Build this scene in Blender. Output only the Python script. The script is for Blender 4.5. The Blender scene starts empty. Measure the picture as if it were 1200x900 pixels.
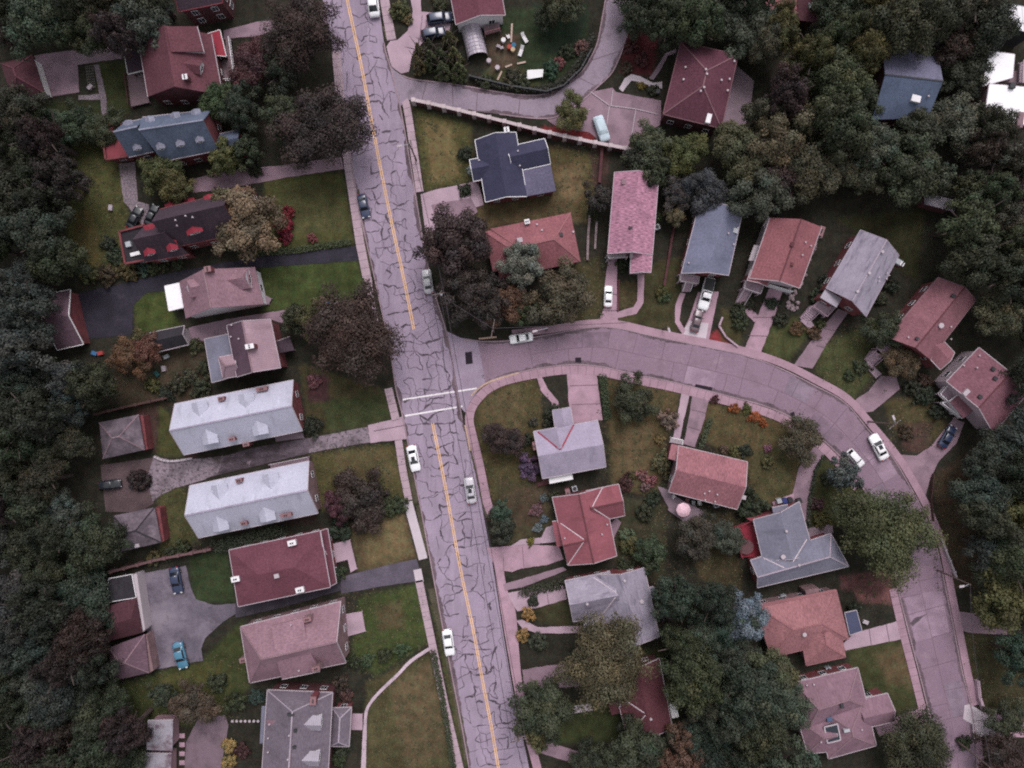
import bpy, bmesh, math, random
import numpy as np
from mathutils import Vector, Matrix
from mathutils.bvhtree import BVHTree
from mathutils.geometry import tessellate_polygon
random.seed(7); RNG = np.random.default_rng(7)
SC = bpy.context.scene
COL = SC.collection
CAMH, MPP = 130.0, 0.15            # camera height, ground metres per photo pixel

def P(px, py, z=0.0):
    k = MPP * (CAMH - z) / CAMH
    return Vector(((px - 600) * k, (450 - py) * k, z))
def T(ox, oy, k, *v):
    return [(ox + v[i] / k, oy + v[i + 1] / k) for i in range(0, len(v), 2)]

# ------------------------------------------------------------------ materials
MATS = {}
def _nt(name):
    m = bpy.data.materials.new(name); m.use_nodes = True
    nt = m.node_tree; b = nt.nodes['Principled BSDF']
    return m, nt, b
def _mr(nt, src, a, b, lo, hi):
    n = nt.nodes.new('ShaderNodeMapRange'); n.clamp = True
    n.inputs[1].default_value = a; n.inputs[2].default_value = b
    n.inputs[3].default_value = lo; n.inputs[4].default_value = hi
    nt.links.new(src, n.inputs[0]); return n.outputs[0]
def _math(nt, op, a, b):
    n = nt.nodes.new('ShaderNodeMath'); n.operation = op
    for i, x in enumerate((a, b)):
        if isinstance(x, (int, float)): n.inputs[i].default_value = x
        else: nt.links.new(x, n.inputs[i])
    return n.outputs[0]
def _noise(nt, vec, scale, detail=2.0, rough=.6):
    n = nt.nodes.new('ShaderNodeTexNoise'); n.inputs['Scale'].default_value = scale
    n.inputs['Detail'].default_value = detail; n.inputs['Roughness'].default_value = rough
    nt.links.new(vec, n.inputs['Vector']); return n.outputs['Fac']
def _map(nt, vec, sx, sy, sz=1):
    n = nt.nodes.new('ShaderNodeMapping'); n.inputs['Scale'].default_value = (sx, sy, sz)
    nt.links.new(vec, n.inputs['Vector']); return n.outputs[0]
def M(name, col, var=.18, s=4.0, big=.15, bigs=.25, rough=.85, stretch=(1, 1), seam=0, spec=.25, metal=0.0, bump=0, stain=None, coat=0, patch=None):
    """surface colour broken up by fine grain, large blotches, optional seams and stains"""
    if name in MATS: return MATS[name]
    m, nt, b = _nt(name); L = nt.links
    tc = nt.nodes.new('ShaderNodeTexCoord'); uv = tc.outputs['UV']
    f = _mr(nt, _noise(nt, _map(nt, uv, *stretch), s), .3, .7, 1 - var, 1 + var)
    f = _math(nt, 'MULTIPLY', f, _mr(nt, _noise(nt, uv, bigs, 4), .3, .7, 1 - big, 1 + big))
    if seam:
        w = nt.nodes.new('ShaderNodeTexWave'); w.inputs['Scale'].default_value = seam
        w.bands_direction = 'X'; L.new(uv, w.inputs['Vector'])
        f = _math(nt, 'MULTIPLY', f, _mr(nt, w.outputs['Fac'], 0, .25, .72, 1))
    sc = nt.nodes.new('ShaderNodeVectorMath'); sc.operation = 'SCALE'; sc.inputs[0].default_value = col
    L.new(f, sc.inputs['Scale']); out = sc.outputs[0]
    for st in ([stain] if stain else []) + (patch or []):
        scol, ss, lo, hi = st[:4]
        mx = nt.nodes.new('ShaderNodeMix'); mx.data_type = 'RGBA'
        n2 = _noise(nt, _map(nt, uv, *(st[4] if len(st) > 4 else (1, 1))), ss, 5, .65)
        L.new(_mr(nt, n2, lo, hi, 0, 1), mx.inputs['Factor'])
        L.new(out, mx.inputs['A']); mx.inputs['B'].default_value = (*scol, 1); out = mx.outputs['Result']
    L.new(out, b.inputs['Base Color'])
    b.inputs['Roughness'].default_value = rough; b.inputs['Specular IOR Level'].default_value = spec
    b.inputs['Metallic'].default_value = metal; b.inputs['Coat Weight'].default_value = coat
    if bump:
        bp = nt.nodes.new('ShaderNodeBump'); bp.inputs['Strength'].default_value = bump; bp.inputs['Distance'].default_value = .05
        L.new(f, bp.inputs['Height']); L.new(bp.outputs[0], b.inputs['Normal'])
    MATS[name] = m; return m
def brick(name, c1, c2, mortar, sw=.5):
    if name in MATS: return MATS[name]
    m, nt, b = _nt(name); L = nt.links
    tc = nt.nodes.new('ShaderNodeTexCoord')
    br = nt.nodes.new('ShaderNodeTexBrick'); L.new(tc.outputs['UV'], br.inputs['Vector'])
    br.inputs['Color1'].default_value = (*c1, 1); br.inputs['Color2'].default_value = (*c2, 1); br.inputs['Mortar'].default_value = (*mortar, 1)
    br.inputs['Scale'].default_value = 1; br.inputs['Brick Width'].default_value = sw; br.inputs['Row Height'].default_value = sw * .36
    br.inputs['Mortar Size'].default_value = .02
    n = _mr(nt, _noise(nt, tc.outputs['UV'], .7, 3), .3, .7, .75, 1.25)
    sc = nt.nodes.new('ShaderNodeVectorMath'); sc.operation = 'SCALE'; L.new(br.outputs['Color'], sc.inputs[0]); L.new(n, sc.inputs['Scale'])
    L.new(sc.outputs[0], b.inputs['Base Color']); b.inputs['Roughness'].default_value = .9; b.inputs['Specular IOR Level'].default_value = .2
    MATS[name] = m; return m

# ------------------------------------------------------------------ mesh building
ORG = {}
class MB:
    def __init__(s): s.v = []; s.f = []
    def add(s, vs, fs):
        o = len(s.v); s.v += [Vector(p) for p in vs]; s.f += [tuple(o + i for i in f) for f in fs]; return s
    def box(s, c, sx, sy, sz, ang=0.0):
        ca, sa = math.cos(ang), math.sin(ang); vs = []
        for dz in (-sz / 2, sz / 2):
            for dx, dy in ((-sx/2, -sy/2), (sx/2, -sy/2), (sx/2, sy/2), (-sx/2, sy/2)):
                vs.append((c[0] + dx*ca - dy*sa, c[1] + dx*sa + dy*ca, c[2] + dz))
        return s.add(vs, [(3,2,1,0),(4,5,6,7),(0,1,5,4),(1,2,6,5),(2,3,7,6),(3,0,4,7)])
    def bar(s, p, q, w, h):
        """box beam from p to q, w wide, h deep"""
        p, q = Vector(p), Vector(q); d = (q - p)
        if d.length < 1e-4: return s
        d.normalize(); u = Vector((0,0,1))
        if abs(d.z) > .99: u = Vector((1,0,0))
        t = d.cross(u).normalized() * (w/2); n = t.cross(d).normalized() * (h/2)
        vs = [p-t-n, p+t-n, p+t+n, p-t+n, q-t-n, q+t-n, q+t+n, q-t+n]
        return s.add(vs, [(0,1,2,3),(7,6,5,4),(1,0,4,5),(2,1,5,6),(3,2,6,7),(0,3,7,4)])
    def prism(s, poly, z0, z1, bottom=False):
        n = len(poly); pts = [Vector((p[0], p[1], 0)) for p in poly]
        tri = tessellate_polygon([pts])
        area = sum(pts[i].x*pts[(i+1)%n].y - pts[(i+1)%n].x*pts[i].y for i in range(n))
        if area < 0: pts.reverse(); tri = tessellate_polygon([pts])
        o = len(s.v)
        s.v += [Vector((p.x, p.y, z1)) for p in pts]
        for t in tri:
            a, b, c = (pts[i] for i in t)
            if (b-a).cross(c-a).z < 0: t = (t[0], t[2], t[1])
            s.f.append(tuple(o + i for i in t))
        if z0 is not None and abs(z1 - z0) > 1e-6:
            s.v += [Vector((p.x, p.y, z0)) for p in pts]
            for i in range(n):
                j = (i+1) % n; s.f.append((o+n+i, o+n+j, o+j, o+i))
            if bottom:
                for t in tri: s.f.append(tuple(o+n+i for i in reversed(t)))
        return s
    def shell(s, vs, faces, t):
        """a roof: top faces, underside t lower, closed rim"""
        used = sorted({i for f in faces for i in f}); mp = {i: k for k, i in enumerate(used)}
        vs = [Vector(vs[i]) for i in used]; faces = [tuple(mp[i] for i in f) for f in faces]; n = len(vs); o = len(s.v)
        s.v += vs + [v - Vector((0,0,t)) for v in vs]
        edge = {}
        for f in faces:
            a = vs[f[0]]; nn = (vs[f[1]]-a).cross(vs[f[2]]-a)
            if nn.z < 0: f = tuple(reversed(f))
            s.f.append(tuple(o+i for i in f)); s.f.append(tuple(o+n+i for i in reversed(f)))
            for i in range(len(f)):
                e = (f[i], f[(i+1) % len(f)]); edge[e] = 1
        for (i, j) in edge:
            if (j, i) not in edge: s.f.append((o+n+i, o+n+j, o+j, o+i))
        return s
    def tube(s, pts, r0, r1=None, n=6):
        r1 = r0 if r1 is None else r1; pts = [Vector(p) for p in pts]; o = len(s.v); m = len(pts)
        for k, p in enumerate(pts):
            d = (pts[min(k+1, m-1)] - pts[max(k-1, 0)]).normalized()
            u = Vector((1,0,0)) if abs(d.x) < .9 else Vector((0,1,0))
            a = d.cross(u).normalized(); b = d.cross(a); r = r0 + (r1-r0)*k/max(1, m-1)
            s.v += [p + (a*math.cos(q*2*math.pi/n) + b*math.sin(q*2*math.pi/n))*r for q in range(n)]
        for k in range(m-1):
            for q in range(n):
                s.f.append((o+k*n+q, o+k*n+(q+1)%n, o+(k+1)*n+(q+1)%n, o+(k+1)*n+q))
        s.f.append(tuple(o+q for q in reversed(range(n)))); s.f.append(tuple(o+(m-1)*n+q for q in range(n)))
        return s
    def cyl(s, c, r, h, n=12, r2=None):
        return s.tube([c, (c[0], c[1], c[2]+h)], r, r if r2 is None else r2, n)
    def data(s, name, mat, org=Vector((0,0,0)), smooth=False):
        me = bpy.data.meshes.new(name)
        me.from_pydata([tuple(v - org) for v in s.v], [], s.f)
        uvl = me.uv_layers.new(name='UV').data
        for p in me.polygons:
            n = p.normal
            if abs(n.z) > .985: t, b = Vector((1,0,0)), Vector((0,1,0))
            else:
                t = Vector((0,0,1)).cross(n).normalized(); b = n.cross(t)
            off = Vector((17.3*round(n.x, 1), 9.1*round(n.y, 1)))
            for li in p.loop_indices:
                c = me.vertices[me.loops[li].vertex_index].co + org
                uvl[li].uv = (c.dot(t) + off.x, c.dot(b) + off.y)
        if smooth:
            for p in me.polygons: p.use_smooth = True
        if mat: me.materials.append(mat)
        return me
    def build(s, name, mat, parent=None, smooth=False, kind=None, org=None):
        if not s.f: return None
        if org is None: org = ORG.get(parent.name, Vector((0,0,0))) if parent else Vector((0,0,0))
        o = bpy.data.objects.new(name, s.data(name, mat, org, smooth)); COL.objects.link(o)
        if parent: o.parent = parent; ORG[o.name] = org
        else: o.location = org; ORG[o.name] = org
        if kind: o['kind'] = kind
        return o
def thing(name, label, cat, loc, group=None):
    o = bpy.data.objects.new(name, None); o.empty_display_size = .5; COL.objects.link(o)
    o.location = loc; ORG[o.name] = Vector(loc); tag(o, label, cat, group); return o
def tag(o, label, cat, group=None):
    o['label'] = label; o['category'] = cat
    if group: o['group'] = group
    return o

# ------------------------------------------------------------------ 2-D helpers (photo pixels)
def smooth(pts, n=6, closed=False):
    m = len(pts); out = []
    for i in range(m if closed else m - 1):
        p0 = pts[(i-1) % m] if closed or i > 0 else pts[i]; p1 = pts[i]; p2 = pts[(i+1) % m]
        p3 = pts[(i+2) % m] if closed or i + 2 < m else p2
        for k in range(n):
            t = k / n
            out.append(tuple(.5*((2*p1[j]) + (-p0[j]+p2[j])*t + (2*p0[j]-5*p1[j]+4*p2[j]-p3[j])*t*t + (-p0[j]+3*p1[j]-3*p2[j]+p3[j])*t**3) for j in (0, 1)))
    if not closed: out.append(tuple(pts[-1]))
    return out
def arc_pts(pts, step):
    out = [pts[0]]; acc = 0
    for a, b in zip(pts, pts[1:]):
        d = math.hypot(b[0]-a[0], b[1]-a[1])
        while acc + d >= step:
            t = (step-acc)/d; a = (a[0]+(b[0]-a[0])*t, a[1]+(b[1]-a[1])*t); out.append(a)
            d = math.hypot(b[0]-a[0], b[1]-a[1]); acc = 0
        acc += d
    return out
def inside(p, poly):
    r = False; j = len(poly) - 1
    for i in range(len(poly)):
        if (poly[i][1] > p[1]) != (poly[j][1] > p[1]) and p[0] < (poly[j][0]-poly[i][0])*(p[1]-poly[i][1])/(poly[j][1]-poly[i][1]) + poly[i][0]: r = not r
        j = i
    return r
def roughen(poly, amp=.8, step=5):
    out = []
    n = len(poly)
    for i in range(n):
        a, b = poly[i], poly[(i+1) % n]; d = math.hypot(b[0]-a[0], b[1]-a[1]); k = max(1, int(d/step))
        for t in range(k):
            out.append((a[0]+(b[0]-a[0])*t/k + random.uniform(-amp, amp), a[1]+(b[1]-a[1])*t/k + random.uniform(-amp, amp)))
    return out
ZC = [0]
def sheet(name, poly, mat, z=None, rough=0.0, h=0.0, sm=0):
    """flat ground surface; each new one lies 4 mm above the one before"""
    if sm: poly = smooth(poly, sm, True)
    if rough: poly = roughen(poly, rough)
    if z is None: ZC[0] += 1; z = .02 + .0022*ZC[0]
    mb = MB(); mb.prism([P(*p) for p in poly], 0.0 if z > .01 else None, z + h)
    return mb.build(name, mat, kind='structure')
def ribbon(mb, pts, w, z, h=0.0, world=False):
    """strip w metres wide along a polyline"""
    q = [Vector(p) if world else P(*p) for p in pts]; n = len(q); Lf, Rt = [], []
    for i in range(n):
        d = (q[min(i+1, n-1)] - q[max(i-1, 0)]); d.z = 0
        if d.length < 1e-6: d = Vector((1,0,0))
        d.normalize(); t = Vector((-d.y, d.x, 0)); ww = w[i] if isinstance(w, (list, tuple)) else w
        Lf.append(q[i] + t*ww/2); Rt.append(q[i] - t*ww/2)
    o = len(mb.v); 
    for a in Lf + Rt: mb.v.append(Vector((a.x, a.y, z + h)))
    for i in range(n-1): mb.f.append((o+i+1, o+i, o+n+i, o+n+i+1))
    if h:
        m = len(mb.v)
        for a in Lf + Rt: mb.v.append(Vector((a.x, a.y, 0)))
        for i in range(n-1):
            mb.f.append((o+i, o+i+1, m+i+1, m+i)); mb.f.append((o+n+i+1, o+n+i, m+n+i, m+n+i+1))
        mb.f.append((o, m, m+n, o+n)); mb.f.append((o+n-1, o+2*n-1, m+2*n-1, m+n-1))
    return mb
EXPO = 0.86
# ------------------------------------------------------------------ shared materials
shg = lambda n, c, var=.27, st=(1, 1), **k: M('shingle_' + n, c, var=var, s=3.2, patch=k.pop('patch', None) or (c and [(tuple(x*.62 for x in c), .45, .54, .82, (1.3, .4)), (tuple(min(.6, x*1.35+.01) for x in c), .6, .58, .85, (1.6, .5))]), big=k.pop('big', .16), bigs=.22, rough=.92, stretch=st, spec=.15, **k)
WHITE = M('white_paint', (.62, .60, .62), var=.05, big=.06)
CAPC = M('chimney_cap_stone', (.2, .11, .12), var=.1)
OFFWH = M('pale_trim', (.36, .31, .34), var=.08, big=.08)
CONC = M('concrete', (.33, .235, .285), var=.1, s=5, big=.16, bigs=.3)
CONCD = M('concrete_dark', (.2, .145, .175), var=.12, s=5, big=.2, bigs=.35)
GLASS = M('window_glass', (.03, .035, .045), var=0, big=0, rough=.08, spec=.5)
FRAME = M('window_frame_paint', (.55, .52, .55), var=.05, big=.05)
BR_D = brick('brick_dark', (.065, .02, .024), (.085, .026, .03), (.08, .05, .055))
BR_R = brick('brick_red', (.13, .028, .034), (.16, .036, .042), (.12, .07, .075))
BR_P = brick('brick_pale', (.17, .10, .11), (.21, .13, .14), (.15, .11, .12))
SID_W = M('siding_white', (.55, .52, .56), var=.06, seam=0, big=.1)
SID_M = M('siding_mauve', (.26, .16, .19), var=.1)
METAL = M('grey_metal', (.30, .31, .34), var=.1, rough=.5, spec=.4)
DARK = M('dark_metal', (.03, .03, .034), var=.1, rough=.6)
WOODG = M('grey_wood', (.16, .11, .125), var=.2, s=3, stretch=(6, .6))
WOODB = M('brown_wood', (.06, .032, .03), var=.25, s=3, stretch=(6, .6))

def inset(q, d):
    """convex quad moved inwards by d metres"""
    c = sum((Vector((p.x, p.y)) for p in q), Vector((0, 0))) / len(q); n = len(q); L = []
    for i in range(n):
        a, b = Vector((q[i].x, q[i].y)), Vector((q[(i+1) % n].x, q[(i+1) % n].y)); t = (b-a).normalized(); nn = Vector((-t.y, t.x))
        if nn.dot(c-a) < 0: nn = -nn
        L.append((a + nn*d, t))
    out = []
    for i in range(n):
        (p, t), (r, u) = L[i-1], L[i]; den = t.x*u.y - t.y*u.x
        s = ((r.x-p.x)*u.y - (r.y-p.y)*u.x)/den; out.append(p + t*s)
    return out

HOUSES = []
class House:
    def __init__(s, name, short, label, cat, at, group=None):
        s.short = short; s.name = name
        c = P(*at); s.c = Vector((c.x, c.y, 0)); s.root = thing(name, label, cat, s.c, group)
        s.mesh = {}; s.quads = []; s.rv = []; s.rf = []; s.px = []; s.later = []; s.win = []; HOUSES.append(s)
    def mb(s, part, mat, smooth=False, key=0):
        return s.mesh.setdefault((part, mat.name, key), [MB(), mat, smooth])[0]
    def sub(s, part, mat, name, smat, mb): s.later.append((part, mat.name, name, smat, mb))
    def block(s, q, e, rise=2.2, hips=(0, 0), roof=None, wall=None, over=.35, part='roof', wpart='wall', trim=OFFWH, cap=None, kind='r', parapet=None, win=True, thick=.2, gables=(1, 1), base=0.0, roof2=None):
        q3 = [P(x, y, e) for x, y in q]
        if kind == 's': q3 = [P(*q[0], e), P(*q[1], e), P(*q[2], e+rise), P(*q[3], e+rise)]
        A, B, C, D = q3; cen = (A+B+C+D)/4
        area = sum(q3[i].x*q3[(i+1) % 4].y - q3[(i+1) % 4].x*q3[i].y for i in range(4))
        rm = None if roof2 else s.mb(part, roof, key=len(s.quads)); ov = len(s.rv)
        s.px.append(q); s.quads.append([(v.x, v.y) for v in q3])
        if kind == 'r':
            m0, m1 = (A+D)/2, (B+C)/2; ax = (m1-m0); hw = ((D-A).length + (C-B).length)/4
            L = ax.length; ax.normalize(); i0, i1 = hips[0]*hw, hips[1]*hw
            if i0 + i1 > L - .3: k = (L-.3)/(i0+i1); i0 *= k; i1 *= k
            R0 = m0 + ax*i0 + Vector((0,0,rise)); R1 = m1 - ax*i1 + Vector((0,0,rise))
            vs = [A, B, C, D, R0, R1]; fs = [(0,1,5,4), (2,3,4,5)]
            if hips[0]: fs.append((3,0,4))
            if hips[1]: fs.append((1,2,5))
        elif kind == 'f': vs = q3; fs = [(0,1,2,3)]
        else: vs = q3; fs = [(0,1,2,3)]
        if roof2: s.mb(part, roof2, key=9).shell(vs, fs[:1], thick); s.mb(part, roof, key=9).shell(vs, fs[1:], thick)
        else: rm.shell(vs, fs, thick)
        for f in fs: s.rf.append(tuple(ov+i for i in f))
        s.rv += vs
        # walls
        w = inset(q3, over); wm = s.mb(wpart, wall) if wall else None
        w3 = [Vector((p.x, p.y, 0)) for p in w]
        if wall:
            if kind == 'r':
                half = hw; zt = e - thick + rise*over/half - .02
                tops = [p + Vector((0,0,zt)) for p in w3]; bot = [p + Vector((0,0,base)) for p in w3]
                vv = bot + tops; ff = [(i, (i+1) % 4, 4+(i+1) % 4, 4+i) for i in range(4)]
                for (i, j, h) in ((3, 0, hips[0]), (1, 2, hips[1])):
                    if not h:
                        ap = (w3[i]+w3[j])/2; ap.z = e - thick + rise - .04; vv.append(ap); ff.append((4+i, 4+j, len(vv)-1))
            else:
                zz = [v.z - thick - .02 for v in q3]
                vv = [p + Vector((0,0,base)) for p in w3] + [Vector((p.x, p.y, zz[i])) for i, p in enumerate(w3)]
                ff = [(i, (i+1) % 4, 4+(i+1) % 4, 4+i) for i in range(4)]
            if area < 0: ff = [tuple(reversed(f)) for f in ff]
            wm.add(vv, ff)
            if win: s.win.append((w3, e, part))
        # trim along eaves and rakes
        if trim:
            nb = len(s.quads)
            if kind == 'r':
                ed = [(A, B), (C, D)]
                for (i, j, R, h, g) in ((D, A, R0, hips[0], gables[0]), (B, C, R1, hips[1], gables[1])):
                    if h: ed.append((i, j))
                    elif g: ed += [(i, R), (R, j)]
            elif kind == 's': ed = [(q3[0], q3[1])]
            else: ed = [(q3[i], q3[(i+1) % 4]) for i in range(4)]
            loose = kind == 'r' and not (hips[0] or hips[1] or gables[0] or gables[1])
            for ei, (p, r) in enumerate(ed):
                tm = s.mb('fascia', trim, key=(nb, ei if loose else 0))
                d = (r-p); n = Vector((-d.y, d.x, 0)).normalized()
                if n.dot((p+r)/2 - cen) < 0: n = -n
                o = n*.04 + Vector((0,0,-.09)); tm.bar(p+o, r+o, .1, .2)
        if cap and kind == 'r':
            cm = s.mb('ridge_cap', cap, key=len(s.quads)); up = Vector((0,0,.025)); cm.bar(R0+up, R1+up, .24, .06)
            if hips[0]: cm.bar(A+up, R0+up, .2, .06); cm.bar(D+up, R0+up, .2, .06)
            if hips[1]: cm.bar(B+up, R1+up, .2, .06); cm.bar(C+up, R1+up, .2, .06)
        if parapet:
            pm = s.mb('parapet', parapet, key=len(s.quads))
            for i in range(4):
                a, b = q3[i], q3[(i+1) % 4]; pm.bar(a+Vector((0,0,.1)), b+Vector((0,0,.1)), .32, .55)
        return s
    def hit(s, px, py):
        if not hasattr(s, 'bvh') or s.bn != len(s.rf): s.bvh = BVHTree.FromPolygons(s.rv, s.rf); s.bn = len(s.rf)
        o = Vector((0,0,CAMH)); d = (P(px, py) - o).normalized()
        h = s.bvh.ray_cast(o, d); return (h[0], h[1]) if h[0] is not None else (P(px, py, 3), Vector((0,0,1)))
    def ang(s):
        q = s.quads[0]; return math.atan2(q[1][1]-q[0][1], q[1][0]-q[0][0])
    def chimney(s, px, py, h=1.1, sx=.75, sy=.75, mat=BR_R, capm=None, ang=None):
        p, _ = s.hit(px, py); t = P(px, py, p.z+h); p2, _ = s.hit(px, py); z0 = p2.z - 1.2; a = s.ang() if ang is None else ang
        m = MB().box((t.x, t.y, (z0+p.z+h)/2), sx, sy, p.z+h-z0, a); c = MB().box((t.x, t.y, p.z+h+.06), sx+.1, sy+.1, .12, a)
        f = MB()
        for k in (-.18, .18): f.cyl((t.x+k*math.cos(a), t.y+k*math.sin(a), p.z+h+.1), .11, .28, 8)
        s.later.append(('chimney', m, mat, [('chimney_cap', c, capm or CAPC), ('flue', f, DARK)])); return s
    def vents(s, *pts, mat=OFFWH, r=.16):
        r *= .62
        for px, py in pts:
            p, _ = s.hit(px, py); m = MB().cyl((p.x, p.y, p.z-.15), r, .5, 8); m.cyl((p.x, p.y, p.z+.32), r*1.5, .07, 8)
            s.later.append(('vent_pipe', m, mat, []))
        return s
    def boxv(s, px, py, w=.6, l=.6, h=.35, mat=METAL, name='roof_vent'):
        p, n = s.hit(px, py); m = MB().box((p.x, p.y, p.z+h/2-.1), w, l, h+.2, s.ang()); s.later.append((name, m, mat, [])); return s
    def lines(s, name, mat, *segs, w=.2):
        """strips laid on the roof surface (valley flashing, seams)"""
        for a, b in segs:
            m = MB(); n = 6; pts = [s.hit(a[0]+(b[0]-a[0])*i/n, a[1]+(b[1]-a[1])*i/n)[0] + Vector((0,0,.03)) for i in range(n+1)]
            for p, q in zip(pts, pts[1:]):
                if abs(p.z-q.z) < 1.2: m.bar(p, q, w*.85, .06)
            s.later.append((name, m, mat, []))
        return s
    def dormer(s, px, py, dirpx, w=1.9, he=1.1, hr=.8, roof=None, wall=SID_W, L=2.8, hip=0):
        """gabled dormer whose face stands at the pixel and looks along dirpx"""
        p, n = s.hit(px, py); d = Vector((dirpx[0], -dirpx[1], 0)).normalized(); t = Vector((-d.y, d.x, 0)); b = p - d*L
        z0, z1 = p.z - .5, p.z + he; hw = w/2
        m = MB(); ft = [p - t*hw, p + t*hw]; bk = [b - t*hw, b + t*hw]
        V = lambda q, z: Vector((q.x, q.y, z))
        m.add([V(ft[0], z0), V(ft[1], z0), V(ft[1], z1), V(p, z1+hr-.1), V(ft[0], z1), V(bk[0], z0), V(bk[1], z0), V(bk[1], z1), V(b, z1+hr-.1), V(bk[0], z1)],
              [(0,1,2,3,4), (1,6,7,2), (5,0,4,9), (6,5,9,8,7)])
        ov = .18; f2 = p + d*ov; r = MB(); e0, e1 = f2 - t*(hw+ov), f2 + t*(hw+ov); zz = z1 - .05
        pk = V(f2 - d*hip, z1+hr); r.shell([V(e0, zz), V(e1, zz), V(b + t*(hw+ov), zz), V(b - t*(hw+ov), zz), pk, V(b, z1+hr)], [(0,4,5,3), (1,2,5,4)] + ([(0,1,4)] if hip else []), .1)
        g = MB(); g.box(V(p + d*.02, z0+.5+he*.5), .9*w*.55, .08, he*.75, math.atan2(t.y, t.x))
        fr = MB(); u = math.atan2(t.y, t.x); zc = z0+.5+he*.5; ww = .9*w*.55
        for sx in (-1, 1): fr.box(V(p + d*.04 + t*sx*ww/2, zc), .1, .1, he*.75+.1, u)
        for sz in (-1, 1): fr.box(V(p + d*.04, zc+sz*he*.375), ww+.1, .1, .1, u)
        s.later.append(('dormer', m, wall, [('dormer_roof', r, roof), ('window', g, GLASS), ('window_frame', fr, WHITE)])); return s
    def deck(s, poly, z=1.0, mat=WOODG, rail=None, edges=(), name='deck', thick=.2, h=.95, post=1.4):
        q = [P(x, y, z) for x, y in poly]; m = MB(); m.prism(q, z-thick, z, True)
        for v in q: m.box((v.x, v.y, (z-thick)/2), .16, .16, z-thick)
        kids = []
        if rail:
            r = MB()
            for i in edges:
                a, b = q[i], q[(i+1) % len(q)]; n = max(1, int((b-a).length/.45))
                for k in range(n+1):
                    p = a + (b-a)*k/n; r.box((p.x, p.y, z+h/2), .07, .07, h)
                up = Vector((0,0,h)); r.bar(a+up, b+up, .12, .1); r.bar(a+up*.15, b+up*.15, .07, .07)
            kids = [('railing', r, rail)]
        s.later.append((name, m, mat, kids)); return s
    def stairs(s, top, bot, w, z, mat=CONC, rail=WHITE):
        a, b = P(*top, z), P(*bot, 0); n = max(3, int(z/.18)); m = MB(); d = b - a; d.z = 0; u = math.atan2(d.y, d.x)
        for k in range(n):
            c = a + d*(k+.5)/n; h = z*(1-(k+1)/(n+1)); m.box((c.x, c.y, h/2), d.length/n*.98, w, h, u)
        kids = []
        if rail:
            r = MB(); t = Vector((-d.y, d.x, 0)).normalized()*w/2
            for sgn in (-1, 1):
                p, q = a + t*sgn + Vector((0,0,.95)), Vector((b.x, b.y, .95)) + t*sgn; r.bar(p, q, .1, .09)
                for k in range(4):
                    c = p + (q-p)*k/3; r.box((c.x, c.y, c.z-.45), .07, .07, .95)
            kids = [('railing', r, rail)]
        s.later.append(('stair', m, mat, kids)); return s
    def slab(s, name, poly, z, mat, h=.12, base=None):
        m = MB(); q = [P(x, y, z) for x, y in poly]; m.prism(q, z-h if base is None else base, z, True); s.later.append((name, m, mat, [])); return s
    def item(s, name, mb, mat, kids=()): s.later.append((name, mb, mat, list(kids))); return s
    def wallpiece(s, name, a, b, z0, z1, mat, out=.06, frac=(0, 1), w=.12):
        """door or panel standing on the wall line a-b (pixels at eave height z)"""
        p, q = P(*a, z1), P(*b, z1); d = q-p; c = (p + d*(frac[0]+frac[1])/2); n = Vector((-d.y, d.x, 0)).normalized()
        if n.dot(-Vector((c.x, c.y, 0))) < 0: n = -n
        c = c + n*out; m = MB().box((c.x, c.y, (z0+z1)/2), d.length*(frac[1]-frac[0]), w, z1-z0, math.atan2(d.y, d.x))
        s.later.append((name, m, mat, [])); return s
    def finish(s, windows=True, doors=0):
        objs = {}
        for (part, mn, _k), (m, mat, sm) in s.mesh.items():
            if part in ('fascia', 'ridge_cap', 'parapet'): continue
            o = m.build(part, mat, s.root, sm); objs.setdefault(part, o)
        for (part, mn, _k), (m, mat, sm) in s.mesh.items():
            if part in ('fascia', 'ridge_cap', 'parapet'): m.build(part, mat, objs.get('roof') or s.root)
        for name, m, mat, kids in s.later:
            o = m.build(name, mat, s.root)
            for kn, km, kmat in kids:
                if o and km.f: km.build(kn, kmat, o)
        if not windows: return s
        nw = 0
        for w3, e, part in s.win:
            cen = sum(w3, Vector())/4
            for i in range(4):
                a, b = w3[i], w3[(i+1) % 4]; d = b-a; L = d.length; mid = (a+b)/2
                n = Vector((-d.y, d.x, 0)).normalized()
                if n.dot(mid-cen) < 0: n = -n
                px = Vector((mid.x/MPP, mid.y/MPP, 0))
                if abs(px.x) > 640 or abs(px.y) > 490 or n.dot(-px) * e/CAMH < 4.2 or L < 2.2: continue
                if sum(inside((mid.x+n.x*.8, mid.y+n.y*.8), q) for q in s.quads): continue
                k = max(1, int(L/2.9)); u = math.atan2(d.y, d.x)
                for zc in ([1.55, 4.1] if e > 4.9 else [1.55 if e < 4 else 2.0]):
                    if zc + .8 > e - .2: continue
                    for j in range(k):
                        c = a + d*(j+.5)/k + n*.01; g = MB().box((c.x, c.y, zc), 1.0, .1, 1.25, u)
                        f = MB(); cc = c + n*.03
                        for sx in (-.52, 0, .52): f.box((cc.x+sx*math.cos(u), cc.y+sx*math.sin(u), zc), .06, .08, 1.33, u)
                        for sz in (-.65, .65): f.box((cc.x, cc.y, zc+sz), 1.12, .1, .08, u)
                        if doors and zc < 2.2 and j == k//2 and nw == 0 and k > 1:
                            g = MB().box((c.x, c.y, 1.08), 1.0, .1, 2.1, u); g.build('door', WHITE, s.root); nw += 1; continue
                        o = g.build('window', GLASS, s.root); f.build('window_frame', FRAME, o); nw += 1
        return s
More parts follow.
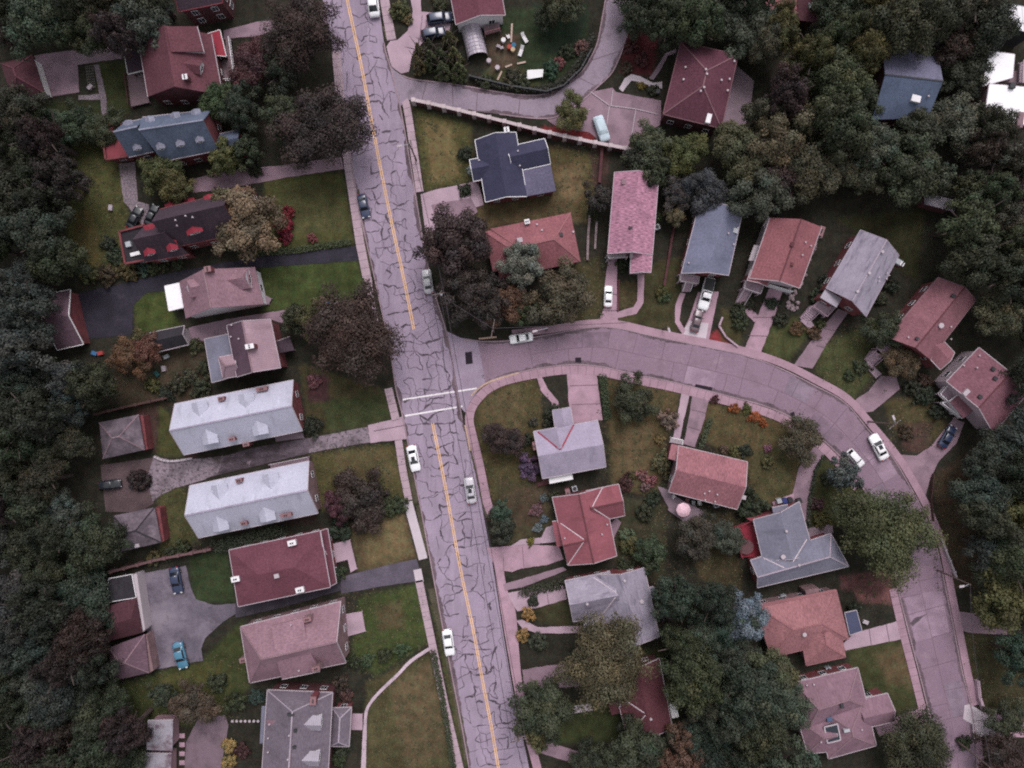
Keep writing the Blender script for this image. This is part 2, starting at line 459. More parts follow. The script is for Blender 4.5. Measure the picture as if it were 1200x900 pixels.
# roof colours
R_MAROON = shg('maroon', (0.094, 0.037, 0.048)); R_MARD = shg('maroon_dark', (0.061, 0.025, 0.033)); R_BLUE = shg('slate_blue', (0.085, 0.103, 0.15), var=.25)
R_BLUL = shg('slate_blue_light', (0.184, 0.184, 0.239)); R_DARK = shg('charcoal', (0.028, 0.025, 0.031)); R_PLUM = shg('plum', (0.046, 0.031, 0.042))
R_REDF = M('red_membrane', (0.172, 0.037, 0.049), var=.1, big=.2); R_RED = shg('brick_red', (0.2, 0.079, 0.091)); R_REDB = M('bright_red_metal', (0.213, 0.025, 0.041), var=.08, big=.15)
R_MAUVE = shg('mauve', (0.205, 0.122, 0.149), st=(.6, 1.6)); R_MAUV2 = shg('mauve_seamed', (0.285, 0.191, 0.228), seam=1.05, var=.1); R_MAUVD = shg('mauve_dark', (0.082, 0.049, 0.070), seam=1.05, var=.1)
R_WHITE = shg('pale_slate', (0.365, 0.36, 0.44), var=.11, big=.08); R_GRAYM = shg('grey_mauve', (0.172, 0.117, 0.136), st=(1.4, .4), var=.3)
R_MRED = shg('wine', (0.105, 0.039, 0.054), var=.24); R_LAV = shg('lavender', (0.273, 0.236, 0.310), var=.13); R_PINK = shg('pink', (0.3, 0.148, 0.207), st=(2.0, .4), var=.55)
R_NAVY = shg('navy', (0.035, 0.035, 0.064), var=.16); R_NAVL = shg('navy_worn', (0.092, 0.083, 0.129)); R_ROSE = shg('rose', (0.182, 0.083, 0.1), st=(1.6, .5), var=.22)
R_GREY = shg('grey', (0.231, 0.205, 0.257), var=.14, patch=[((.08, .07, .1), .5, .5, .75, (.5, 1.8))]); R_GRBL = shg('grey_blue', (0.129, 0.133, 0.193), var=.2)
R_SILV = M('standing_seam', (0.276, 0.248, 0.294), var=.06, seam=.9, rough=.6); R_FLATG = M('grey_membrane', (0.138, 0.138, 0.184), var=.15, big=.2)
R_WFLAT = M('white_membrane', (0.736, 0.718, 0.754), var=.05, big=.06, stain=((.3, .27, .3), .35, .62, .8))
R_SAL = shg('salmon', (0.225, 0.099, 0.115), st=(1.8, .5), var=.34); R_MAV3 = shg('dusty_mauve', (0.175, 0.105, 0.133), st=(1.6, .5), var=.2)
G_SLATE = M('garage_slate', (.115, .09, .11), var=.2, s=2.5, big=.35, bigs=.5, patch=[((.055, .044, .056), .45, .46, .66)])
R_STAIN = M('stained_tin', (0.248, 0.230, 0.267), var=.08, big=.15, stain=((.1, .06, .08), .3, .5, .62), rough=.6)
CAPR = M('ridge_pale_red', (0.221, 0.098, 0.107), var=.1); CAPM = M('ridge_mauve', (0.180, 0.115, 0.135), var=.1); FLASH = M('flashing_metal', (.43, .37, .4), var=.08); CAPW = M('ridge_wine', (.15, .078, .092), var=.1); CAPG = M('ridge_grey', (0.276, 0.230, 0.276), var=.1); CAPD = M('ridge_dark', (0.082, 0.029, 0.034), var=.1)
STONE = brick('rubble_stone', (.16, .12, .13), (.24, .18, .19), (.05, .04, .045), .8)
G_MAUVE = shg('garage_mauve', (.105, .064, .084), st=(1.6, .5))
GH = 'houses on the west side of the street'

# --- left of the main street, top to bottom
h = House('brick_house', 'the top-edge brick house', 'tall dark brick house with plum roof and red trim, cut off by the top edge', 'house', (236, 12))
h.block(T(0, 0, 4, 828, -150, 1060, -190, 1043, 12, 838, 54), 6, 2.4, roof=R_PLUM, wall=BR_D, trim=R_REDF); h.finish(doors=1)

A = lambda *v: T(100, 10, 6, *v)
h = House('brick_house', 'the house with the red porch', 'maroon roofed brick house with a bright red flat porch roof', 'house', (215, 75))
h.block(A(372, 215, 440, 620, 965, 610, 885, 180), 5, 4, roof=R_MAROON, wall=BR_D, trim=OFFWH, gables=(0, 0))
h.block(A(785, 125, 832, 302, 605, 305, 566, 125), 7.0, 2.0, kind='s', roof=R_MAROON, wall=SID_W, over=.2)
h.block(A(820, 190, 945, 150, 990, 335, 880, 325), 3.2, 0, kind='f', roof=R_REDB, wall=BR_D, part='porch_roof', trim=WHITE, win=False)
h.block(A(272, 312, 378, 270, 420, 430, 300, 460), 3, 0, kind='f', roof=R_PLUM, wall=BR_D, part='wing_roof', trim=WHITE)
h.chimney(*A(700, 480)[0], capm=WHITE, mat=BR_D).dormer(*A(825, 430)[0], (6, 1), 2.0, .9, .7, R_MAROON)
h.deck(A(290, 465, 405, 440, 450, 660, 320, 690), .8, WOODG, BR_D, (3,)); h.deck(A(930, 400, 990, 345, 985, 205, 1020, 215, 1060, 510, 960, 510), 1.0, WOODG, WHITE, (3, 4, 5)); h.finish()

A = lambda *v: T(0, 40, 6, *v)
h = House('garage', 'the maroon hip-roofed garage', 'dark maroon hip roofed garage with two doors on a concrete pad', 'garage', (26, 90))
h.block(A(228, 145, 312, 410, 85, 455, 5, 205), 2.9, 2, (.9, .9), roof=R_MARD, wall=WHITE, trim=None, cap=R_MAROON)
for f in ((.12, .44), (.56, .88)): h.wallpiece('garage_door', A(228, 145)[0], A(312, 410)[0], 0, 2.3, BR_D, frac=f, out=-.26)
h.finish(False)

A = lambda *v: T(100, 110, 6, *v)
h = House('brick_house', 'the long blue-roofed house', 'long slate blue roofed house with small dormers and a red flat-roofed wing', 'house', (200, 160))
h.block(A(400, 165, 885, 112, 935, 395, 545, 475), 5, 4.7, roof=R_BLUE, wall=BR_R, trim=OFFWH, cap=R_BLUL, gables=(0, 0))
h.block(A(270, 205, 420, 172, 480, 405, 305, 445), 4.6, 4.1, roof=R_BLUE, wall=BR_R, trim=OFFWH, cap=R_BLUL, gables=(0, 0))
h.block(A(115, 235, 255, 200, 310, 440, 150, 465), 3, 0, kind='f', roof=R_REDF, wall=BR_R, part='wing_roof', trim=None, parapet=BR_R)
h.block(A(945, 282, 1085, 250, 1115, 415, 965, 440), 3, 1.8, roof=R_BLUE, wall=BR_R, part='wing_roof', trim=OFFWH, gables=(0, 0))
for x, y in ((380, 395), (545, 390), (682, 368), (818, 340)): h.dormer(*A(x, y)[0], (.3, 1), 1.1, .7, .35, R_BLUL, L=2)
for x, y in ((310, 208), (462, 178), (640, 152), (785, 130)): h.dormer(*A(x, y)[0], (-.3, -1), 1.3, .7, .4, R_BLUL, L=2)
h.chimney(*A(160, 282)[0], 1.0, .7, .9, WHITE, METAL).finish(doors=1)

A = lambda *v: T(120, 200, 6, *v)
h = House('brick_house', 'the plum-roofed house', 'dark plum roofed brick house with bright red dormers', 'house', (205, 270))
h.block(A(400, 272, 900, 150, 975, 440, 500, 540), 5, 5.2, roof=R_PLUM, wall=BR_R, trim=BR_R, gables=(0, 0))
h.block(A(290, 392, 420, 350, 610, 588, 300, 642), 4.4, 4, roof=R_PLUM, wall=BR_R, trim=BR_R, gables=(0, 0))
h.block(A(125, 430, 300, 385, 330, 625, 165, 655), 3.2, 0, kind='f', roof=R_DARK, wall=BR_R, part='wing_roof', trim=None, parapet=BR_R)
h.block(A(868, 150, 1045, 103, 1085, 240, 905, 275), 3.4, 2.4, roof=R_MAROON, wall=BR_R, part='wing_roof', trim=None)
for x, y, w in ((350, 590, 1.6), (510, 560, 1.6), (665, 440, 2.4)): h.dormer(*A(x, y)[0], (.3, 1), w, .8, .5, R_REDB, L=2.4, wall=WHITE)
for x, y in ((485, 240), (622, 212), (757, 185), (340, 395)): h.dormer(*A(x, y)[0], (-.3, -1), 1.4, .7, .3, R_REDB, L=1.8)
h.boxv(*A(190, 520)[0], .9, .9, .5, METAL, 'rooftop_unit').boxv(*A(238, 585)[0], 1.8, .6, .3, WHITE, 'skylight').vents(*A(590, 320, 520, 350, 530, 388, 640, 330)).finish()

A = lambda *v: T(160, 300, 6, *v)
h = House('white_house', 'the white-walled house', 'white walled house with mauve shingles and a white flat-topped box room', 'house', (260, 343))
h.block(A(300, 180, 345, 440, 892, 338, 832, 78), 3.6, 5.6, roof=R_MAUVE, wall=SID_W, trim=None, cap=CAPM)
h.block(A(198, 212, 298, 190, 330, 360, 228, 385), 2.8, 0, kind='f', roof=R_WFLAT, wall=SID_W, part='box_roof', wpart='box_wall', trim=WHITE)
h.dormer(*A(805, 165)[0], (6, -1), 3.0, 1.4, 1.3, R_MAUVE, L=6.0, hip=.9).dormer(*A(385, 235)[0], (-6, 1), 2.6, .9, 1.0, R_MAUVE, L=3, hip=.9)
h.chimney(*A(500, 92)[0], .9, .8, 1.0); h.deck(A(885, 262, 950, 300, 930, 340, 892, 335), .5, CONCD); h.finish(doors=1)

h = House('brick_house', 'the seam-roofed house', 'brick house with light seamed mauve roof and low grey flat wing', 'house', (290, 405))
h.block(A(635, 490, 705, 850, 1012, 785, 940, 445), 5.4, 3, roof2=R_MAUVD, roof=R_MAUV2, wall=BR_R, trim=OFFWH, cap=CAPM)
h.block(A(478, 585, 650, 548, 710, 840, 530, 890), 3, 0, kind='f', roof=R_FLATG, wall=SID_M, part='wing_roof', trim=OFFWH)
h.block(A(575, 712, 700, 688, 745, 838, 608, 862), 4.6, 1.8, (.8, 0), roof=R_MAUV2, wall=BR_R, trim=OFFWH, cap=CAPM)
h.block(A(985, 600, 1075, 568, 1110, 662, 1005, 682), 3, .4, kind='s', roof=R_PLUM, wall=None, part='porch_roof', trim=OFFWH)
for x, y in ((955, 500), (1000, 715)): h.dormer(*A(x, y)[0], (6, -1), 2.2, .9, .9, R_MAUVD, L=3, wall=BR_R)
h.chimney(*A(795, 635)[0], 1.2, .7, 1.3, BR_R, WHITE).vents(*A(672, 485, 668, 568, 722, 582)); h.deck(A(985, 600, 1075, 568, 1110, 662, 1005, 682), .5, CONCD, OFFWH, (1, 2)); h.finish()

h = House('garden_shed', 'the black shed', 'small black gabled garden shed with pale end wall', 'shed', (198, 397))
h.block(A(95, 540, 335, 490, 365, 622, 125, 680), 2.6, 1.5, roof=R_DARK, wall=OFFWH, trim=OFFWH); h.finish(False)

A = lambda *v: T(180, 420, 6, *v)
h = House('brick_house', 'the upper white roof', 'long brick house with pale slate roof and four dormers, north of the cobbled drive', 'house', (277, 490))
h.block(A(150, 320, 980, 152, 1045, 508, 212, 678), 4, 3.6, roof=R_WHITE, wall=BR_R, trim=OFFWH, cap=R_LAV)
for x, y in ((338, 312), (662, 255)): h.dormer(*A(x, y)[0], (-.2, -1), 2.3, 1.0, .9, R_WHITE, L=3)
for x, y in ((418, 590), (768, 526)): h.dormer(*A(x, y)[0], (.2, 1), 2.3, 1.0, .9, R_WHITE, L=3)
for x, y in ((475, 283), (760, 215), (550, 567), (650, 604)): h.chimney(*A(x, y)[0], .9, 1.0 if x != 760 else 1.8, .6)
h.deck(A(850, 550, 1050, 512, 1056, 560, 862, 585), .4, CONCD); h.finish(doors=1)
A = lambda *v: T(190, 510, 6, *v)
h = House('brick_house', 'the lower white roof', 'long brick house with pale slate roof and four dormers, south of the cobbled drive', 'house', (297, 583))
h.block(A(195, 355, 1030, 182, 1095, 548, 255, 722), 4, 3.6, roof=R_WHITE, wall=BR_P, trim=OFFWH, cap=R_LAV)
for x, y in ((415, 347), (772, 272)): h.dormer(*A(x, y)[0], (-.2, -1), 2.3, 1.0, .9, R_WHITE, L=3)
for x, y in ((432, 655), (758, 588)): h.dormer(*A(x, y)[0], (.2, 1), 2.3, 1.0, .9, R_WHITE, L=3)
for x, y in ((540, 318), (575, 620), (870, 563)): h.chimney(*A(x, y)[0], .9, 1.0 if x != 870 else 1.8, .6)
h.deck(A(760, 205, 1032, 150, 1035, 185, 765, 235), .5, CONCD, OFFWH, (0,)); h.finish()

A = lambda *v: T(250, 600, 6, *v)
h = House('brick_house', 'the wine-red roofed house', 'big square house with low wine red roof and cream chimneys', 'house', (325, 664))
h.block(A(110, 268, 752, 133, 822, 528, 175, 665), 5, 1.6, (1, 1), roof=R_MRED, wall=BR_R, trim=OFFWH)
h.block(A(752, 133, 803, 118, 865, 500, 822, 522), 3.4, .5, kind='f', roof=R_MRED, wall=BR_R, part='porch_roof', trim=OFFWH)
for x, y in ((552, 218), (155, 472), (608, 548)): h.chimney(*A(x, y)[0], .8, 1.3, .8, OFFWH, WHITE)
h.boxv(*A(447, 448)[0], .8, .7, .3, OFFWH, 'roof_hatch').lines('ridge_cap', OFFWH, (A(752, 140)[0], A(770, 245)[0]), (A(770, 245)[0], A(800, 300)[0]), w=.14)
h.deck(A(835, 225, 960, 195, 1010, 400, 965, 425, 945, 335, 850, 360), .3, CONC); h.finish(doors=1)
A = lambda *v: T(260, 690, 6, *v)
h = House('brick_house', 'the mauve hip-and-gable house', 'large mauve roofed house, hipped at the back and gabled to the street', 'house', (345, 752))
h.block(A(130, 268, 835, 90, 872, 520, 195, 662), 4.6, 4.8, (.9, 0), roof=R_MAUVE, wall=BR_P, trim=OFFWH, cap=CAPM)
h.block(A(422, 636, 690, 580, 622, 445, 380, 490), 6.2, 2.2, kind='s', roof=R_MAUVE, wall=SID_M, trim=OFFWH, over=.15)
h.block(A(345, 262, 570, 205, 600, 385, 372, 430), 6.6, 2.0, kind='s', roof=R_MAUVE, wall=SID_M, trim=None, over=.15)
for x, y in ((600, 215), (662, 562), (150, 502)): h.chimney(*A(x, y)[0], 1.3, 1.2, .7, BR_P)
h.vents(*A(490, 250, 545, 570)); h.deck(A(855, 180, 985, 160, 1010, 300, 885, 335), .3, CONC, OFFWH, ()); h.finish(doors=1)
A = lambda *v: T(270, 760, 6.417, *v)
h = House('brick_house', 'the hip-porch house', 'grey and mauve roofed brick house with two dormers and a hipped porch', 'house', (350, 845))
h.block(A(278, 312, 222, 1150, 722, 1150, 768, 332), 4.6, 4, (.3, 0), roof=R_GRBL if 0 else shg('steel_grey', (0.129, 0.106, 0.133), st=(.5, 1.6)), wall=BR_D, trim=OFFWH, cap=CAPG)
h.block(A(270, 536, 226, 1150, 440, 1150, 468, 556), 5.0, 3.9, kind='f', roof=R_MAUVE, wall=None, trim=None) if 0 else None
h.block(A(768, 448, 752, 735, 892, 737, 910, 442), 3, 1.1, (0, 0), roof=R_PLUM, wall=BR_P, part='porch_roof', wpart='porch_wall', trim=OFFWH, kind='r') if 0 else None
h.block(A(910, 442, 892, 737, 752, 735, 768, 448), 3, 1.2, (.8, .8), roof=shg('steel_grey', ()), wall=BR_R, part='porch_roof', wpart='porch_wall', trim=OFFWH, cap=CAPG)
h.block(A(235, 435, 268, 433, 245, 715, 220, 715), 3, 0, kind='f', roof=R_FLATG, wall=BR_D, part='wing_roof', trim=None)
for x, y in ((690, 540), (675, 805)): h.dormer(*A(x, y)[0], (6, .2), 2.2, 1.1, .8, R_SILV, L=4)
h.chimney(*A(622, 392)[0], 1.1, 1.3, .9).boxv(*A(455, 495)[0], .4, 1.1, .3, DARK).boxv(*A(490, 613)[0], .5, .5, .3, DARK).boxv(*A(482, 738)[0], .5, .5, .3, DARK)
m = MB(); m.shell([h.hit(*A(x, y)[0])[0] + Vector((0,0,.04)) for x, y in ((272, 536), (238, 880), (452, 880), (466, 556))], [(0,1,2,3)], .03); m.v[1].y -= 6; m.v[2].y -= 6; m.v[5].y -= 6; m.v[6].y -= 6; h.item('roof', m, R_MAUVE)
h.vents(*A(297, 565, 287, 668, 445, 648, 287, 773, 435, 828)).finish()

# garages in the back yards
A = lambda *v: T(90, 460, 4.5, *v)
h = House('garage', 'the upper slate garage', 'square grey slate hip roofed garage above the parked black car', 'garage', (143, 512))
h.block(A(118, 158, 326, 116, 358, 302, 138, 350), 2.9, 1.9, (.95, .95), roof=G_SLATE, wall=BR_R, trim=None, cap=R_GRAYM)
h.slab('eave_shelf', A(326, 118, 350, 120, 374, 300, 358, 304), 2.3, BR_R, base=0); h.finish(False)
h = House('garage', 'the lower slate garage', 'square grey slate hip roofed garage below the turning area', 'garage', (162, 620))
h.block(A(192, 650, 410, 605, 445, 790, 225, 842), 2.9, 1.9, (.95, .95), roof=G_SLATE, wall=BR_R, trim=None, cap=R_DARK)
h.slab('eave_shelf', A(412, 606, 436, 610, 462, 782, 446, 790), 2.3, BR_R, base=0).boxv(*A(320, 806)[0], .8, .6, .3, OFFWH); h.finish(False)
A = lambda *v: T(100, 660, 6, *v)
h = House('garage', 'the dark red garage', 'dark red roofed garage with white front beside the asphalt yard', 'garage', (146, 708))
h.block(A(165, 110, 325, 80, 355, 240, 150, 275), 2.9, 0, kind='f', roof=R_DARK, wall=SID_W, part='flat_roof', trim=WHITE, win=False)
h.block(A(130, 310, 358, 240, 402, 488, 160, 550), 2.9, 1.6, (.9, .2), roof=R_MARD, wall=SID_W, trim=None, win=False)
h.slab('front_wall', A(330, 80, 362, 74, 420, 465, 400, 490), 2.6, OFFWH, base=0); h.finish(False)
h = House('garage', 'the mauve hipped garage', 'mauve pyramid roofed garage with brick front beside the light blue car', 'garage', (152, 770))
h.block(A(165, 595, 418, 500, 448, 770, 185, 830), 2.9, 2, (.95, .95), roof=G_MAUVE, wall=BR_P, trim=None, cap=CAPM)
h.slab('front_wall', A(418, 505, 432, 505, 478, 755, 448, 772), 2.5, BR_P, base=0).finish(False)
A = lambda *v: T(120, 750, 6, *v)
h = House('garage', 'the stained tin garage', 'rust stained grey tin roofed garage at the bottom edge', 'garage', (188, 875))
h.block(A(318, 568, 497, 562, 490, 780, 310, 772), 3, .5, kind='s', roof=R_STAIN, wall=SID_M, trim=OFFWH, win=False)
h.block(A(300, 795, 485, 800, 478, 1000, 280, 1000), 2.7, .4, kind='s', roof=R_STAIN, wall=SID_M, trim=OFFWH, win=False); h.finish(False)
A = lambda *v: T(0, 300, 6, *v)
h = House('garage', 'the mauve garage', 'mauve gabled garage with white bargeboards at the end of black asphalt', 'garage', (74, 370))
h.block(A(312, 275, 493, 236, 585, 620, 402, 660), 2.9, 2.4, roof=G_MAUVE, wall=BR_R, trim=WHITE)
for f in ((.1, .45), (.55, .9)): h.wallpiece('garage_door', A(493, 236)[0], A(585, 620)[0], 0, 2.2, WHITE, frac=f, out=-.3)
h.finish(False)

# --- right of the main street, above the curving street
A = lambda *v: T(470, 0, 6, *v)
h = House('white_house', 'the white-gabled house', 'maroon roofed house with white gable end above the greenhouse tunnel', 'house', (560, 15))
h.block(A(330, -130, 385, 172, 732, 105, 680, -200), 3.7, 1.6, roof=R_MRED, wall=SID_W, trim=OFFWH)
h.deck(A(580, 185, 690, 160, 698, 215, 590, 245), 1.2, WOODG, CAPR, (2,)); h.finish(doors=0)
A = lambda *v: T(720, 20, 6, *v)
h = House('brick_house', 'the maroon hip-roofed house', 'maroon hip roofed house beside a paved forecourt', 'house', (820, 103))
h.block(A(468, 175, 343, 682, 752, 782, 870, 265), 5, 2.6, (1, 1), roof=shg('aubergine', (0.086, 0.033, 0.048)), wall=BR_D, trim=CAPW, cap=CAPW)
h.vents(*A(497, 357, 483, 443, 640, 372, 648, 404, 750, 447, 840, 315, 806, 440, 793, 520, 628, 498, 604, 524), r=.2).boxv(*A(660, 716)[0], 1.6, .8, .4, WHITE, 'skylight').finish()
h = House('red_roof_house', 'the top-edge red roof', 'bright red roofed house cut off by the top edge', 'house', (905, 5))
h.block([(880, -45), (937, -55), (933, 22), (902, 16)], 4, 1, kind='s', roof=R_RED, wall=BR_D, trim=None, win=False)
h.block(T(900, 0, 4, 145, -60, 240, -50, 225, 105, 130, 92), 3.4, 0, kind='f', roof=R_MARD, wall=BR_D, part='wing_roof', trim=None, win=False); h.boxv(*T(900, 0, 4, 200, 30)[0], .9, .9, .4, METAL, 'rooftop_unit').finish(False)
A = lambda *v: T(530, 130, 6, *v)
h = House('brick_house', 'the navy-roofed house', 'navy blue roofed brick house with white bargeboards', 'house', (600, 195))
h.block(A(160, 205, 235, 640, 525, 600, 447, 150), 3.3, 1.7, roof=R_NAVY, wall=BR_R, trim=WHITE)
h.block(A(380, 255, 648, 195, 690, 372, 430, 430), 3.2, 1.5, roof=R_NAVY, wall=BR_R, trim=WHITE)
h.block(A(122, 344, 260, 318, 290, 468, 150, 494), 3.2, 1.0, roof=R_NAVY, wall=BR_R, trim=WHITE)
h.block(A(488, 402, 690, 368, 730, 562, 525, 600), 3.1, .35, kind='s', roof=R_NAVL, wall=BR_R, part='wing_roof', trim=WHITE)
h.chimney(*A(382, 132)[0], 1.0, .8, .8, BR_R, WHITE).vents(*A(462, 285, 190, 350, 475, 388)).finish()
A = lambda *v: T(540, 220, 6, *v)
h = House('brick_house', 'the rose-red hip house', 'red hip roofed house half hidden by round trees', 'house', (627, 282))
h.block(A(212, 287, 772, 175, 842, 518, 275, 640), 3.2, 2.1, (.9, .9), roof=R_RED, wall=BR_R, trim=None, cap=CAPR)
h.block(A(165, 308, 330, 275, 400, 560, 225, 590), 3.1, 1.9, (.9, 0), roof=R_RED, wall=BR_R, trim=None, cap=CAPR)
h.vents(*A(535, 260, 570, 300, 790, 312), r=.2).boxv(*A(415, 370)[0], .9, .8, .4, OFFWH).boxv(*A(705, 330)[0], .6, .6, .3, DARK)
h.chimney(*A(466, 238)[0], .8, .8, .7, OFFWH, WHITE); h.finish()
A = lambda *v: T(690, 190, 6, *v)
h = House('brick_house', 'the pink-shingled house', 'long pink shingled house with a carport stub over its front walk', 'house', (740, 258))
h.block(A(181, 72, 134, 642, 447, 650, 492, 97), 4.6, 2.1, roof=R_PINK, wall=BR_P, trim=OFFWH, cap=None)
h.block(A(300, 600, 292, 780, 436, 775, 450, 600), 4.5, 1.0, roof=R_PINK, wall=BR_P, trim=OFFWH)
h.boxv(*A(245, 142)[0], .8, .8, .25, CAPM).boxv(*A(292, 462)[0], .4, .6, .3, DARK); h.deck(A(130, 655, 262, 640, 270, 672, 135, 682), 3.0, OFFWH, OFFWH, (3, 2)); h.boxv(*A(300, 638)[0], 1.6, .5, .25, OFFWH); h.finish(doors=1)
A = lambda *v: T(780, 230, 6, *v)
h = House('brick_house', 'the blue-grey roof', 'blue grey roofed house with pickup truck parked at its garage', 'house', (835, 285))
h.block(A(240, 48, 112, 540, 442, 555, 541, 110), 4.8, 2.1, roof=R_GRBL, wall=BR_R, trim=OFFWH, cap=None)
h.vents(*A(438, 262, 505, 225, 475, 340, 160, 470)).boxv(*A(490, 243)[0], .8, .8, .3, METAL); h.deck(A(98, 548, 228, 572, 220, 620, 95, 600), 2.4, CONC, OFFWH, (0, 1, 2, 3)); h.stairs(A(160, 610)[0], A(138, 672)[0], 1.3, 2.3)
h.wallpiece('garage_door', A(262, 545)[0], A(440, 555)[0], 0, 2.2, WHITE, frac=(.15, .9), out=-.3); h.finish()
h = House('brick_house', 'the rose-roofed house', 'rose red roofed house with rubble stone wall along its right side', 'house', (915, 298))
h.block(A(735, 150, 590, 575, 942, 645, 1096, 215), 4.8, 2.4, roof=R_RED, wall=OFFWH, trim=OFFWH, cap=CAPD, gables=(0, 1))
h.block(A(600, 520, 575, 590, 715, 632, 745, 560), 4.6, .7, kind='r', roof=R_RED, wall=BR_R, trim=OFFWH)
h.slab('awning', A(622, 342, 664, 345, 628, 455, 584, 452), 3.0, OFFWH); h.slab('awning', A(685, 205, 722, 140, 735, 160, 700, 230), 3.0, OFFWH)
h.deck(A(560, 590, 680, 625, 655, 690, 540, 650), 2.4, CONC, OFFWH, (0, 1, 2, 3)); h.stairs(A(580, 650)[0], A(515, 760)[0], 1.4, 2.3, CONC, OFFWH)
h.wallpiece('garage_door', A(735, 610)[0], A(900, 660)[0], 0, 2.3, WHITE, out=.25); h.boxv(*A(888, 342)[0], .6, .6, .3, CAPD).boxv(*A(885, 480)[0], .5, .5, .3, CAPD).vents(*A(980, 325, 1018, 350, 958, 415))
h.chimney(*A(1095, 245)[0], .7, 1.6, .8, BR_P); h.finish(False)
A = lambda *v: T(920, 250, 6, *v)
h = House('brick_house', 'the silver-roofed house', 'silver grey roofed brick house with a front stair landing', 'house', (1003, 322))
h.block(A(531, 118, 290, 525, 570, 724, 800, 294), 4.9, 2.3, roof=R_GREY, wall=BR_R, trim=CAPG, cap=CAPG)
h.block(A(283, 535, 398, 602, 362, 662, 247, 592), 4.6, .4, kind='s', roof=R_SILV, wall=BR_R, part='bay_roof', trim=CAPG)
h.vents(*A(680, 272, 587, 422, 505, 550), r=.28).vents(*A(712, 422, 725, 438, 655, 452, 708, 463, 655, 480), r=.14).boxv(*A(785, 340)[0], .9, 1.6, .5, METAL)
h.deck(A(245, 600, 342, 662, 280, 728, 190, 662), 1.6, CONC, CONC, (1, 2)); h.stairs(A(215, 668)[0], A(125, 755)[0], 1.6, 1.5, CONC, CONC); h.slab('landing', A(105, 752, 170, 735, 205, 790, 170, 812), .25, CONC, base=0)
h.chimney(*A(822, 356)[0], .6, .6, .6, BR_R, WHITE); h.wallpiece('garage_door', A(415, 605)[0], A(570, 724)[0], 0, 2.3, WHITE, frac=(.05, .6), out=-.25); h.finish()
A = lambda *v: T(1000, 310, 6, *v)
h = House('brick_house', 'the L-shaped rose house', 'rose roofed L shaped house with a rounded stair terrace', 'house', (1085, 380))
h.block(A(597, 92, 238, 512, 540, 668, 862, 250), 4.8, 2.2, roof=R_MAUV3 if 0 else R_ROSE, wall=BR_R, trim=CAPM, cap=CAPD, gables=(1, 0))
h.block(A(455, 572, 612, 738, 712, 620, 600, 500), 4.6, .9, (0, 0), roof=R_ROSE, wall=BR_R, trim=OFFWH)
h.boxv(*A(700, 222)[0], .6, .6, .3, DARK).boxv(*A(446, 522)[0], .5, .5, .3, DARK).vents(*A(380, 512, 680, 525, 680, 438)).vents(*A(611, 430), r=.5)
h.deck(A(185, 520, 240, 515, 300, 595, 240, 650, 165, 590), 1.8, CONC, OFFWH, (1,)); h.stairs(A(180, 625)[0], A(105, 690)[0], 1.9, 1.7, CONC, CONC); h.slab('landing', A(60, 690, 110, 680, 200, 770, 160, 800), .2, CONC, base=0); h.finish()
A = lambda *v: T(1000, 390, 6, *v)
h = House('brick_house', 'the white-fronted house', 'mauve roofed house with white porch front at the woods edge', 'house', (1143, 455))
h.block(A(884, 104, 656, 342, 985, 706, 1195, 462), 4.8, 2.4, roof=R_ROSE if 0 else shg('plum_rose', (0.158, 0.073, 0.093), st=(1.4, .5)), wall=M('siding_dusty', (.34, .27, .31), var=.1), trim=OFFWH, cap=CAPD)
h.block(A(678, 482, 742, 432, 842, 552, 775, 600), 3.6, .5, kind='s', roof=shg('plum_rose', ()), wall=SID_W, part='porch_roof', trim=WHITE, win=False)
h.deck(A(590, 430, 660, 350, 740, 432, 660, 495), 2.0, CONC, WHITE, (0, 3)); h.deck(A(600, 490, 670, 480, 770, 580, 740, 600), 1.6, CONC, WHITE, (0, 3, 2))
h.vents(*A(770, 230, 880, 160, 862, 245)).boxv(*A(980, 256)[0], .6, .6, .3, DARK).boxv(*A(995, 322)[0], .6, .6, .3, DARK).boxv(*A(888, 450)[0], .6, .6, .3, DARK).boxv(*A(790, 420)[0], 1.2, .7, .3, OFFWH)
h.finish(doors=1)
A = lambda *v: T(1000, 0, 6, *v)
h = House('wood_house', 'the blue house in the woods', 'blue shingled house roof with skylight showing between the trees', 'house', (1062, 105))
h.block(A(200, 305, 602, 405, 525, 830, 132, 842), 5, 2.8, roof2=shg('lit_slope_lavender', (.13, .125, .185)), roof=shg('steel_blue', (0.078, 0.098, 0.152), var=.18), wall=BR_D, trim=None, cap=DARK)  # light falling on the upper slope is put into its paler lavender colour
h.boxv(*A(435, 697)[0], 1.5, 1.1, .35, WHITE, 'skylight').vents(*A(522, 680, 450, 772)).finish(False)
h = House('flat_roof_building', 'the white flat roof', 'white flat roofed building with stained roof at the right edge', 'building', (1185, 105))
h.block(A(957, 358, 1135, 382, 1120, 545, 910, 605), 6, 0, kind='f', roof=R_WFLAT, wall=BR_P, trim=OFFWH, win=False)
h.block(A(957, 590, 1300, 620, 1300, 900, 925, 808), 6.6, 0, kind='f', roof=R_WFLAT, wall=BR_P, trim=OFFWH, win=False)
h.deck(A(1060, 520, 1170, 490, 1165, 590, 1050, 575), 5.2, WOODG, OFFWH, (1,)); h.deck(A(1170, 440, 1290, 440, 1290, 590, 1165, 580), 5.8, CONC, OFFWH, (0, 3))
h.boxv(*A(1108, 608)[0], .9, .9, .6, DARK, 'rooftop_unit').boxv(*A(1160, 850)[0], 1.0, 2.6, .6, CAPM, 'roof_vent'); h.finish(False)
h = House('metal_roof_building', 'the white metal roof', 'white ribbed metal roof building in the top right corner', 'building', (1190, 18))
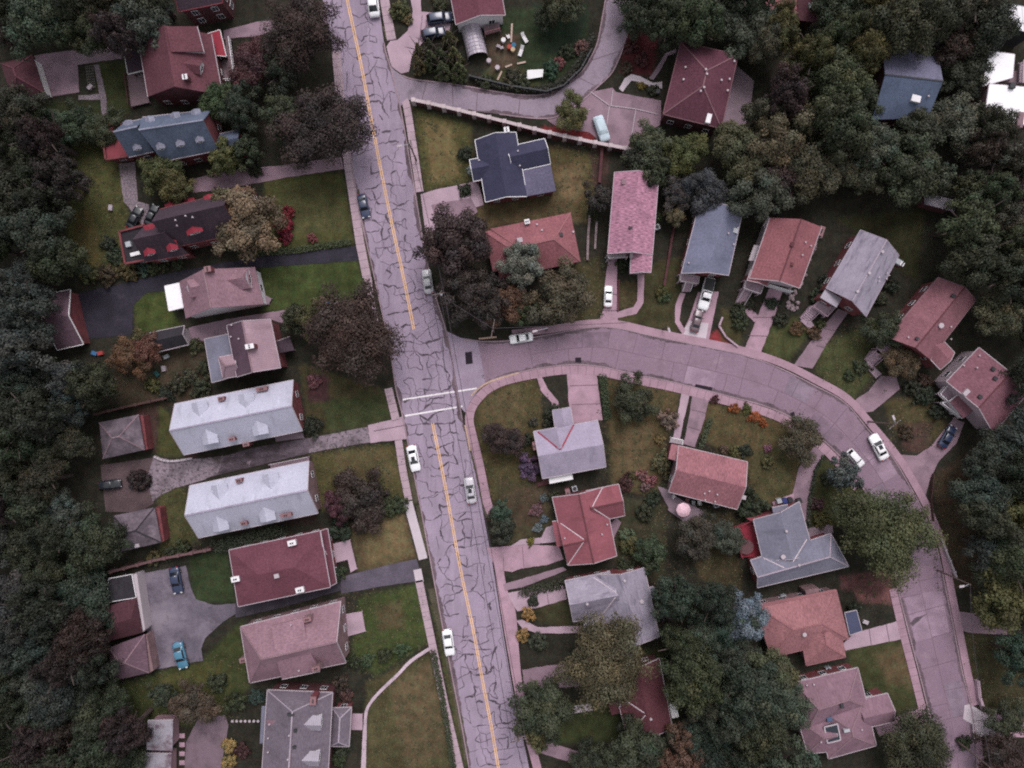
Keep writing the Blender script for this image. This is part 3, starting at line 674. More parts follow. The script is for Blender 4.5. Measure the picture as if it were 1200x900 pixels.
h.block(A(1105, 28, 1300, 70, 1300, 245, 1050, 182), 5, .6, kind='s', roof=M('white_metal', (.6, .58, .62), var=.05, seam=.35, rough=.5), wall=DARK, trim=METAL, win=False); h.finish(False)
h = House('tin_shed', 'the woods shed', 'small grey tin roofed shed glimpsed between dark trees', 'shed', (1102, 234))
h.block([(1083, 226), (1122, 235), (1118, 248), (1084, 239)], 3, .4, kind='s', roof=R_SILV, wall=BR_D, trim=None, win=False); h.finish(False)

# --- inside the curve
A = lambda *v: T(590, 460, 6, *v)
h = House('lavender_house', 'the lavender-roofed house', 'lavender shingled house with red valley lines and a gabled porch', 'house', (665, 522))
h.block(A(212, 274, 660, 195, 720, 522, 275, 605), 3.3, 2.1, roof=R_LAV, wall=BR_R, trim=OFFWH)
h.block(A(240, 270, 268, 410, 520, 365, 496, 222), 3.3, 2.08, roof=R_LAV, wall=BR_R, trim=None, gables=(0, 0))
h.block(A(345, 125, 370, 300, 500, 280, 471, 103), 3.1, .8, roof=R_LAV, wall=BR_R, trim=OFFWH, part='porch_roof')
h.lines('valley_flashing', R_REDB, (A(240, 277)[0], A(398, 402)[0]), (A(494, 226)[0], A(402, 402)[0]), w=.28)
h.slab('awning', A(318, 602, 482, 565, 490, 610, 325, 642), 2.5, WHITE).deck(A(235, 640, 325, 600, 330, 640, 240, 662), .5, BR_D); h.chimney(*A(222, 375)[0], .5, .7, 1.3).finish()
A = lambda *v: T(740, 490, 6, *v)
h = House('brick_house', 'the salmon-roofed house', 'salmon pink shingled house with a patio and parasol behind', 'house', (830, 557))
h.block(A(332, 194, 815, 308, 742, 641, 262, 518), 3.3, 2, roof=R_SAL, wall=BR_P, trim=OFFWH)
h.block(A(281, 180, 360, 196, 335, 305, 258, 285), 3.2, .5, kind='s', roof=R_SAL, wall=BR_R, trim=None)
h.deck(A(275, 135, 355, 152, 350, 185, 270, 170), .5, OFFWH, WHITE, (0, 1)); h.vents(*A(512, 528, 545, 512, 600, 535, 585, 585, 515, 573)).boxv(*A(788, 556)[0], .7, .7, .3, OFFWH); h.finish()
A = lambda *v: T(600, 550, 6, *v)
h = House('brick_house', 'the crimson-roofed house', 'crimson roofed house with white valley lines on both sides', 'house', (690, 615))
h.block(A(284, 198, 393, 674, 736, 608, 640, 127), 3.3, 2.1, roof=R_RED if 0 else shg('crimson', (0.192, 0.066, 0.082), var=.14), wall=BR_R, trim=OFFWH, cap=CAPD)
h.block(A(520, 152, 748, 105, 792, 325, 572, 372), 3.2, 1.9, roof=shg('crimson', ()), wall=BR_R, trim=OFFWH, cap=CAPD, gables=(0, 1))
h.block(A(318, 365, 500, 325, 560, 640, 392, 674), 3.2, 2.0, roof=shg('crimson', ()), wall=BR_R, trim=None, cap=CAPD)
h.block(A(282, 368, 345, 358, 362, 538, 315, 545), 2.9, .3, kind='s', roof=shg('crimson', ()), wall=None, trim=OFFWH, part='porch_roof')
h.lines('valley_flashing', FLASH, (A(635, 130)[0], A(565, 262)[0]), (A(567, 272)[0], A(682, 345)[0]), (A(318, 362)[0], A(505, 492)[0]), (A(505, 508)[0], A(395, 668)[0]), w=.17)
h.chimney(*A(395, 172)[0], .6, 1.6, .7, BR_R).vents(*A(632, 455, 668, 385, 370, 482)).finish()
A = lambda *v: T(600, 650, 6, *v)
h = House('brick_house', 'the grey cross-gabled house', 'grey roofed cross gabled house with pale porch roof', 'house', (717, 707))
h.block(A(575, 142, 690, 640, 1036, 575, 930, 93), 3.3, 2.2, roof=R_GREY, wall=BR_R, trim=OFFWH)
h.block(A(374, 184, 690, 118, 780, 408, 430, 472), 3.3, 2.15, roof=R_GREY, wall=BR_R, trim=OFFWH, gables=(1, 0))
h.block(A(495, 447, 640, 415, 672, 560, 520, 590), 3.0, .5, kind='s', roof=R_SILV, wall=None, part='porch_roof', trim=OFFWH)
h.block(A(955, 232, 995, 226, 1012, 298, 970, 304), 3.0, 0, kind='f', roof=R_GREY, wall=BR_R, part='bay_roof', trim=OFFWH, win=False)
h.lines('valley_flashing', FLASH, (A(572, 158)[0], A(735, 268)[0]), (A(737, 285)[0], A(642, 412)[0]), w=.17).vents(*A(790, 180, 528, 343, 806, 467), r=.25).vents(*A(910, 325), r=.4).finish()
A = lambda *v: T(640, 750, 6, *v)
h = House('brick_house', 'the half-hidden maroon house', 'maroon roofed house half under the big olive tree', 'house', (752, 828))
h.block(A(470, 205, 572, 690, 886, 615, 795, 130), 3.3, 2, roof=shg('oxblood', (0.082, 0.03, 0.037)), wall=BR_D, trim=OFFWH)
h.block(A(515, 470, 690, 430, 750, 650, 568, 690), 3.2, 1.9, roof=shg('oxblood', ()), wall=BR_D, trim=OFFWH, gables=(1, 0))
h.block(A(430, 420, 530, 400, 545, 510, 460, 528), 2.8, .2, kind='s', roof=shg('oxblood', ()), wall=None, trim=None, part='porch_roof')
h.lines('valley_flashing', FLASH, (A(560, 425)[0], A(690, 512)[0]), (A(697, 530)[0], A(572, 665)[0]), w=.17).vents(*A(610, 565, 735, 552), r=.25)
h.slab('awning', A(863, 450, 912, 437, 935, 540, 885, 552), 2.5, WHITE).finish()
A = lambda *v: T(830, 570, 6, *v)
h = House('brick_house', 'the red-deck house', 'grey blue cross roofed brick house with bright red deck', 'house', (930, 638))
h.block(A(318, 235, 385, 520, 740, 470, 640, 108), 3.4, 1.9, roof=R_GREY if 0 else shg('dove_blue', (0.147, 0.143, 0.189), var=.16), wall=BR_R, trim=OFFWH)
h.block(A(298, 520, 862, 332, 988, 562, 345, 712), 3.4, 2.0, (0, .95), roof=shg('dove_blue', ()), wall=BR_R, trim=OFFWH, gables=(1, 0), cap=CAPG)
h.block(A(450, 150, 560, 128, 580, 235, 470, 260), 3.2, .3, kind='s', roof=shg('dove_blue', ()), wall=BR_R, trim=OFFWH)
h.lines('valley_flashing', FLASH, (A(692, 372)[0], A(595, 530)[0]), (A(388, 502)[0], A(535, 572)[0]), w=.2).vents(*A(545, 312, 635, 551), r=.25).vents(*A(522, 492), r=.45)
h.deck(A(165, 290, 305, 235, 372, 490, 232, 500), 1.1, R_REDB, R_REDF, (0, 3)); h.slab('front_wall', A(270, 225, 470, 190, 480, 215, 300, 245), 2.4, R_REDF, base=0); h.slab('porch_floor', A(695, 300, 870, 260, 880, 325, 700, 362), .5, CONCD, base=0); h.finish(doors=1)
A = lambda *v: T(860, 670, 6, *v)
h = House('brick_house', 'the coral hip-roofed house', 'coral red hip roofed house with a navy flat porch', 'house', (940, 735))
h.block(A(146, 236, 720, 128, 806, 470, 266, 604), 3.4, 2.1, (1, 1), roof=R_SAL if 0 else shg('coral', (0.235, 0.11, 0.12), st=(1.8, .5), var=.32), wall=BR_P, trim=CAPR, cap=CAPR)
h.block(A(487, 530, 510, 660, 785, 600, 765, 470), 3.3, 1.7, (0, 1), roof=shg('coral', ()), wall=BR_P, trim=CAPR, cap=CAPR, gables=(0, 1)) if 0 else h.block(A(510, 660, 470, 440, 745, 380, 785, 600), 3.3, 1.8, (1, 0), roof=shg('coral', ()), wall=BR_P, trim=CAPR, cap=CAPR, gables=(0, 0))
h.block(A(781, 290, 862, 272, 900, 415, 816, 445), 2.8, 0, kind='f', roof=M('navy_membrane', (.05, .055, .1), var=.1), wall=None, part='porch_roof', trim=OFFWH)
h.slab('gutter_strip', A(150, 232, 715, 122, 722, 140, 165, 254), 3.62, CAPR, h=.08).vents(*A(492, 438), r=.4).slab('chimney_base', A(500, 130, 595, 112, 600, 142, 510, 160), 2.8, BR_P, base=0).finish()
A = lambda *v: T(880, 750, 6, *v)
h = House('brick_house', 'the dusty mauve hip house', 'dusty mauve hip roofed house with a dark skylight panel', 'house', (985, 833))
h.block(A(310, 300, 752, 195, 825, 480, 380, 660), 3.4, 2.2, (.6, .9), roof=R_MAV3, wall=BR_R, trim=OFFWH, cap=CAPM)
h.block(A(545, 836, 470, 480, 800, 400, 882, 742), 3.4, 2.2, (.9, .9), roof=R_MAV3, wall=BR_R, trim=OFFWH, cap=CAPM)
h.block(A(330, 560, 560, 500, 600, 780, 400, 800), 3.4, 1.6, (.9, 0), roof=R_MAV3, wall=BR_R, trim=OFFWH, cap=CAPM)
h.block(A(740, 425, 960, 376, 1008, 572, 790, 625), 3.3, 1.4, roof=R_MAV3, wall=BR_R, trim=OFFWH, cap=None, gables=(0, 1))
_zs = max(h.hit(*A(x, y)[0])[0].z for x, y in ((515, 612), (608, 590), (630, 702), (538, 725), (570, 655), (560, 600), (585, 715)))
def _p(x, y):
    q_ = h.hit(*A(x, y)[0])[0]; return P(*A(x, y)[0], max(q_.z + .3, _zs - .25))
m = MB(); q = [_p(515, 612), _p(608, 590), _p(630, 702), _p(538, 725)]; m.shell(q, [(0, 1, 2, 3)], .9); f = MB()
for i in range(4): f.bar(q[i], q[(i+1) % 4], .2, .2)
h.item('skylight', m, M('skylight_glass', (.02, .025, .035), var=0, rough=.15, spec=.5), [('skylight_frame', f, OFFWH)])
h.boxv(*A(548, 552)[0], .9, .7, .35, M('blue_vent', (.06, .09, .16))).boxv(*A(670, 632)[0], 1.0, .5, .35, METAL).boxv(*A(634, 456)[0], .5, .8, .5, DARK).vents(*A(438, 308, 388, 312, 488, 712, 775, 625)).finish()
# ------------------------------------------------------------------ ground with painted-in grass, soil and leaf litter
LAWNS = []   # (polygon px, colour, feather px)
def lawn(col, *v, f=7): LAWNS.append((list(zip(v[::2], v[1::2])), col, f))
OLV, DGR, BRN, GRN, TAN, SOIL, MULCH = (.056, .058, .026), (.028, .034, .018), (.078, .062, .038), (.042, .056, .022), (.12, .095, .055), (.055, .036, .033), (.15, .028, .034)
lawn(OLV, 85, 165, 140, 172, 152, 262, 150, 315, 78, 312, 76, 220); lawn((.035, .04, .02), 108, 72, 150, 72, 154, 132, 118, 142); lawn(DGR, 25, 120, 120, 118, 122, 150, 40, 150); lawn((.075, .062, .028), 85, 250, 108, 245, 118, 310, 85, 312)
lawn(OLV, 308, 207, 402, 202, 416, 286, 318, 298); lawn((.06, .06, .03), 330, 215, 395, 212, 405, 270, 340, 275); lawn(GRN, 305, 312, 420, 304, 428, 350, 385, 372, 308, 365)
lawn((.05, .065, .024), 156, 346, 194, 341, 213, 384, 160, 396); lawn((.05, .045, .026), 350, 425, 455, 458, 457, 496, 362, 510); lawn((.04, .048, .024), 378, 470, 452, 462, 456, 494, 384, 506)
lawn((.068, .062, .03), 365, 532, 462, 520, 476, 588, 372, 600); lawn((.085, .072, .04), 390, 530, 450, 525, 466, 560, 400, 575); lawn(BRN, 408, 615, 474, 600, 489, 655, 420, 673, 412, 640); lawn(TAN, 428, 615, 470, 606, 483, 650, 428, 662, f=10)
lawn(GRN, 420, 700, 490, 684, 504, 752, 440, 792, 410, 770, 415, 745); lawn((.07, .058, .034), 440, 710, 470, 705, 475, 735, 445, 738, f=12); lawn((.06, .055, .03), 430, 800, 506, 764, 531, 902, 424, 902); lawn((.085, .068, .042), 455, 800, 505, 770, 525, 880, 475, 902, f=10)
lawn((.038, .046, .02), 128, 805, 235, 775, 285, 725, 292, 805, 250, 852, 130, 850); lawn((.06, .062, .026), 185, 790, 260, 775, 262, 810, 180, 822, f=14); lawn((.03, .043, .022), 222, 652, 266, 642, 277, 706, 226, 706); lawn(OLV, 186, 470, 203, 492, 216, 536, 184, 534); lawn((.055, .055, .027), 186, 578, 215, 568, 233, 632, 188, 655)
lawn((.06, .038, .036), 160, 470, 186, 468, 184, 530, 168, 520, f=5); lawn((.05, .03, .03), 205, 500, 216, 536, 230, 540, 205, 470, f=4)
lawn((.06, .058, .026), 484, 126, 552, 146, 552, 216, 498, 222); lawn((.13, .105, .055), 496, 140, 530, 148, 538, 205, 505, 215, f=12); lawn((.07, .058, .03), 640, 170, 700, 182, 690, 262, 660, 242, 648, 225); lawn((.12, .09, .055), 650, 195, 685, 195, 680, 238, 655, 235, f=12); lawn((.075, .058, .035), 548, 238, 650, 225, 690, 260, 600, 262, 560, 272, f=9)
lawn((.062, .052, .028), 560, 442, 632, 440, 636, 500, 628, 560, 576, 590, 566, 545, 556, 495); lawn((.08, .065, .038), 565, 460, 610, 452, 615, 500, 570, 510, f=12); lawn((.05, .045, .028), 580, 560, 640, 570, 650, 620, 590, 640)
lawn((.068, .054, .031), 704, 442, 800, 456, 782, 510, 772, 580, 716, 575, 712, 500); lawn((.085, .066, .04), 720, 500, 765, 490, 760, 560, 720, 565, f=12); lawn((.07, .056, .031), 828, 472, 900, 482, 962, 520, 935, 585, 884, 592, 876, 550, 820, 512); lawn((.06, .055, .03), 880, 530, 930, 520, 925, 580, 885, 585)
lawn((.046, .05, .025), 992, 757, 1060, 744, 1082, 828, 1034, 840, 1000, 800); lawn((.085, .066, .04), 1025, 765, 1062, 755, 1076, 805, 1040, 800, f=12); lawn((.045, .048, .024), 955, 540, 1000, 540, 1012, 590, 950, 640)
lawn((.035, .042, .02), 632, 838, 722, 808, 730, 870, 640, 872); lawn((.035, .038, .02), 740, 760, 790, 760, 800, 860, 780, 870); lawn((.05, .055, .027), 958, 405, 1030, 375, 1040, 420, 1000, 468, 955, 435); lawn((.058, .05, .028), 1034, 470, 1090, 462, 1112, 500, 1080, 530, 1050, 510); lawn((.058, .036, .034), 1052, 498, 1095, 495, 1085, 528, 1060, 530, f=6)
lawn((.042, .038, .023), 1125, 742, 1205, 750, 1205, 835, 1146, 832); lawn((.055, .04, .03), 1092, 560, 1150, 520, 1160, 690, 1112, 690, f=9); lawn((.024, .034, .02), 590, 10, 690, 5, 690, 60, 655, 100, 570, 98); lawn((.018, .028, .02), 625, 5, 690, 5, 680, 60, 640, 65)
lawn((.03, .03, .017), 975, 255, 1085, 245, 1075, 330, 1010, 290, 1000, 270); lawn((.05, .032, .03), 690, 160, 715, 175, 712, 215, 695, 220, f=4); lawn(MULCH, 634, 147, 700, 152, 694, 170, 640, 160, f=3); lawn((.17, .03, .038), 846, 382, 858, 405, 832, 403, 826, 398, f=2)
lawn((.075, .022, .028), 730, 28, 772, 40, 765, 90, 728, 85); lawn((.13, .062, .068), 1000, 683, 1043, 672, 1050, 708, 1005, 705, f=8); lawn((.085, .042, .046), 985, 675, 1040, 668, 1035, 700, 985, 690, f=6); lawn((.05, .045, .026), 700, 300, 712, 330, 700, 380, 660, 380, 672, 310); lawn((.045, .042, .024), 752, 310, 800, 300, 795, 390, 720, 378, 752, 350)
lawn((.06, .05, .03), 723, 330, 745, 330, 748, 360, 725, 362, f=3); lawn((.055, .052, .028), 845, 360, 872, 370, 868, 405, 845, 400); lawn((.05, .055, .026), 890, 390, 930, 370, 955, 380, 925, 425, 895, 415); lawn((.04, .042, .022), 560, 95, 640, 105, 590, 60); lawn((.06, .045, .035), 568, 40, 610, 40, 605, 80, 575, 85, f=6)
lawn((.03, .036, .022), 610, 700, 668, 690, 670, 710, 612, 720); lawn((.042, .04, .024), 625, 705, 668, 700, 672, 735, 630, 730, f=4); lawn((.06, .045, .033), 590, 580, 640, 560, 640, 610, 600, 620); lawn((.04, .038, .026), 700, 580, 780, 590, 780, 690, 720, 660); lawn((.05, .042, .026), 800, 610, 860, 600, 870, 690, 820, 680)
lawn((.045, .03, .03), 330, 585, 372, 575, 370, 612, 335, 615, f=5); lawn((.06, .03, .036), 360, 440, 385, 440, 385, 470, 362, 470, f=5); lawn((.05, .04, .03), 130, 410, 240, 400, 245, 470, 140, 480)
lawn((.055, .056, .03), 502, 690, 514, 690, 553, 896, 541, 896, f=3); lawn((.05, .052, .028), 474, 518, 482, 518, 492, 590, 482, 592, f=3)
def build_ground():
    nx, ny = 560, 424; x0, x1, y0, y1 = -20, 1220, -15, 915
    gx = np.linspace(x0, x1, nx); gy = np.linspace(y0, y1, ny); X, Y = np.meshgrid(gx, gy); X = X.ravel(); Y = Y.ravel()
    jx = X + RNG.normal(0, 1.2, X.size); jy = Y + RNG.normal(0, 1.2, X.size)
    col = np.tile(np.array([.023, .021, .017]), (X.size, 1)) * RNG.uniform(.9, 1.1, (X.size, 1))
    for poly, c, f in LAWNS:
        pa = np.array(poly, float); b = f + 4
        sel = np.where((jx > pa[:, 0].min()-b) & (jx < pa[:, 0].max()+b) & (jy > pa[:, 1].min()-b) & (jy < pa[:, 1].max()+b))[0]
        if not len(sel): continue
        px, py = jx[sel], jy[sel]; ins = np.zeros(len(sel), bool); dist = np.full(len(sel), 1e9); n = len(pa)
        for i in range(n):
            ax, ay = pa[i]; bx, by = pa[(i+1) % n]
            if by != ay:
                ins ^= ((ay > py) != (by > py)) & (px < (bx-ax)*(py-ay)/(by-ay)+ax)
            t = np.clip(((px-ax)*(bx-ax)+(py-ay)*(by-ay))/((bx-ax)**2+(by-ay)**2+1e-9), 0, 1)
            dist = np.minimum(dist, np.hypot(px-ax-t*(bx-ax), py-ay-t*(by-ay)))
        w = np.clip(.5 + np.where(ins, dist, -dist)/f, 0, 1); w = w*w*(3-2*w)
        c = np.array(c)*np.array([.9, .86, .83]); col[sel] += (c - col[sel])*w[:, None]
    k = MPP; vx = (X-600)*k; vy = (450-Y)*k
    vs = np.stack([vx, vy, np.zeros_like(vx)], 1)
    idx = np.arange(nx*ny).reshape(ny, nx)
    q = np.stack([idx[:-1, :-1].ravel(), idx[1:, :-1].ravel(), idx[1:, 1:].ravel(), idx[:-1, 1:].ravel()], 1)
    # outer skirt of the same sheet out to the horizon
    R = 1500.0; cs = [idx[0, 0], idx[0, -1], idx[-1, -1], idx[-1, 0]]; o = len(vs)
    vs = np.vstack([vs, [[-R, R, 0], [R, R, 0], [R, -R, 0], [-R, -R, 0]]]); col = np.vstack([col, np.tile([.03, .03, .02], (4, 1))])
    faces = q.tolist()
    edges = [idx[0, :].tolist(), idx[:, -1].tolist(), idx[-1, ::-1].tolist(), idx[::-1, 0].tolist()]
    for s_, e_ in enumerate(edges): faces.append([o+s_] + e_ + [o+(s_+1) % 4]) if 0 else faces.append(([o+s_] + e_ + [o+(s_+1) % 4])[::1])
    me = bpy.data.meshes.new('ground'); me.from_pydata(vs.tolist(), [], faces)
    a = me.color_attributes.new('tint', 'FLOAT_COLOR', 'POINT'); a.data.foreach_set('color', np.hstack([col, np.ones((len(col), 1))]).astype(np.float32).ravel())
    m, nt, b = _nt('grass_and_soil'); L = nt.links
    at = nt.nodes.new('ShaderNodeAttribute'); at.attribute_name = 'tint'
    tc = nt.nodes.new('ShaderNodeTexCoord'); ob = tc.outputs['Object']
    f = _mr(nt, _noise(nt, ob, 3.2, 3, .7), .3, .7, .7, 1.32); f = _math(nt, 'MULTIPLY', f, _mr(nt, _noise(nt, ob, .55, 4, .6), .3, .7, .7, 1.32))
    f = _math(nt, 'MULTIPLY', f, _mr(nt, _noise(nt, ob, .12, 3), .3, .7, .8, 1.2))
    mp = _map(nt, ob, 2.6, .22); f = _math(nt, 'MULTIPLY', f, _mr(nt, _noise(nt, mp, 1.0, 2), .35, .65, .94, 1.06))
    sc = nt.nodes.new('ShaderNodeVectorMath'); sc.operation = 'SCALE'; L.new(at.outputs['Color'], sc.inputs[0]); L.new(f, sc.inputs['Scale'])
    mx = nt.nodes.new('ShaderNodeMix'); mx.data_type = 'RGBA'; mx.blend_type = 'MULTIPLY'; mx.inputs['Factor'].default_value = 1
    L.new(sc.outputs[0], mx.inputs['A']); cr = nt.nodes.new('ShaderNodeMix'); cr.data_type = 'RGBA'; L.new(_mr(nt, _noise(nt, ob, .9, 4, .7), .4, .6, 0, 1), cr.inputs['Factor'])
    cr.inputs['A'].default_value = (1.1, .97, .93, 1); cr.inputs['B'].default_value = (.9, 1.05, .95, 1); L.new(cr.outputs['Result'], mx.inputs['B'])
    L.new(mx.outputs['Result'], b.inputs['Base Color']); b.inputs['Roughness'].default_value = 1; b.inputs['Specular IOR Level'].default_value = .1
    me.materials.append(m); me.validate(); o = bpy.data.objects.new('ground', me); COL.objects.link(o); o['kind'] = 'structure'; return o
build_ground()

# ------------------------------------------------------------------ roads
ASPH = M('street_asphalt', (.25, .196, .262), var=.1, s=3.5, big=.13, bigs=.22, rough=.9, patch=[((.185, .143, .195), .16, .5, .78, (1, .3)), ((.31, .25, .325), 1.1, .52, .8, (1, .07)), ((.18, .14, .185), 1.6, .56, .78, (1, .06)), ((.17, .13, .17), .5, .6, .78)])
CONCR = M('street_concrete', (.2, .137, .182), var=.11, s=3, big=.14, bigs=.2, rough=.9, patch=[((.14, .094, .12), .2, .5, .74), ((.26, .185, .225), .35, .58, .8), ((.15, .1, .125), 1.2, .62, .75, (.4, 1))])
LANE = M('side_lane', (.225, .178, .225), var=.12, s=3, big=.14, bigs=.3, rough=.9, patch=[((.115, .09, .108), .3, .52, .75)])
BLK = M('black_asphalt', (.021, .018, .028), var=.2, s=3, big=.3, bigs=.25, patch=[((.05, .043, .06), .3, .55, .85)])
GRYA = M('worn_asphalt', (.1, .084, .11), var=.16, s=3, big=.3, bigs=.2, patch=[((.19, .16, .195), .14, .47, .66), ((.045, .038, .05), .5, .58, .75)])
PINKC = M('pink_concrete', (.32, .203, .255), var=.1, s=5, big=.16, bigs=.3, patch=[((.19, .125, .15), .35, .5, .75)])
PINKD = M('dull_pink_concrete', (.215, .143, .178), var=.1, s=5, big=.2, bigs=.3, patch=[((.125, .088, .105), .35, .5, .75)])
LGTC = M('new_concrete', (.42, .36, .40), var=.06, big=.08)
SIDEW = M('sidewalk_concrete', (.34, .25, .29), var=.1, s=5, big=.16, bigs=.4, patch=[((.17, .12, .14), .4, .52, .75)])
GRAV = M('gravel', (.165, .13, .15), var=.5, s=3.5, big=.2, bigs=.4)
COBB = M('broken_paving', (.19, .15, .178), var=.25, s=3, big=.2, patch=[((.042, .033, .04), 1.5, .52, .64, (1, 1.3)), ((.06, .045, .05), .22, .5, .66)])
TAR = M('tar_seal', (.056, .042, .053), var=.15, rough=.7)
YEL = M('yellow_line', (.62, .375, .2), var=.2, s=5, stain=((.36, .25, .24), 2.5, .57, .75)); WHT = M('white_line', (.62, .58, .6), var=.12, stain=((.25, .2, .23), 2.0, .6, .75))
KERB = M('kerb_stone', (.24, .17, .2), var=.12, big=.2)
rd = lambda *v: list(zip(v[::2], v[1::2]))
ML = smooth(rd(371, -30, 385, 30, 397, 100, 410, 180, 420, 240, 440, 330, 457, 410, 464, 455, 472, 488, 484, 550, 494, 600, 505, 660, 517, 725, 529, 788, 541, 850, 556, 935), 4)
MR = smooth(rd(440, -30, 450, 50, 458, 80, 470, 130, 486, 222, 499, 300, 510, 345, 522, 385, 528, 412, 538, 470, 544, 500, 557, 550, 566, 600, 577, 660, 587, 725, 596, 780, 604, 825, 616, 880, 627, 935), 4)
sheet('main_street', ML + MR[::-1], ASPH, z=.05)
SU = smooth(rd(522, 396, 560, 400, 600, 399, 645, 392, 690, 384, 725, 385, 770, 395, 830, 407, 875, 417, 915, 432, 955, 452, 990, 472, 1017, 503, 1045, 535, 1065, 568, 1083, 602, 1097, 640, 1108, 690, 1118, 740, 1128, 790, 1138, 830, 1143, 870, 1146, 935), 5)
SLo = smooth(rd(546, 480, 549, 470, 556, 460, 569, 449, 600, 438, 657, 428, 700, 429, 750, 440, 785, 447, 837, 460, 900, 477, 935, 494, 960, 512, 987, 538, 1010, 570, 1028, 605, 1042, 640, 1052, 690, 1063, 735, 1076, 785, 1086, 825, 1095, 865, 1110, 935), 5)
SUj = [p for p in SU if p[0] > 556]; SLj = [p for p in SLo if p[0] > 566]
sheet('street_mouth', rd(519, 386, 540, 396, 561, 399, 570, 450, 560, 458, 550, 472, 546, 484, 536, 474), M('mouth_asphalt', (.24, .188, .25), var=.1, s=3.5, big=.13, rough=.9, patch=[((.19, .14, .185), .3, .5, .78)]), z=.053)
sheet('curved_street', SUj + SLj[::-1], CONCR, z=.0565)
# upper lane and forecourt
LU = smooth(rd(452, 68, 462, 82, 480, 92, 508, 96, 545, 101, 590, 109, 620, 112, 640, 110, 660, 101, 680, 86, 692, 68, 700, 50, 705, 25, 712, -15), 5)
LL = smooth(rd(468, 126, 480, 117, 500, 121, 540, 128, 585, 134, 630, 139, 655, 136, 680, 120, 698, 104, 715, 88, 724, 72, 732, 50, 738, 28, 742, -15), 5)
sheet('upper_lane', LU + LL[::-1], LANE, z=.062)
sheet('forecourt', rd(640, 140, 690, 108, 700, 106, 718, 103, 722, 108, 775, 118, 774, 146, 742, 163, 735, 172, 712, 172, 690, 155, 655, 150), PINKD, rough=.4)
jm = MB()
for s_ in (rd(692, 108, 714, 124), rd(714, 124, 711, 146), rd(714, 124, 745, 128, 770, 134), rd(745, 128, 740, 160), rd(718, 106, 716, 124), rd(655, 149, 692, 128)): ribbon(jm, s_, .14, .17)
jm.build('forecourt_joints', OFFWH, kind='structure')
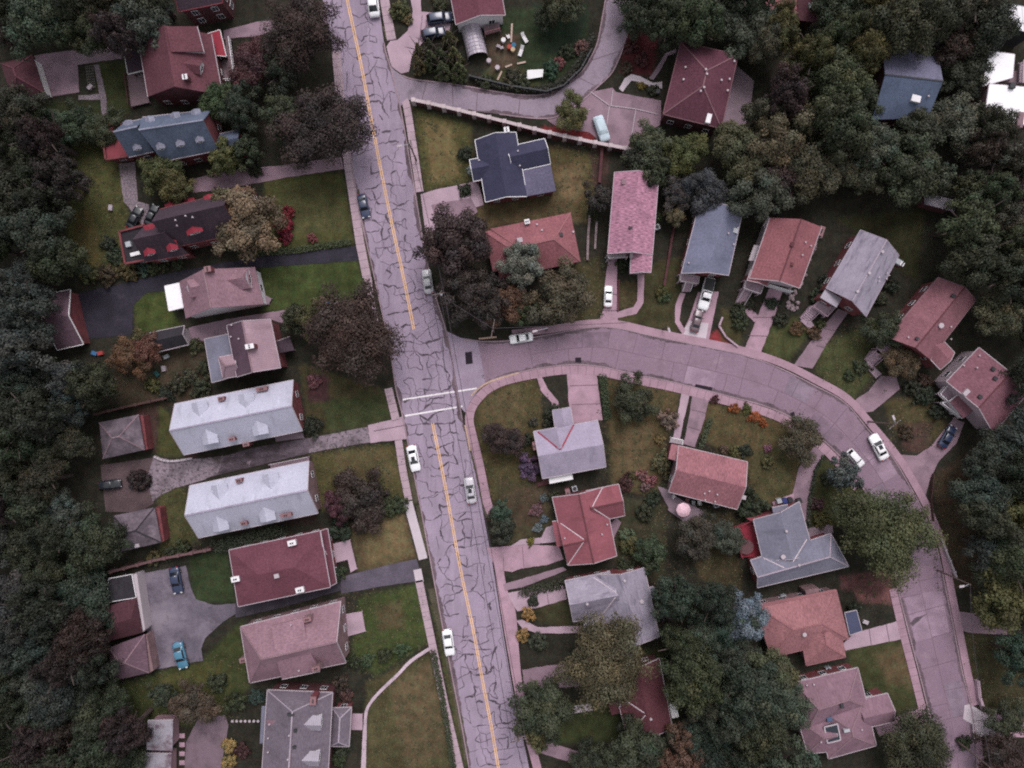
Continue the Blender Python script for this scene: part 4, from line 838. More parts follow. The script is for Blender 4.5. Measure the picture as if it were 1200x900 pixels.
# driveways, yards, walks : name, material, polygon
for nm, mt, *v in [
    ('driveway', CONC, 459, 78, 453, 55, 458, 48, 466, 47, 478, 36, 484, 14, 502, 14, 530, 20, 526, 40, 500, 46, 484, 60, 479, 84, 470, 86), ('front_walk', CONC, 480, -10, 492, -10, 494, 16, 484, 16),
    ('driveway', PINKD, 40, 65, 90, 58, 93, 108, 54, 114), ('driveway', CONCD, 85, 62, 145, 52, 146, 68, 90, 76), ('driveway', PINKD, 262, 36, 300, 26, 318, 24, 318, 38, 300, 42, 262, 46), ('driveway', PINKD, 318, 24, 392, 10, 394, 26, 318, 38),
    ('stone_path', GRAV, 110, 76, 116, 76, 124, 110, 127, 140, 120, 140, 117, 112), ('stone_path', GRAV, 92, 112, 118, 110, 119, 117, 92, 117), ('driveway', PINKD, 226, 210, 262, 200, 330, 194, 400, 184, 403, 198, 330, 209, 262, 222, 226, 226),
    ('gravel_yard', GRAV, 139, 192, 158, 190, 162, 236, 175, 240, 172, 268, 165, 262, 145, 236), ('driveway', BLK, 419, 288, 422, 305, 370, 309, 300, 314, 300, 302, 370, 294), ('driveway', BLK, 300, 302, 300, 316, 218, 330, 196, 340, 172, 343, 156, 358, 155, 392, 97, 398, 92, 388, 88, 345, 130, 335, 200, 320, 260, 308),
    ('driveway', PINKD, 221, 384, 266, 374, 335, 363, 335, 380, 320, 375, 285, 375, 266, 390, 258, 398, 240, 400, 222, 398), ('driveway', CONC, 431, 498, 458, 492, 472, 488, 478, 514, 434, 519), ('cobbled_drive', COBB, 360, 514, 431, 500, 434, 518, 360, 531),
    ('old_asphalt_drive', M('cracked_drive', (.105, .08, .1), var=.25, patch=[((.04, .03, .036), .3, .42, .58, (.6, 1.2)), ((.26, .2, .24), .7, .6, .75)]), 240, 541, 300, 524, 362, 513, 362, 531, 300, 546, 240, 560), ('paved_turning_yard', COBB, 180, 534, 200, 539, 238, 537, 262, 534, 256, 554, 240, 562, 205, 572, 186, 582, 168, 598, 150, 590), ('dirt_yard', M('dirt', (.075, .05, .055), var=.3, big=.3), 118, 545, 180, 536, 172, 560, 180, 590, 165, 600, 124, 600),
    ('asphalt_yard', GRYA, 165, 672, 218, 663, 224, 690, 230, 702, 250, 709, 278, 707, 278, 718, 262, 728, 240, 748, 236, 760, 238, 774, 180, 785, 170, 720), ('driveway', M('dark_drive', (.045, .037, .051), var=.2, big=.3, patch=[((.075, .062, .085), .3, .5, .75)]), 276, 706, 330, 690, 400, 672, 400, 692, 330, 712, 276, 724), ('driveway', M('dark_drive_end', (.075, .062, .085), var=.18, big=.3, patch=[((.12, .1, .13), .3, .5, .75)]), 400, 676, 455, 662, 488, 655, 496, 680, 440, 688, 400, 696),
    ('driveway', M('stained_concrete', (.15, .105, .13), var=.15, patch=[((.085, .06, .075), .25, .48, .66)]), 232, 842, 264, 838, 268, 850, 258, 905, 216, 905, 218, 870), ('driveway', CONC, 493, 228, 512, 222, 560, 212, 567, 240, 530, 252, 508, 270, 500, 285), ('driveway', PINKD, 505, 240, 552, 232, 560, 248, 540, 262, 512, 262),
    ('driveway', PINKC, 713, 303, 723, 303, 723, 345, 724, 383, 700, 382, 708, 360, 709, 330), ('front_walk', PINKC, 747, 318, 755, 318, 754, 355, 746, 368, 724, 373, 722, 366, 742, 360, 747, 352), ('driveway', PINKC, 818, 342, 842, 342, 830, 402, 796, 398, 808, 372), ('driveway', LGTC, 808, 376, 830, 379, 826, 406, 793, 400),
    ('front_walk', PINKC, 797, 343, 803, 344, 798, 360, 796, 375, 803, 387, 800, 392, 791, 378, 791, 358), ('driveway', PINKC, 901, 338, 917, 340, 908, 370, 892, 412, 890, 420, 870, 415, 882, 385), ('front_walk', PINKC, 870, 356, 885, 366, 890, 372, 884, 378, 868, 362), ('driveway', PINKD, 982, 362, 994, 366, 970, 400, 952, 432, 930, 428, 950, 400),
    ('driveway', PINKD, 1032, 440, 1050, 442, 1054, 456, 1040, 468, 1022, 482, 1008, 484, 1000, 470, 1018, 458), ('driveway', PINKD, 1118, 490, 1130, 495, 1120, 520, 1100, 540, 1090, 560, 1082, 590, 1062, 552, 1048, 532, 1074, 534, 1092, 522, 1105, 505),
    ('driveway', PINKC, 664, 430, 698, 430, 706, 492, 672, 496, 666, 470), ('front_walk', PINKC, 628, 440, 633, 438, 642, 456, 654, 470, 656, 482, 649, 484, 646, 472, 634, 458), ('driveway', PINKD, 812, 455, 832, 460, 826, 490, 814, 524, 801, 520, 808, 485), ('front_walk', CONC, 800, 454, 810, 456, 801, 492, 796, 520, 788, 518, 793, 490),
    ('driveway', PINKD, 956, 520, 967, 530, 956, 545, 950, 575, 948, 612, 936, 606, 928, 580, 936, 548), ('front_walk', PINKC, 905, 588, 930, 578, 930, 590, 908, 598), ('driveway', CONC, 988, 754, 1000, 742, 1055, 727, 1060, 748, 1000, 760, 990, 762), ('driveway', PINKC, 1024, 848, 1040, 844, 1082, 828, 1090, 852, 1030, 862), ('driveway', PINKD, 1118, 716, 1140, 718, 1184, 728, 1190, 744, 1140, 742, 1122, 738),
    ('driveway', LGTC, 1137, 826, 1152, 834, 1167, 836, 1168, 863, 1152, 862, 1141, 866), ('driveway', PINKC, 1167, 837, 1205, 840, 1205, 864, 1168, 863), ('driveway', PINKC, 570, 642, 620, 638, 655, 640, 660, 655, 640, 662, 610, 666, 600, 670, 582, 668), ('driveway', PINKD, 590, 684, 612, 678, 660, 664, 664, 668, 612, 688, 592, 692), ('driveway', CONC, 594, 695, 630, 688, 662, 686, 664, 702, 630, 712, 606, 716),
    ('front_walk', CONC, 605, 727, 612, 726, 630, 735, 660, 734, 684, 733, 684, 741, 660, 742, 630, 742, 612, 736), ('front_walk', CONC, 598, 640, 610, 632, 634, 630, 640, 618, 650, 614, 655, 634, 640, 636, 612, 638), ('driveway', PINKD, 612, 785, 640, 780, 705, 775, 705, 802, 650, 806, 615, 806), ('front_walk', LGTC, 664, 828, 693, 824, 695, 832, 668, 836), ('driveway', PINKD, 618, 866, 645, 870, 695, 886, 698, 896, 690, 900, 640, 884, 625, 880),
    ('patio', CONCD, 785, 578, 822, 598, 824, 602, 812, 612, 800, 610, 783, 598), ('patio', CONCD, 860, 75, 883, 95, 880, 120, 874, 145, 852, 150, 845, 140), ('front_walk', LGTC, 725, 104, 732, 92, 740, 87, 750, 90, 765, 97, 776, 96, 776, 104, 762, 102, 748, 96, 740, 95, 734, 102, 730, 108), ('front_walk', CONCD, 760, 92, 772, 76, 780, 62, 792, 58, 792, 62, 782, 66, 775, 80, 766, 94), ('patio', PINKD, 700, 642, 715, 640, 728, 612, 722, 606, 716, 614, 714, 630),
    ('front_walk', CONC, 316, 800, 317, 800, 317, 801), ('terrace', CONCD, 770, 570, 786, 574, 788, 592, 784, 596)]:
    if nm == 'front_walk' and v[0] == 316: continue
    sheet(nm, rd(*v), mt, rough=.35)
sheet('front_walk', smooth(rd(423, 905, 424, 880, 426, 850, 428, 832, 436, 818, 450, 803, 466, 788, 480, 773, 505, 757), 3) + smooth(rd(505.5, 760.5, 482.2, 776.2, 468.5, 790.6, 452.6, 805.6, 438.5, 820.6, 431.2, 834, 429.8, 860, 428.6, 905), 3), M('pale_path', (.4, .31, .36), var=.16, s=4, patch=[((.22, .16, .19), .9, .52, .72)]), rough=.2)
sheet('porch_walk', rd(411, 836, 425, 836, 425, 855, 411, 855), CONC)
WALKS = []
wm = MB(); 
for pts, w in ((rd(394, 60, 402, 150, 410, 205, 422, 285, 430, 325), 1.5), (rd(431, 325, 434, 350, 446, 410), 1.3), (rd(455, 455, 464, 492), 1.4), (rd(467, 516, 472, 550, 479, 586), 1.3), (rd(491, 680, 506, 752, 520, 820, 540, 905), 1.35), (smooth(rd(449, -10, 455, 25, 459, 47), 3), 1.6), (smooth(rd(474, 118, 477, 126, 484, 170, 492, 225), 3), 1.3)):
    ribbon(wm, pts, w, .0, .12); WALKS.append((pts, w))
wm.build('pavement', SIDEW, kind='structure')
wm = MB(); ribbon(wm, smooth(rd(478, 588, 488, 625, 496, 655), 3), 1.55, 0, .12); ribbon(wm, rd(489, 667, 492, 682), 1.4, 0, .12); wm.build('new_pavement', LGTC, kind='structure')
wm = MB(); W_ = smooth(rd(576, 602, 570, 585, 562, 545, 553, 508, 550, 492, 553, 478, 562, 465, 575, 454, 600, 444, 657, 434, 700, 435, 750, 446, 785, 453, 837, 466, 898, 483, 932, 499, 956, 517, 982, 542, 1004, 572), 4)
ribbon(wm, W_, 1.5, 0, .12); WALKS.append((W_, 1.5)); _w = smooth(rd(1046, 690, 1057, 737, 1070, 788, 1081, 832), 4); WALKS.append((_w, 1.35)); ribbon(wm, _w, 1.35, 0, .12)
ribbon(wm, smooth(rd(600, 391, 645, 386, 690, 379, 725, 380, 770, 390, 830, 402, 875, 412, 917, 426, 957, 446, 993, 467, 1022, 499, 1051, 534, 1071, 566, 1089, 600, 1104, 640, 1114, 690, 1124, 740, 1134, 790, 1143, 826), 4), 1.3, 0, .12)
ribbon(wm, smooth(rd(1146, 866, 1150, 905), 2), 1.2, 0, .12); wm.build('curved_pavement', M('pink_pavement', (.285, .18, .225), var=.1, s=5, big=.16, bigs=.4), kind='structure')
sheet('paved_verge', smooth(rd(575, 642, 586, 645, 594, 690, 604, 715, 608, 760, 612, 800, 622, 850, 636, 905), 3) + smooth(rd(626, 905, 612, 852, 604, 815, 597, 775, 588, 722, 580, 670), 3), PINKC, z=.09)
# kerbs
km = MB()
for e in (ML[12:], MR[4:40], SU[3:], SLo[6:], LU[8:], LL[20:]): ribbon(km, e, .2, 0, .13)
km.build('kerb', KERB, kind='structure')
km = MB()
for e in (smooth(rd(545, 498, 548, 512, 551, 528), 3), smooth(rd(552, 464, 560, 456, 575, 447, 608, 437), 3), rd(561, 397, 582, 395)): ribbon(km, e, .28, 0, .14)
km.build('painted_kerb', M('faded_kerb_paint', (.38, .26, .2), var=.25), kind='structure')
# verge strips between kerb and pavement
vm = MB()
for e, w in ((rd(418, 222, 424, 262, 433, 322), 1.0), (rd(475, 518, 482, 555, 488, 590), .8), (rd(489, 592, 501, 652), .7), (rd(505, 690, 520, 752, 534, 812, 548, 892), 1.0), (rd(548, 505, 560, 555, 572, 610), .9), (rd(480, 140, 492, 215), .8), (rd(450, 30, 456, 48), .8)): ribbon(vm, [(x+random.uniform(-.5, .5), y) for x, y in arc_pts(e, 4)], w, .06)
vm.build('grass_verge', M('verge_grass', (.058, .05, .033), var=.4, big=.4), kind='structure')
# painted markings
CL = smooth(rd(404, -20, 407, 0, 415, 37, 425, 85, 437, 150, 451, 222, 462, 275, 475, 335, 485, 386), 4); CL2 = smooth(rd(507, 496, 520, 560, 531, 620, 541, 674, 554, 735, 565, 795, 575, 847, 584, 899, 590, 930), 4)
ym = MB()
for c in (CL, CL2):
    for o in (-1.05, 1.05): ribbon(ym, [(x+o, y-o*.2) for x, y in c], .17, .0665)
ym.build('centre_line', YEL, kind='structure')
mm = MB(); ribbon(mm, rd(467, 469, 559, 455), .28, .066); ribbon(mm, rd(471, 488, 542, 476), .28, .066); mm.build('crosswalk_lines', WHT, kind='structure')
# tar-sealed cracks in the main street
cm = MB(); ce = MB(); rc = random.Random(11)
def crack(x, y, a, n, w, z, depth=0):
    """a tar-filled crack wandering about heading a, throwing off side cracks near right angles"""
    pts = [(x, y)]; ws = [w*rc.uniform(.6, 1)]; h = a; bend = rc.gauss(0, .05)
    for i in range(n):
        a += bend; h = a + rc.gauss(0, .3); st = rc.uniform(1.5, 3.6); x += math.cos(h)*st; y += math.sin(h)*st
        lx = np.interp(y, [p[1] for p in ML], [p[0] for p in ML]); rx = np.interp(y, [p[1] for p in MR], [p[0] for p in MR])
        if x < lx+3 or x > rx-4: break
        pts.append((x, y)); ws.append(w*rc.uniform(.45, 1.25))
        if depth < 2 and rc.random() < .09: crack(x, y, a + rc.choice((-1, 1))*rc.uniform(1.1, 1.8), rc.randint(2, 7), w*.75, z+.0006, depth+1)
    if len(pts) > 2:
        ws[-1] = w*.3; ribbon(cm, pts, ws, z)
zc = [.0560]
def lat(y, f): lx = np.interp(y, [p[1] for p in ML], [p[0] for p in ML]); rx = np.interp(y, [p[1] for p in MR], [p[0] for p in MR]); return lx + (rx-lx)*f
def seam(pts, w):
    """a sealed crack through pts: jittered, its width swelling and thinning, some stretches gone"""
    q = []; 
    for (x0, y0), (x1, y1) in zip(pts, pts[1:]):
        n = max(1, int(math.hypot(x1-x0, y1-y0)/1.7)); q += [(x0+(x1-x0)*i/n, y0+(y1-y0)*i/n) for i in range(n)]
    q.append(pts[-1]); jx = jy = 0; out = []; ws = []; p0 = rc.uniform(0, 6); fq = rc.uniform(.25, .6)
    for i, (x, y) in enumerate(q):
        jx = jx*.62 + rc.gauss(0, .62); jy = jy*.62 + rc.gauss(0, .62); e = min(1, i/3, (len(q)-1-i)/3)
        out.append((x+jx*max(.25, e), y+jy*max(.25, e))); ws.append(max(.07, w*1.12*(.8+.5*math.sin(i*fq+p0)+rc.uniform(-.25, .25))))
    ws[0] *= .6; ws[-1] *= .4; zc[0] += .00001
    if len(out) > 1:
        ribbon(cm, out, ws, zc[0] + .003)
        if w > .15: ribbon(ce, out, [q*rc.uniform(1.25, 1.75) for q in ws], zc[0])
rows = []; y = -6
while y < 908: rows.append(y); y += rc.uniform(8, 15)
FR = (.17, .31, .43, .6, .73, .86)
node = {}
for r, y in enumerate(rows):
    for c, f in enumerate(FR): node[r, c] = (lat(y, f + rc.gauss(0, .028)), y + rc.gauss(0, 3.2) - (f-.5)*9)
for r, y in enumerate(rows):
    busy = .9 + .3*math.exp(-((y-470)/170)**2) + .1*math.sin(y*.017+.6)
    for c in range(len(FR)):
        if r+1 < len(rows) and rc.random() < busy*(.45, .6, .4, .5, .62, .3)[c]:
            a_, b_ = node[r, c], node[r+1, c]; seam([a_, ((a_[0]+b_[0])/2 + rc.gauss(0, .9), (a_[1]+b_[1])/2), b_], rc.choice((.08, .1, .14, .19)))
        if c+1 < len(FR) and rc.random() < busy*(.6, .7, .75, .68, .5)[c]:
            a_, b_ = node[r, c], node[r, c+1]; seam([a_, ((a_[0]+b_[0])/2, (a_[1]+b_[1])/2 + rc.gauss(0, .9)), b_], rc.choice((.09, .12, .16, .22)))
        if rc.random() < .22*busy:
            a_ = node[r, c]; an = rc.choice((0, math.pi, 1.3, -1.3, 2.2)) + rc.gauss(0, .4); L_ = rc.uniform(5, 14); seam([a_, (a_[0]+math.cos(an)*L_*.5, a_[1]+math.sin(an)*L_*.5+rc.gauss(0, 1)), (a_[0]+math.cos(an)*L_, a_[1]+math.sin(an)*L_)], rc.choice((.05, .07, .1)))
    if rc.random() < .55: seam([node[r, 0], (lat(y, .04), y + rc.gauss(3, 2))], rc.choice((.07, .12)))
    if rc.random() < .35: seam([node[r, 5], (lat(y, .97), y - rc.gauss(4, 2))], rc.choice((.06, .1)))
cm.build('tar_cracks', TAR, kind='structure'); ce.build('crack_edges', M('worn_crack_edge', (.165, .128, .168), var=.2), kind='structure')
# joints of the concrete street
jm = MB(); z = .0605
mid = [((a[0]+b[0])/2, (a[1]+b[1])/2) for a, b in zip(arc_pts(SU, 14)[2:], arc_pts(SLo, 12.35)[3:])]
SUa, SLa = arc_pts(SU, 3), arc_pts(SLo, 3)
def side(i, n, L):
    a_ = SUa[min(len(SUa)-1, int(i/n*(len(SUa)-1)))]
    return a_ if L is SU else min(SLa, key=lambda p: (p[0]-a_[0])**2 + (p[1]-a_[1])**2)
for fr in (.52,):
    N = 60; ribbon(jm, [(side(i, N, SU)[0]*(1-fr)+side(i, N, SLo)[0]*fr, side(i, N, SU)[1]*(1-fr)+side(i, N, SLo)[1]*fr) for i in range(6, N+1)], .07, z)
for i in range(6, 60, 2):
    for i2, f0, f1 in ((i, 0, .52), (i + rc.choice((0, .9)), .52, 1)):
        a, b = side(i2, 60, SU), side(i2, 60, SLo); z += .0001
        if rc.random() < .88: ribbon(jm, [(a[0]+(b[0]-a[0])*t + rc.uniform(-.4, .4), a[1]+(b[1]-a[1])*t) for t in np.linspace(f0, f1, 5)], .09, z)
for a, b in (((500, 96), (494, 119)), ((530, 99), (531, 126)), ((560, 104), (558, 131)), ((610, 111), (607, 137)), ((690, 72), (726, 60)), ((676, 90), (700, 102))): ribbon(jm, [a, b], .12, .068)
for s_ in (rd(882, 372, 909, 372), rd(876, 393, 900, 394), rd(891, 356, 914, 358), rd(712, 345, 724, 345), rd(706, 364, 724, 364), rd(810, 480, 827, 484), rd(806, 500, 820, 504), rd(1018, 736, 1021, 757), rd(1038, 731, 1042, 752), rd(965, 385, 980, 388), rd(956, 405, 966, 407), rd(620, 692, 622, 712), rd(640, 690, 643, 708), rd(484, 64, 500, 30), rd(492, 46, 495, 18), rd(590, 652, 590, 668), rd(612, 640, 614, 664), rd(1140, 844, 1168, 844), rd(438, 505, 475, 498), rd(668, 452, 701, 451), rd(670, 474, 704, 473)): ribbon(jm, s_, .08, .5)
for q_ in range(len(jm.v)):
    if jm.v[q_].z > .3: jm.v[q_].z = .02 + .0022*ZC[0] + .006
for pts, w in WALKS:
    q_ = arc_pts(pts, 9.5)
    for a_, b_ in zip(q_, q_[1:]):
        d_ = P(*b_) - P(*a_); d_.normalize(); t_ = Vector((-d_.y, d_.x, 0))*w*.5; c_ = P(*b_); c_.z = .124
        ribbon(jm, [c_ - t_, c_ + t_], .06, 0, world=True); n_ = len(jm.v)
        for k_ in range(4): jm.v[n_-1-k_].z = .1245
jm.build('street_joints', M('joint_tar', (.115, .076, .098), var=.1), kind='structure')
sheet('road_patch', roughen(rd(1066, 730, 1072, 724, 1078, 722, 1087, 719, 1080, 724, 1075, 729, 1069, 734), .3, 2.5), M('oil_stain', (.085, .062, .08), var=.3), z=.07)
zp = .0585
for k_, (u0, u1, f0, f1) in enumerate(((.16, .2, .1, .5), (.3, .335, .54, .97), (.42, .455, .06, .5), (.47, .52, .55, .95), (.56, .6, .08, .5), (.6, .63, .55, .9), (.69, .72, .1, .5), (.75, .8, .1, .9), (.86, .9, .08, .48), (.9, .93, .55, .95))):
    q_ = []
    for u_, f_ in ((u0, f0), (u1, f0), (u1, f1), (u0, f1)):
        a_, b_ = side(u_*60, 60, SU), side(u_*60, 60, SLo); q_.append((a_[0]+(b_[0]-a_[0])*f_, a_[1]+(b_[1]-a_[1])*f_))
    zp += .0001; sheet('road_patch', q_, M('slab_tone_%s' % ('dark', 'pale', 'grey')[k_ % 3], ((.165, .115, .152), (.235, .165, .215), (.18, .135, .175))[k_ % 3], var=.14, big=.25, bigs=.4, rough=.9), z=zp, rough=.35)
def gutter(e, off, z):
    q_ = arc_pts(e, 2.2); n = len(q_); L_, R_ = [], []; g_ = MB(); wv = .3
    for i in range(n):
        p_ = P(*q_[i]); d_ = P(*q_[min(i+1, n-1)]) - P(*q_[max(i-1, 0)]); d_.normalize(); t_ = Vector((-d_.y, d_.x, 0))*off; wv = min(.75, max(.08, wv + rc.gauss(0, .12))); L_.append(p_); R_.append(p_ + t_*wv)
    g_.v = [Vector((v.x, v.y, z)) for v in L_ + R_]
    for i in range(n-1): g_.f.append((i, i+1, n+i+1, n+i) if off > 0 else (i+1, i, n+i, n+i+1))
    return g_
GD = M('gutter_dirt', (.1, .07, .085), var=.4, big=.4)
for e_, o_ in ((ML[10:], 1), (MR[4:44], -1), (SUj, -1), (SLj, 1), (LU[8:], -1), (LL[16:], 1)): gutter(e_, o_, .0672).build('gutter_dirt', GD, kind='structure')
sheet('road_patch', roughen(rd(1130, 826, 1140, 824, 1141, 850, 1128, 842), .5), LGTC, z=.068)
for q in (rd(545, 413, 553, 412, 554, 426, 546, 427), rd(674, 419, 681, 419, 681, 425, 674, 425), rd(815, 450, 835, 454, 834, 458, 814, 454), rd(926, 484, 930, 482, 932, 488, 927, 489)):
    m_ = MB(); m_.prism([P(*p) for p in q], .05, .074); o_ = m_.build('storm_drain', M('drain_iron', (.022, .017, .024), rough=1, spec=.05), org=P(*q[0])); tag(o_, 'dark square drain cover ' + {545: 'in the street mouth left of the curve', 674: 'at the inner kerb above the pink driveway', 815: 'long one at the inner kerb above the salmon-roofed house', 926: 'at the inner kerb on the bend'}[q[0][0]], 'drain cover')
# ------------------------------------------------------------------ foliage
def leaf_mat():
    m, nt, b = _nt('foliage'); L = nt.links
    oi = nt.nodes.new('ShaderNodeObjectInfo'); at = nt.nodes.new('ShaderNodeAttribute'); at.attribute_name = 'tint'
    mx = nt.nodes.new('ShaderNodeMix'); mx.data_type = 'RGBA'; mx.blend_type = 'MULTIPLY'; mx.inputs['Factor'].default_value = 1
    L.new(oi.outputs['Color'], mx.inputs['A']); L.new(at.outputs['Color'], mx.inputs['B'])
    L.new(mx.outputs['Result'], b.inputs['Base Color']); b.inputs['Roughness'].default_value = .6; b.inputs['Specular IOR Level'].default_value = .22
    return m
LEAF = leaf_mat(); BARK = M('bark', (.06, .045, .042), var=.3, s=2)
def crown_mesh(name, seed, n_clump, n_leaf, leaf, asp=.75, mode='broad', jit=.32):
    g = np.random.default_rng(seed)
    lobes = [(g.uniform(.06, .2), k, g.uniform(0, 6.28)) for k in (2, 3, 5, 7)]
    C, Rr = [], []
    for i in range(n_clump):
        if mode == 'cone':
            t = g.random()**.7; zz = (1-t); r = t*.85*np.sqrt(g.uniform(.45, 1)); th = g.uniform(0, 6.28)
            C.append((r*np.cos(th), r*np.sin(th), zz*asp*2)); Rr.append(g.uniform(.13, .2)*(.5+t*.7)); continue
        if mode == 'flat':
            th = g.uniform(0, 6.28); r = np.sqrt(g.random())*.82; C.append((r*np.cos(th), r*np.sin(th), asp*(g.uniform(.25, .7)*(1-.6*r*r)))); Rr.append(g.uniform(.16, .3)); continue
        u = g.uniform(-.15, 1); th = g.uniform(0, 6.28); q_ = g.random(); rr = g.uniform(.6, .84) if q_ < .7 else g.uniform(.84, 1.04) if q_ < .86 else g.uniform(.2, .6)
        k = 1 + sum(a*np.sin(f*th+p) for a, f, p in lobes)
        h = np.sqrt(max(0, 1-u*u)); C.append((rr*h*np.cos(th)*k, rr*h*np.sin(th)*k, asp*(rr*u + .35) + g.normal(0, .05))); Rr.append(g.uniform(.15, .31))
    C = np.array(C); Rr = np.array(Rr); w = Rr**2/np.sum(Rr**2)
    ci = g.choice(len(C), n_leaf, p=w); d = g.normal(size=(n_leaf, 3)); d[:, 2] = d[:, 2]*.9 + .55
    d /= np.linalg.norm(d, axis=1)[:, None]
    p = C[ci] + d*(Rr[ci]*(g.uniform(.5, 1.15, n_leaf)))[:, None]*np.array([1, 1, .85])
    nrm = d + g.normal(0, jit, (n_leaf, 3)) + np.array([0, 0, .25]); nrm /= np.linalg.norm(nrm, axis=1)[:, None]
    a = np.cross(nrm, g.normal(size=(n_leaf, 3))); a /= np.linalg.norm(a, axis=1)[:, None]; bb = np.cross(nrm, a)
    s = leaf*g.uniform(.55, 1.35, n_leaf)[:, None]
    V = np.stack([p + a*s, p + bb*s*.62, p - a*s, p - bb*s*.62], 1).reshape(-1, 3)
    ct = g.uniform(.62, 1.42, len(C)); hue = g.normal(0, .07, len(C)); lv = .35*jit/.32; lt = ct[ci]*g.uniform(1-lv*.5, 1+lv*.55, n_leaf)
    col = np.stack([lt*(1+hue[ci]), lt, lt*(1-hue[ci]*.5), np.ones(n_leaf)], 1); col = np.repeat(col, 4, 0)
    me = bpy.data.meshes.new(name); n = n_leaf
    me.vertices.add(4*n); me.vertices.foreach_set('co', V.astype(np.float32).ravel()); me.loops.add(4*n); me.loops.foreach_set('vertex_index', np.arange(4*n, dtype=np.int32))
    me.polygons.add(n); me.polygons.foreach_set('loop_start', np.arange(0, 4*n, 4, dtype=np.int32)); me.update(calc_edges=True)
    ca = me.color_attributes.new('tint', 'FLOAT_COLOR', 'POINT'); ca.data.foreach_set('color', col.astype(np.float32).ravel())
    me.materials.append(LEAF); me.validate(); return me
def trunk_mesh(seed):
    g = random.Random(seed); m = MB(); m.tube([(0,0,0), (.02,.01,.5), (.0,.03,1.0)], .075, .045, 7)
    for k in range(6):
        a = k*1.05 + g.uniform(-.3, .3); z = g.uniform(.55, .95); r = g.uniform(.45, .75)
        m.tube([(0,.02,z), (math.cos(a)*r*.5, math.sin(a)*r*.5, z+.25), (math.cos(a)*r, math.sin(a)*r, z+g.uniform(.35, .6))], .035, .01, 5)
    return m.data('trunk', BARK)
BROAD = [crown_mesh('crown', 100+i, 70, 15000, .04, .72) for i in range(8)]
HUGE = [crown_mesh('crown', 130+i, 150, 34000, .025, .62) for i in range(4)]
FINE = [crown_mesh('crown', 150+i, 110, 17000, .036, .7) for i in range(4)]
LOOSE = [crown_mesh('crown', 200+i, 34, 4200, .055, .75, jit=.42) for i in range(4)]
MID = [crown_mesh('crown', 300+i, 56, 6500, .058, .8, jit=.42) for i in range(5)]
BUSH = [crown_mesh('shrub', 400+i, 42, 1900, .1, .7, jit=.5) for i in range(5)]
CONE = [crown_mesh('crown', 500+i, 90, 4500, .07, 1.1, 'cone') for i in range(3)]
LOW = [crown_mesh('shrub', 600+i, 24, 900, .13, .5, 'flat') for i in range(4)]
TRUNK = [trunk_mesh(i) for i in range(4)]
TD = .82; ALLT = []; used_labels = set()
DIRS = ['right of', 'up-right of', 'above', 'up-left of', 'left of', 'down-left of', 'below', 'down-right of']
ORD = ['', 'second ', 'third ', 'fourth ', 'fifth ', 'sixth ', 'seventh ', 'eighth ', 'ninth ', 'tenth ', 'eleventh ', 'twelfth ']
def place(kind, meshes, px, py, rpx, col, h, cat, desc, group=None, label=None, trunk=True, name=None):
    zc = .6*h if trunk else .4*h
    loc = P(px, py, zc); R = rpx*MPP*(CAMH-zc)/CAMH; x, y = loc.x, loc.y
    g = random.Random(int(px*131+py*17)); rot = g.uniform(0, 6.28)
    c = tuple(v*TD*g.uniform(.9, 1.1) for v in col) + (1,)
    me = g.choice(meshes)
    if not trunk:
        o = bpy.data.objects.new(name or 'shrub', me); COL.objects.link(o); o.location = (x, y, 0); o.rotation_euler = (0, 0, rot); o.scale = (R*1.02, R*1.02, h); o.color = c
        root = o
    else:
        root = bpy.data.objects.new(name or 'tree', None); COL.objects.link(root); root.location = (x, y, 0); root.rotation_euler = (0, 0, rot)
        hc = min(h*.75, R*1.15); asp = 1.25
        t = bpy.data.objects.new('trunk', g.choice(TRUNK)); COL.objects.link(t); t.parent = root; t.scale = (h*.5, h*.5, h*.62)
        k = bpy.data.objects.new('crown', me); COL.objects.link(k); k.parent = root; k.color = c
        if 'cone' == kind: k.scale = (R, R, h/2.35); k.location = (0, 0, .25)
        else: k.scale = (R, R, max(h*.55, R*.95)); k.location = (0, 0, h - max(h*.55, R*.95)*1.0)
    root['category'] = cat
    if group: root['group'] = group
    ALLT.append((root, px, py, desc, label)); return root
DK, DK2, OL, BG, PG, RU, MA, TN, BR_ = (.039, .046, .026), (.031, .037, .024), (.076, .073, .031), (.05, .06, .039), (.1, .11, .076), (.1, .056, .036), (.066, .026, .03), (.13, .1, .066), (.040, .028, .026)
def tree(px, py, r, col, desc, h=None, meshes=None, **k): return place('broad', meshes or (HUGE if r > 40 else BROAD if r > 20 else MID), px, py, r, col, h or max(4.5, min(13, r*.28+1.5)), 'tree', desc, **k)
def shrub(px, py, r, col, desc, h=None, meshes=None, **k): return place('bush', meshes or BUSH, px, py, r, col, h or max(.8, r*.15*1.0), 'shrub', desc, trunk=False, **k)
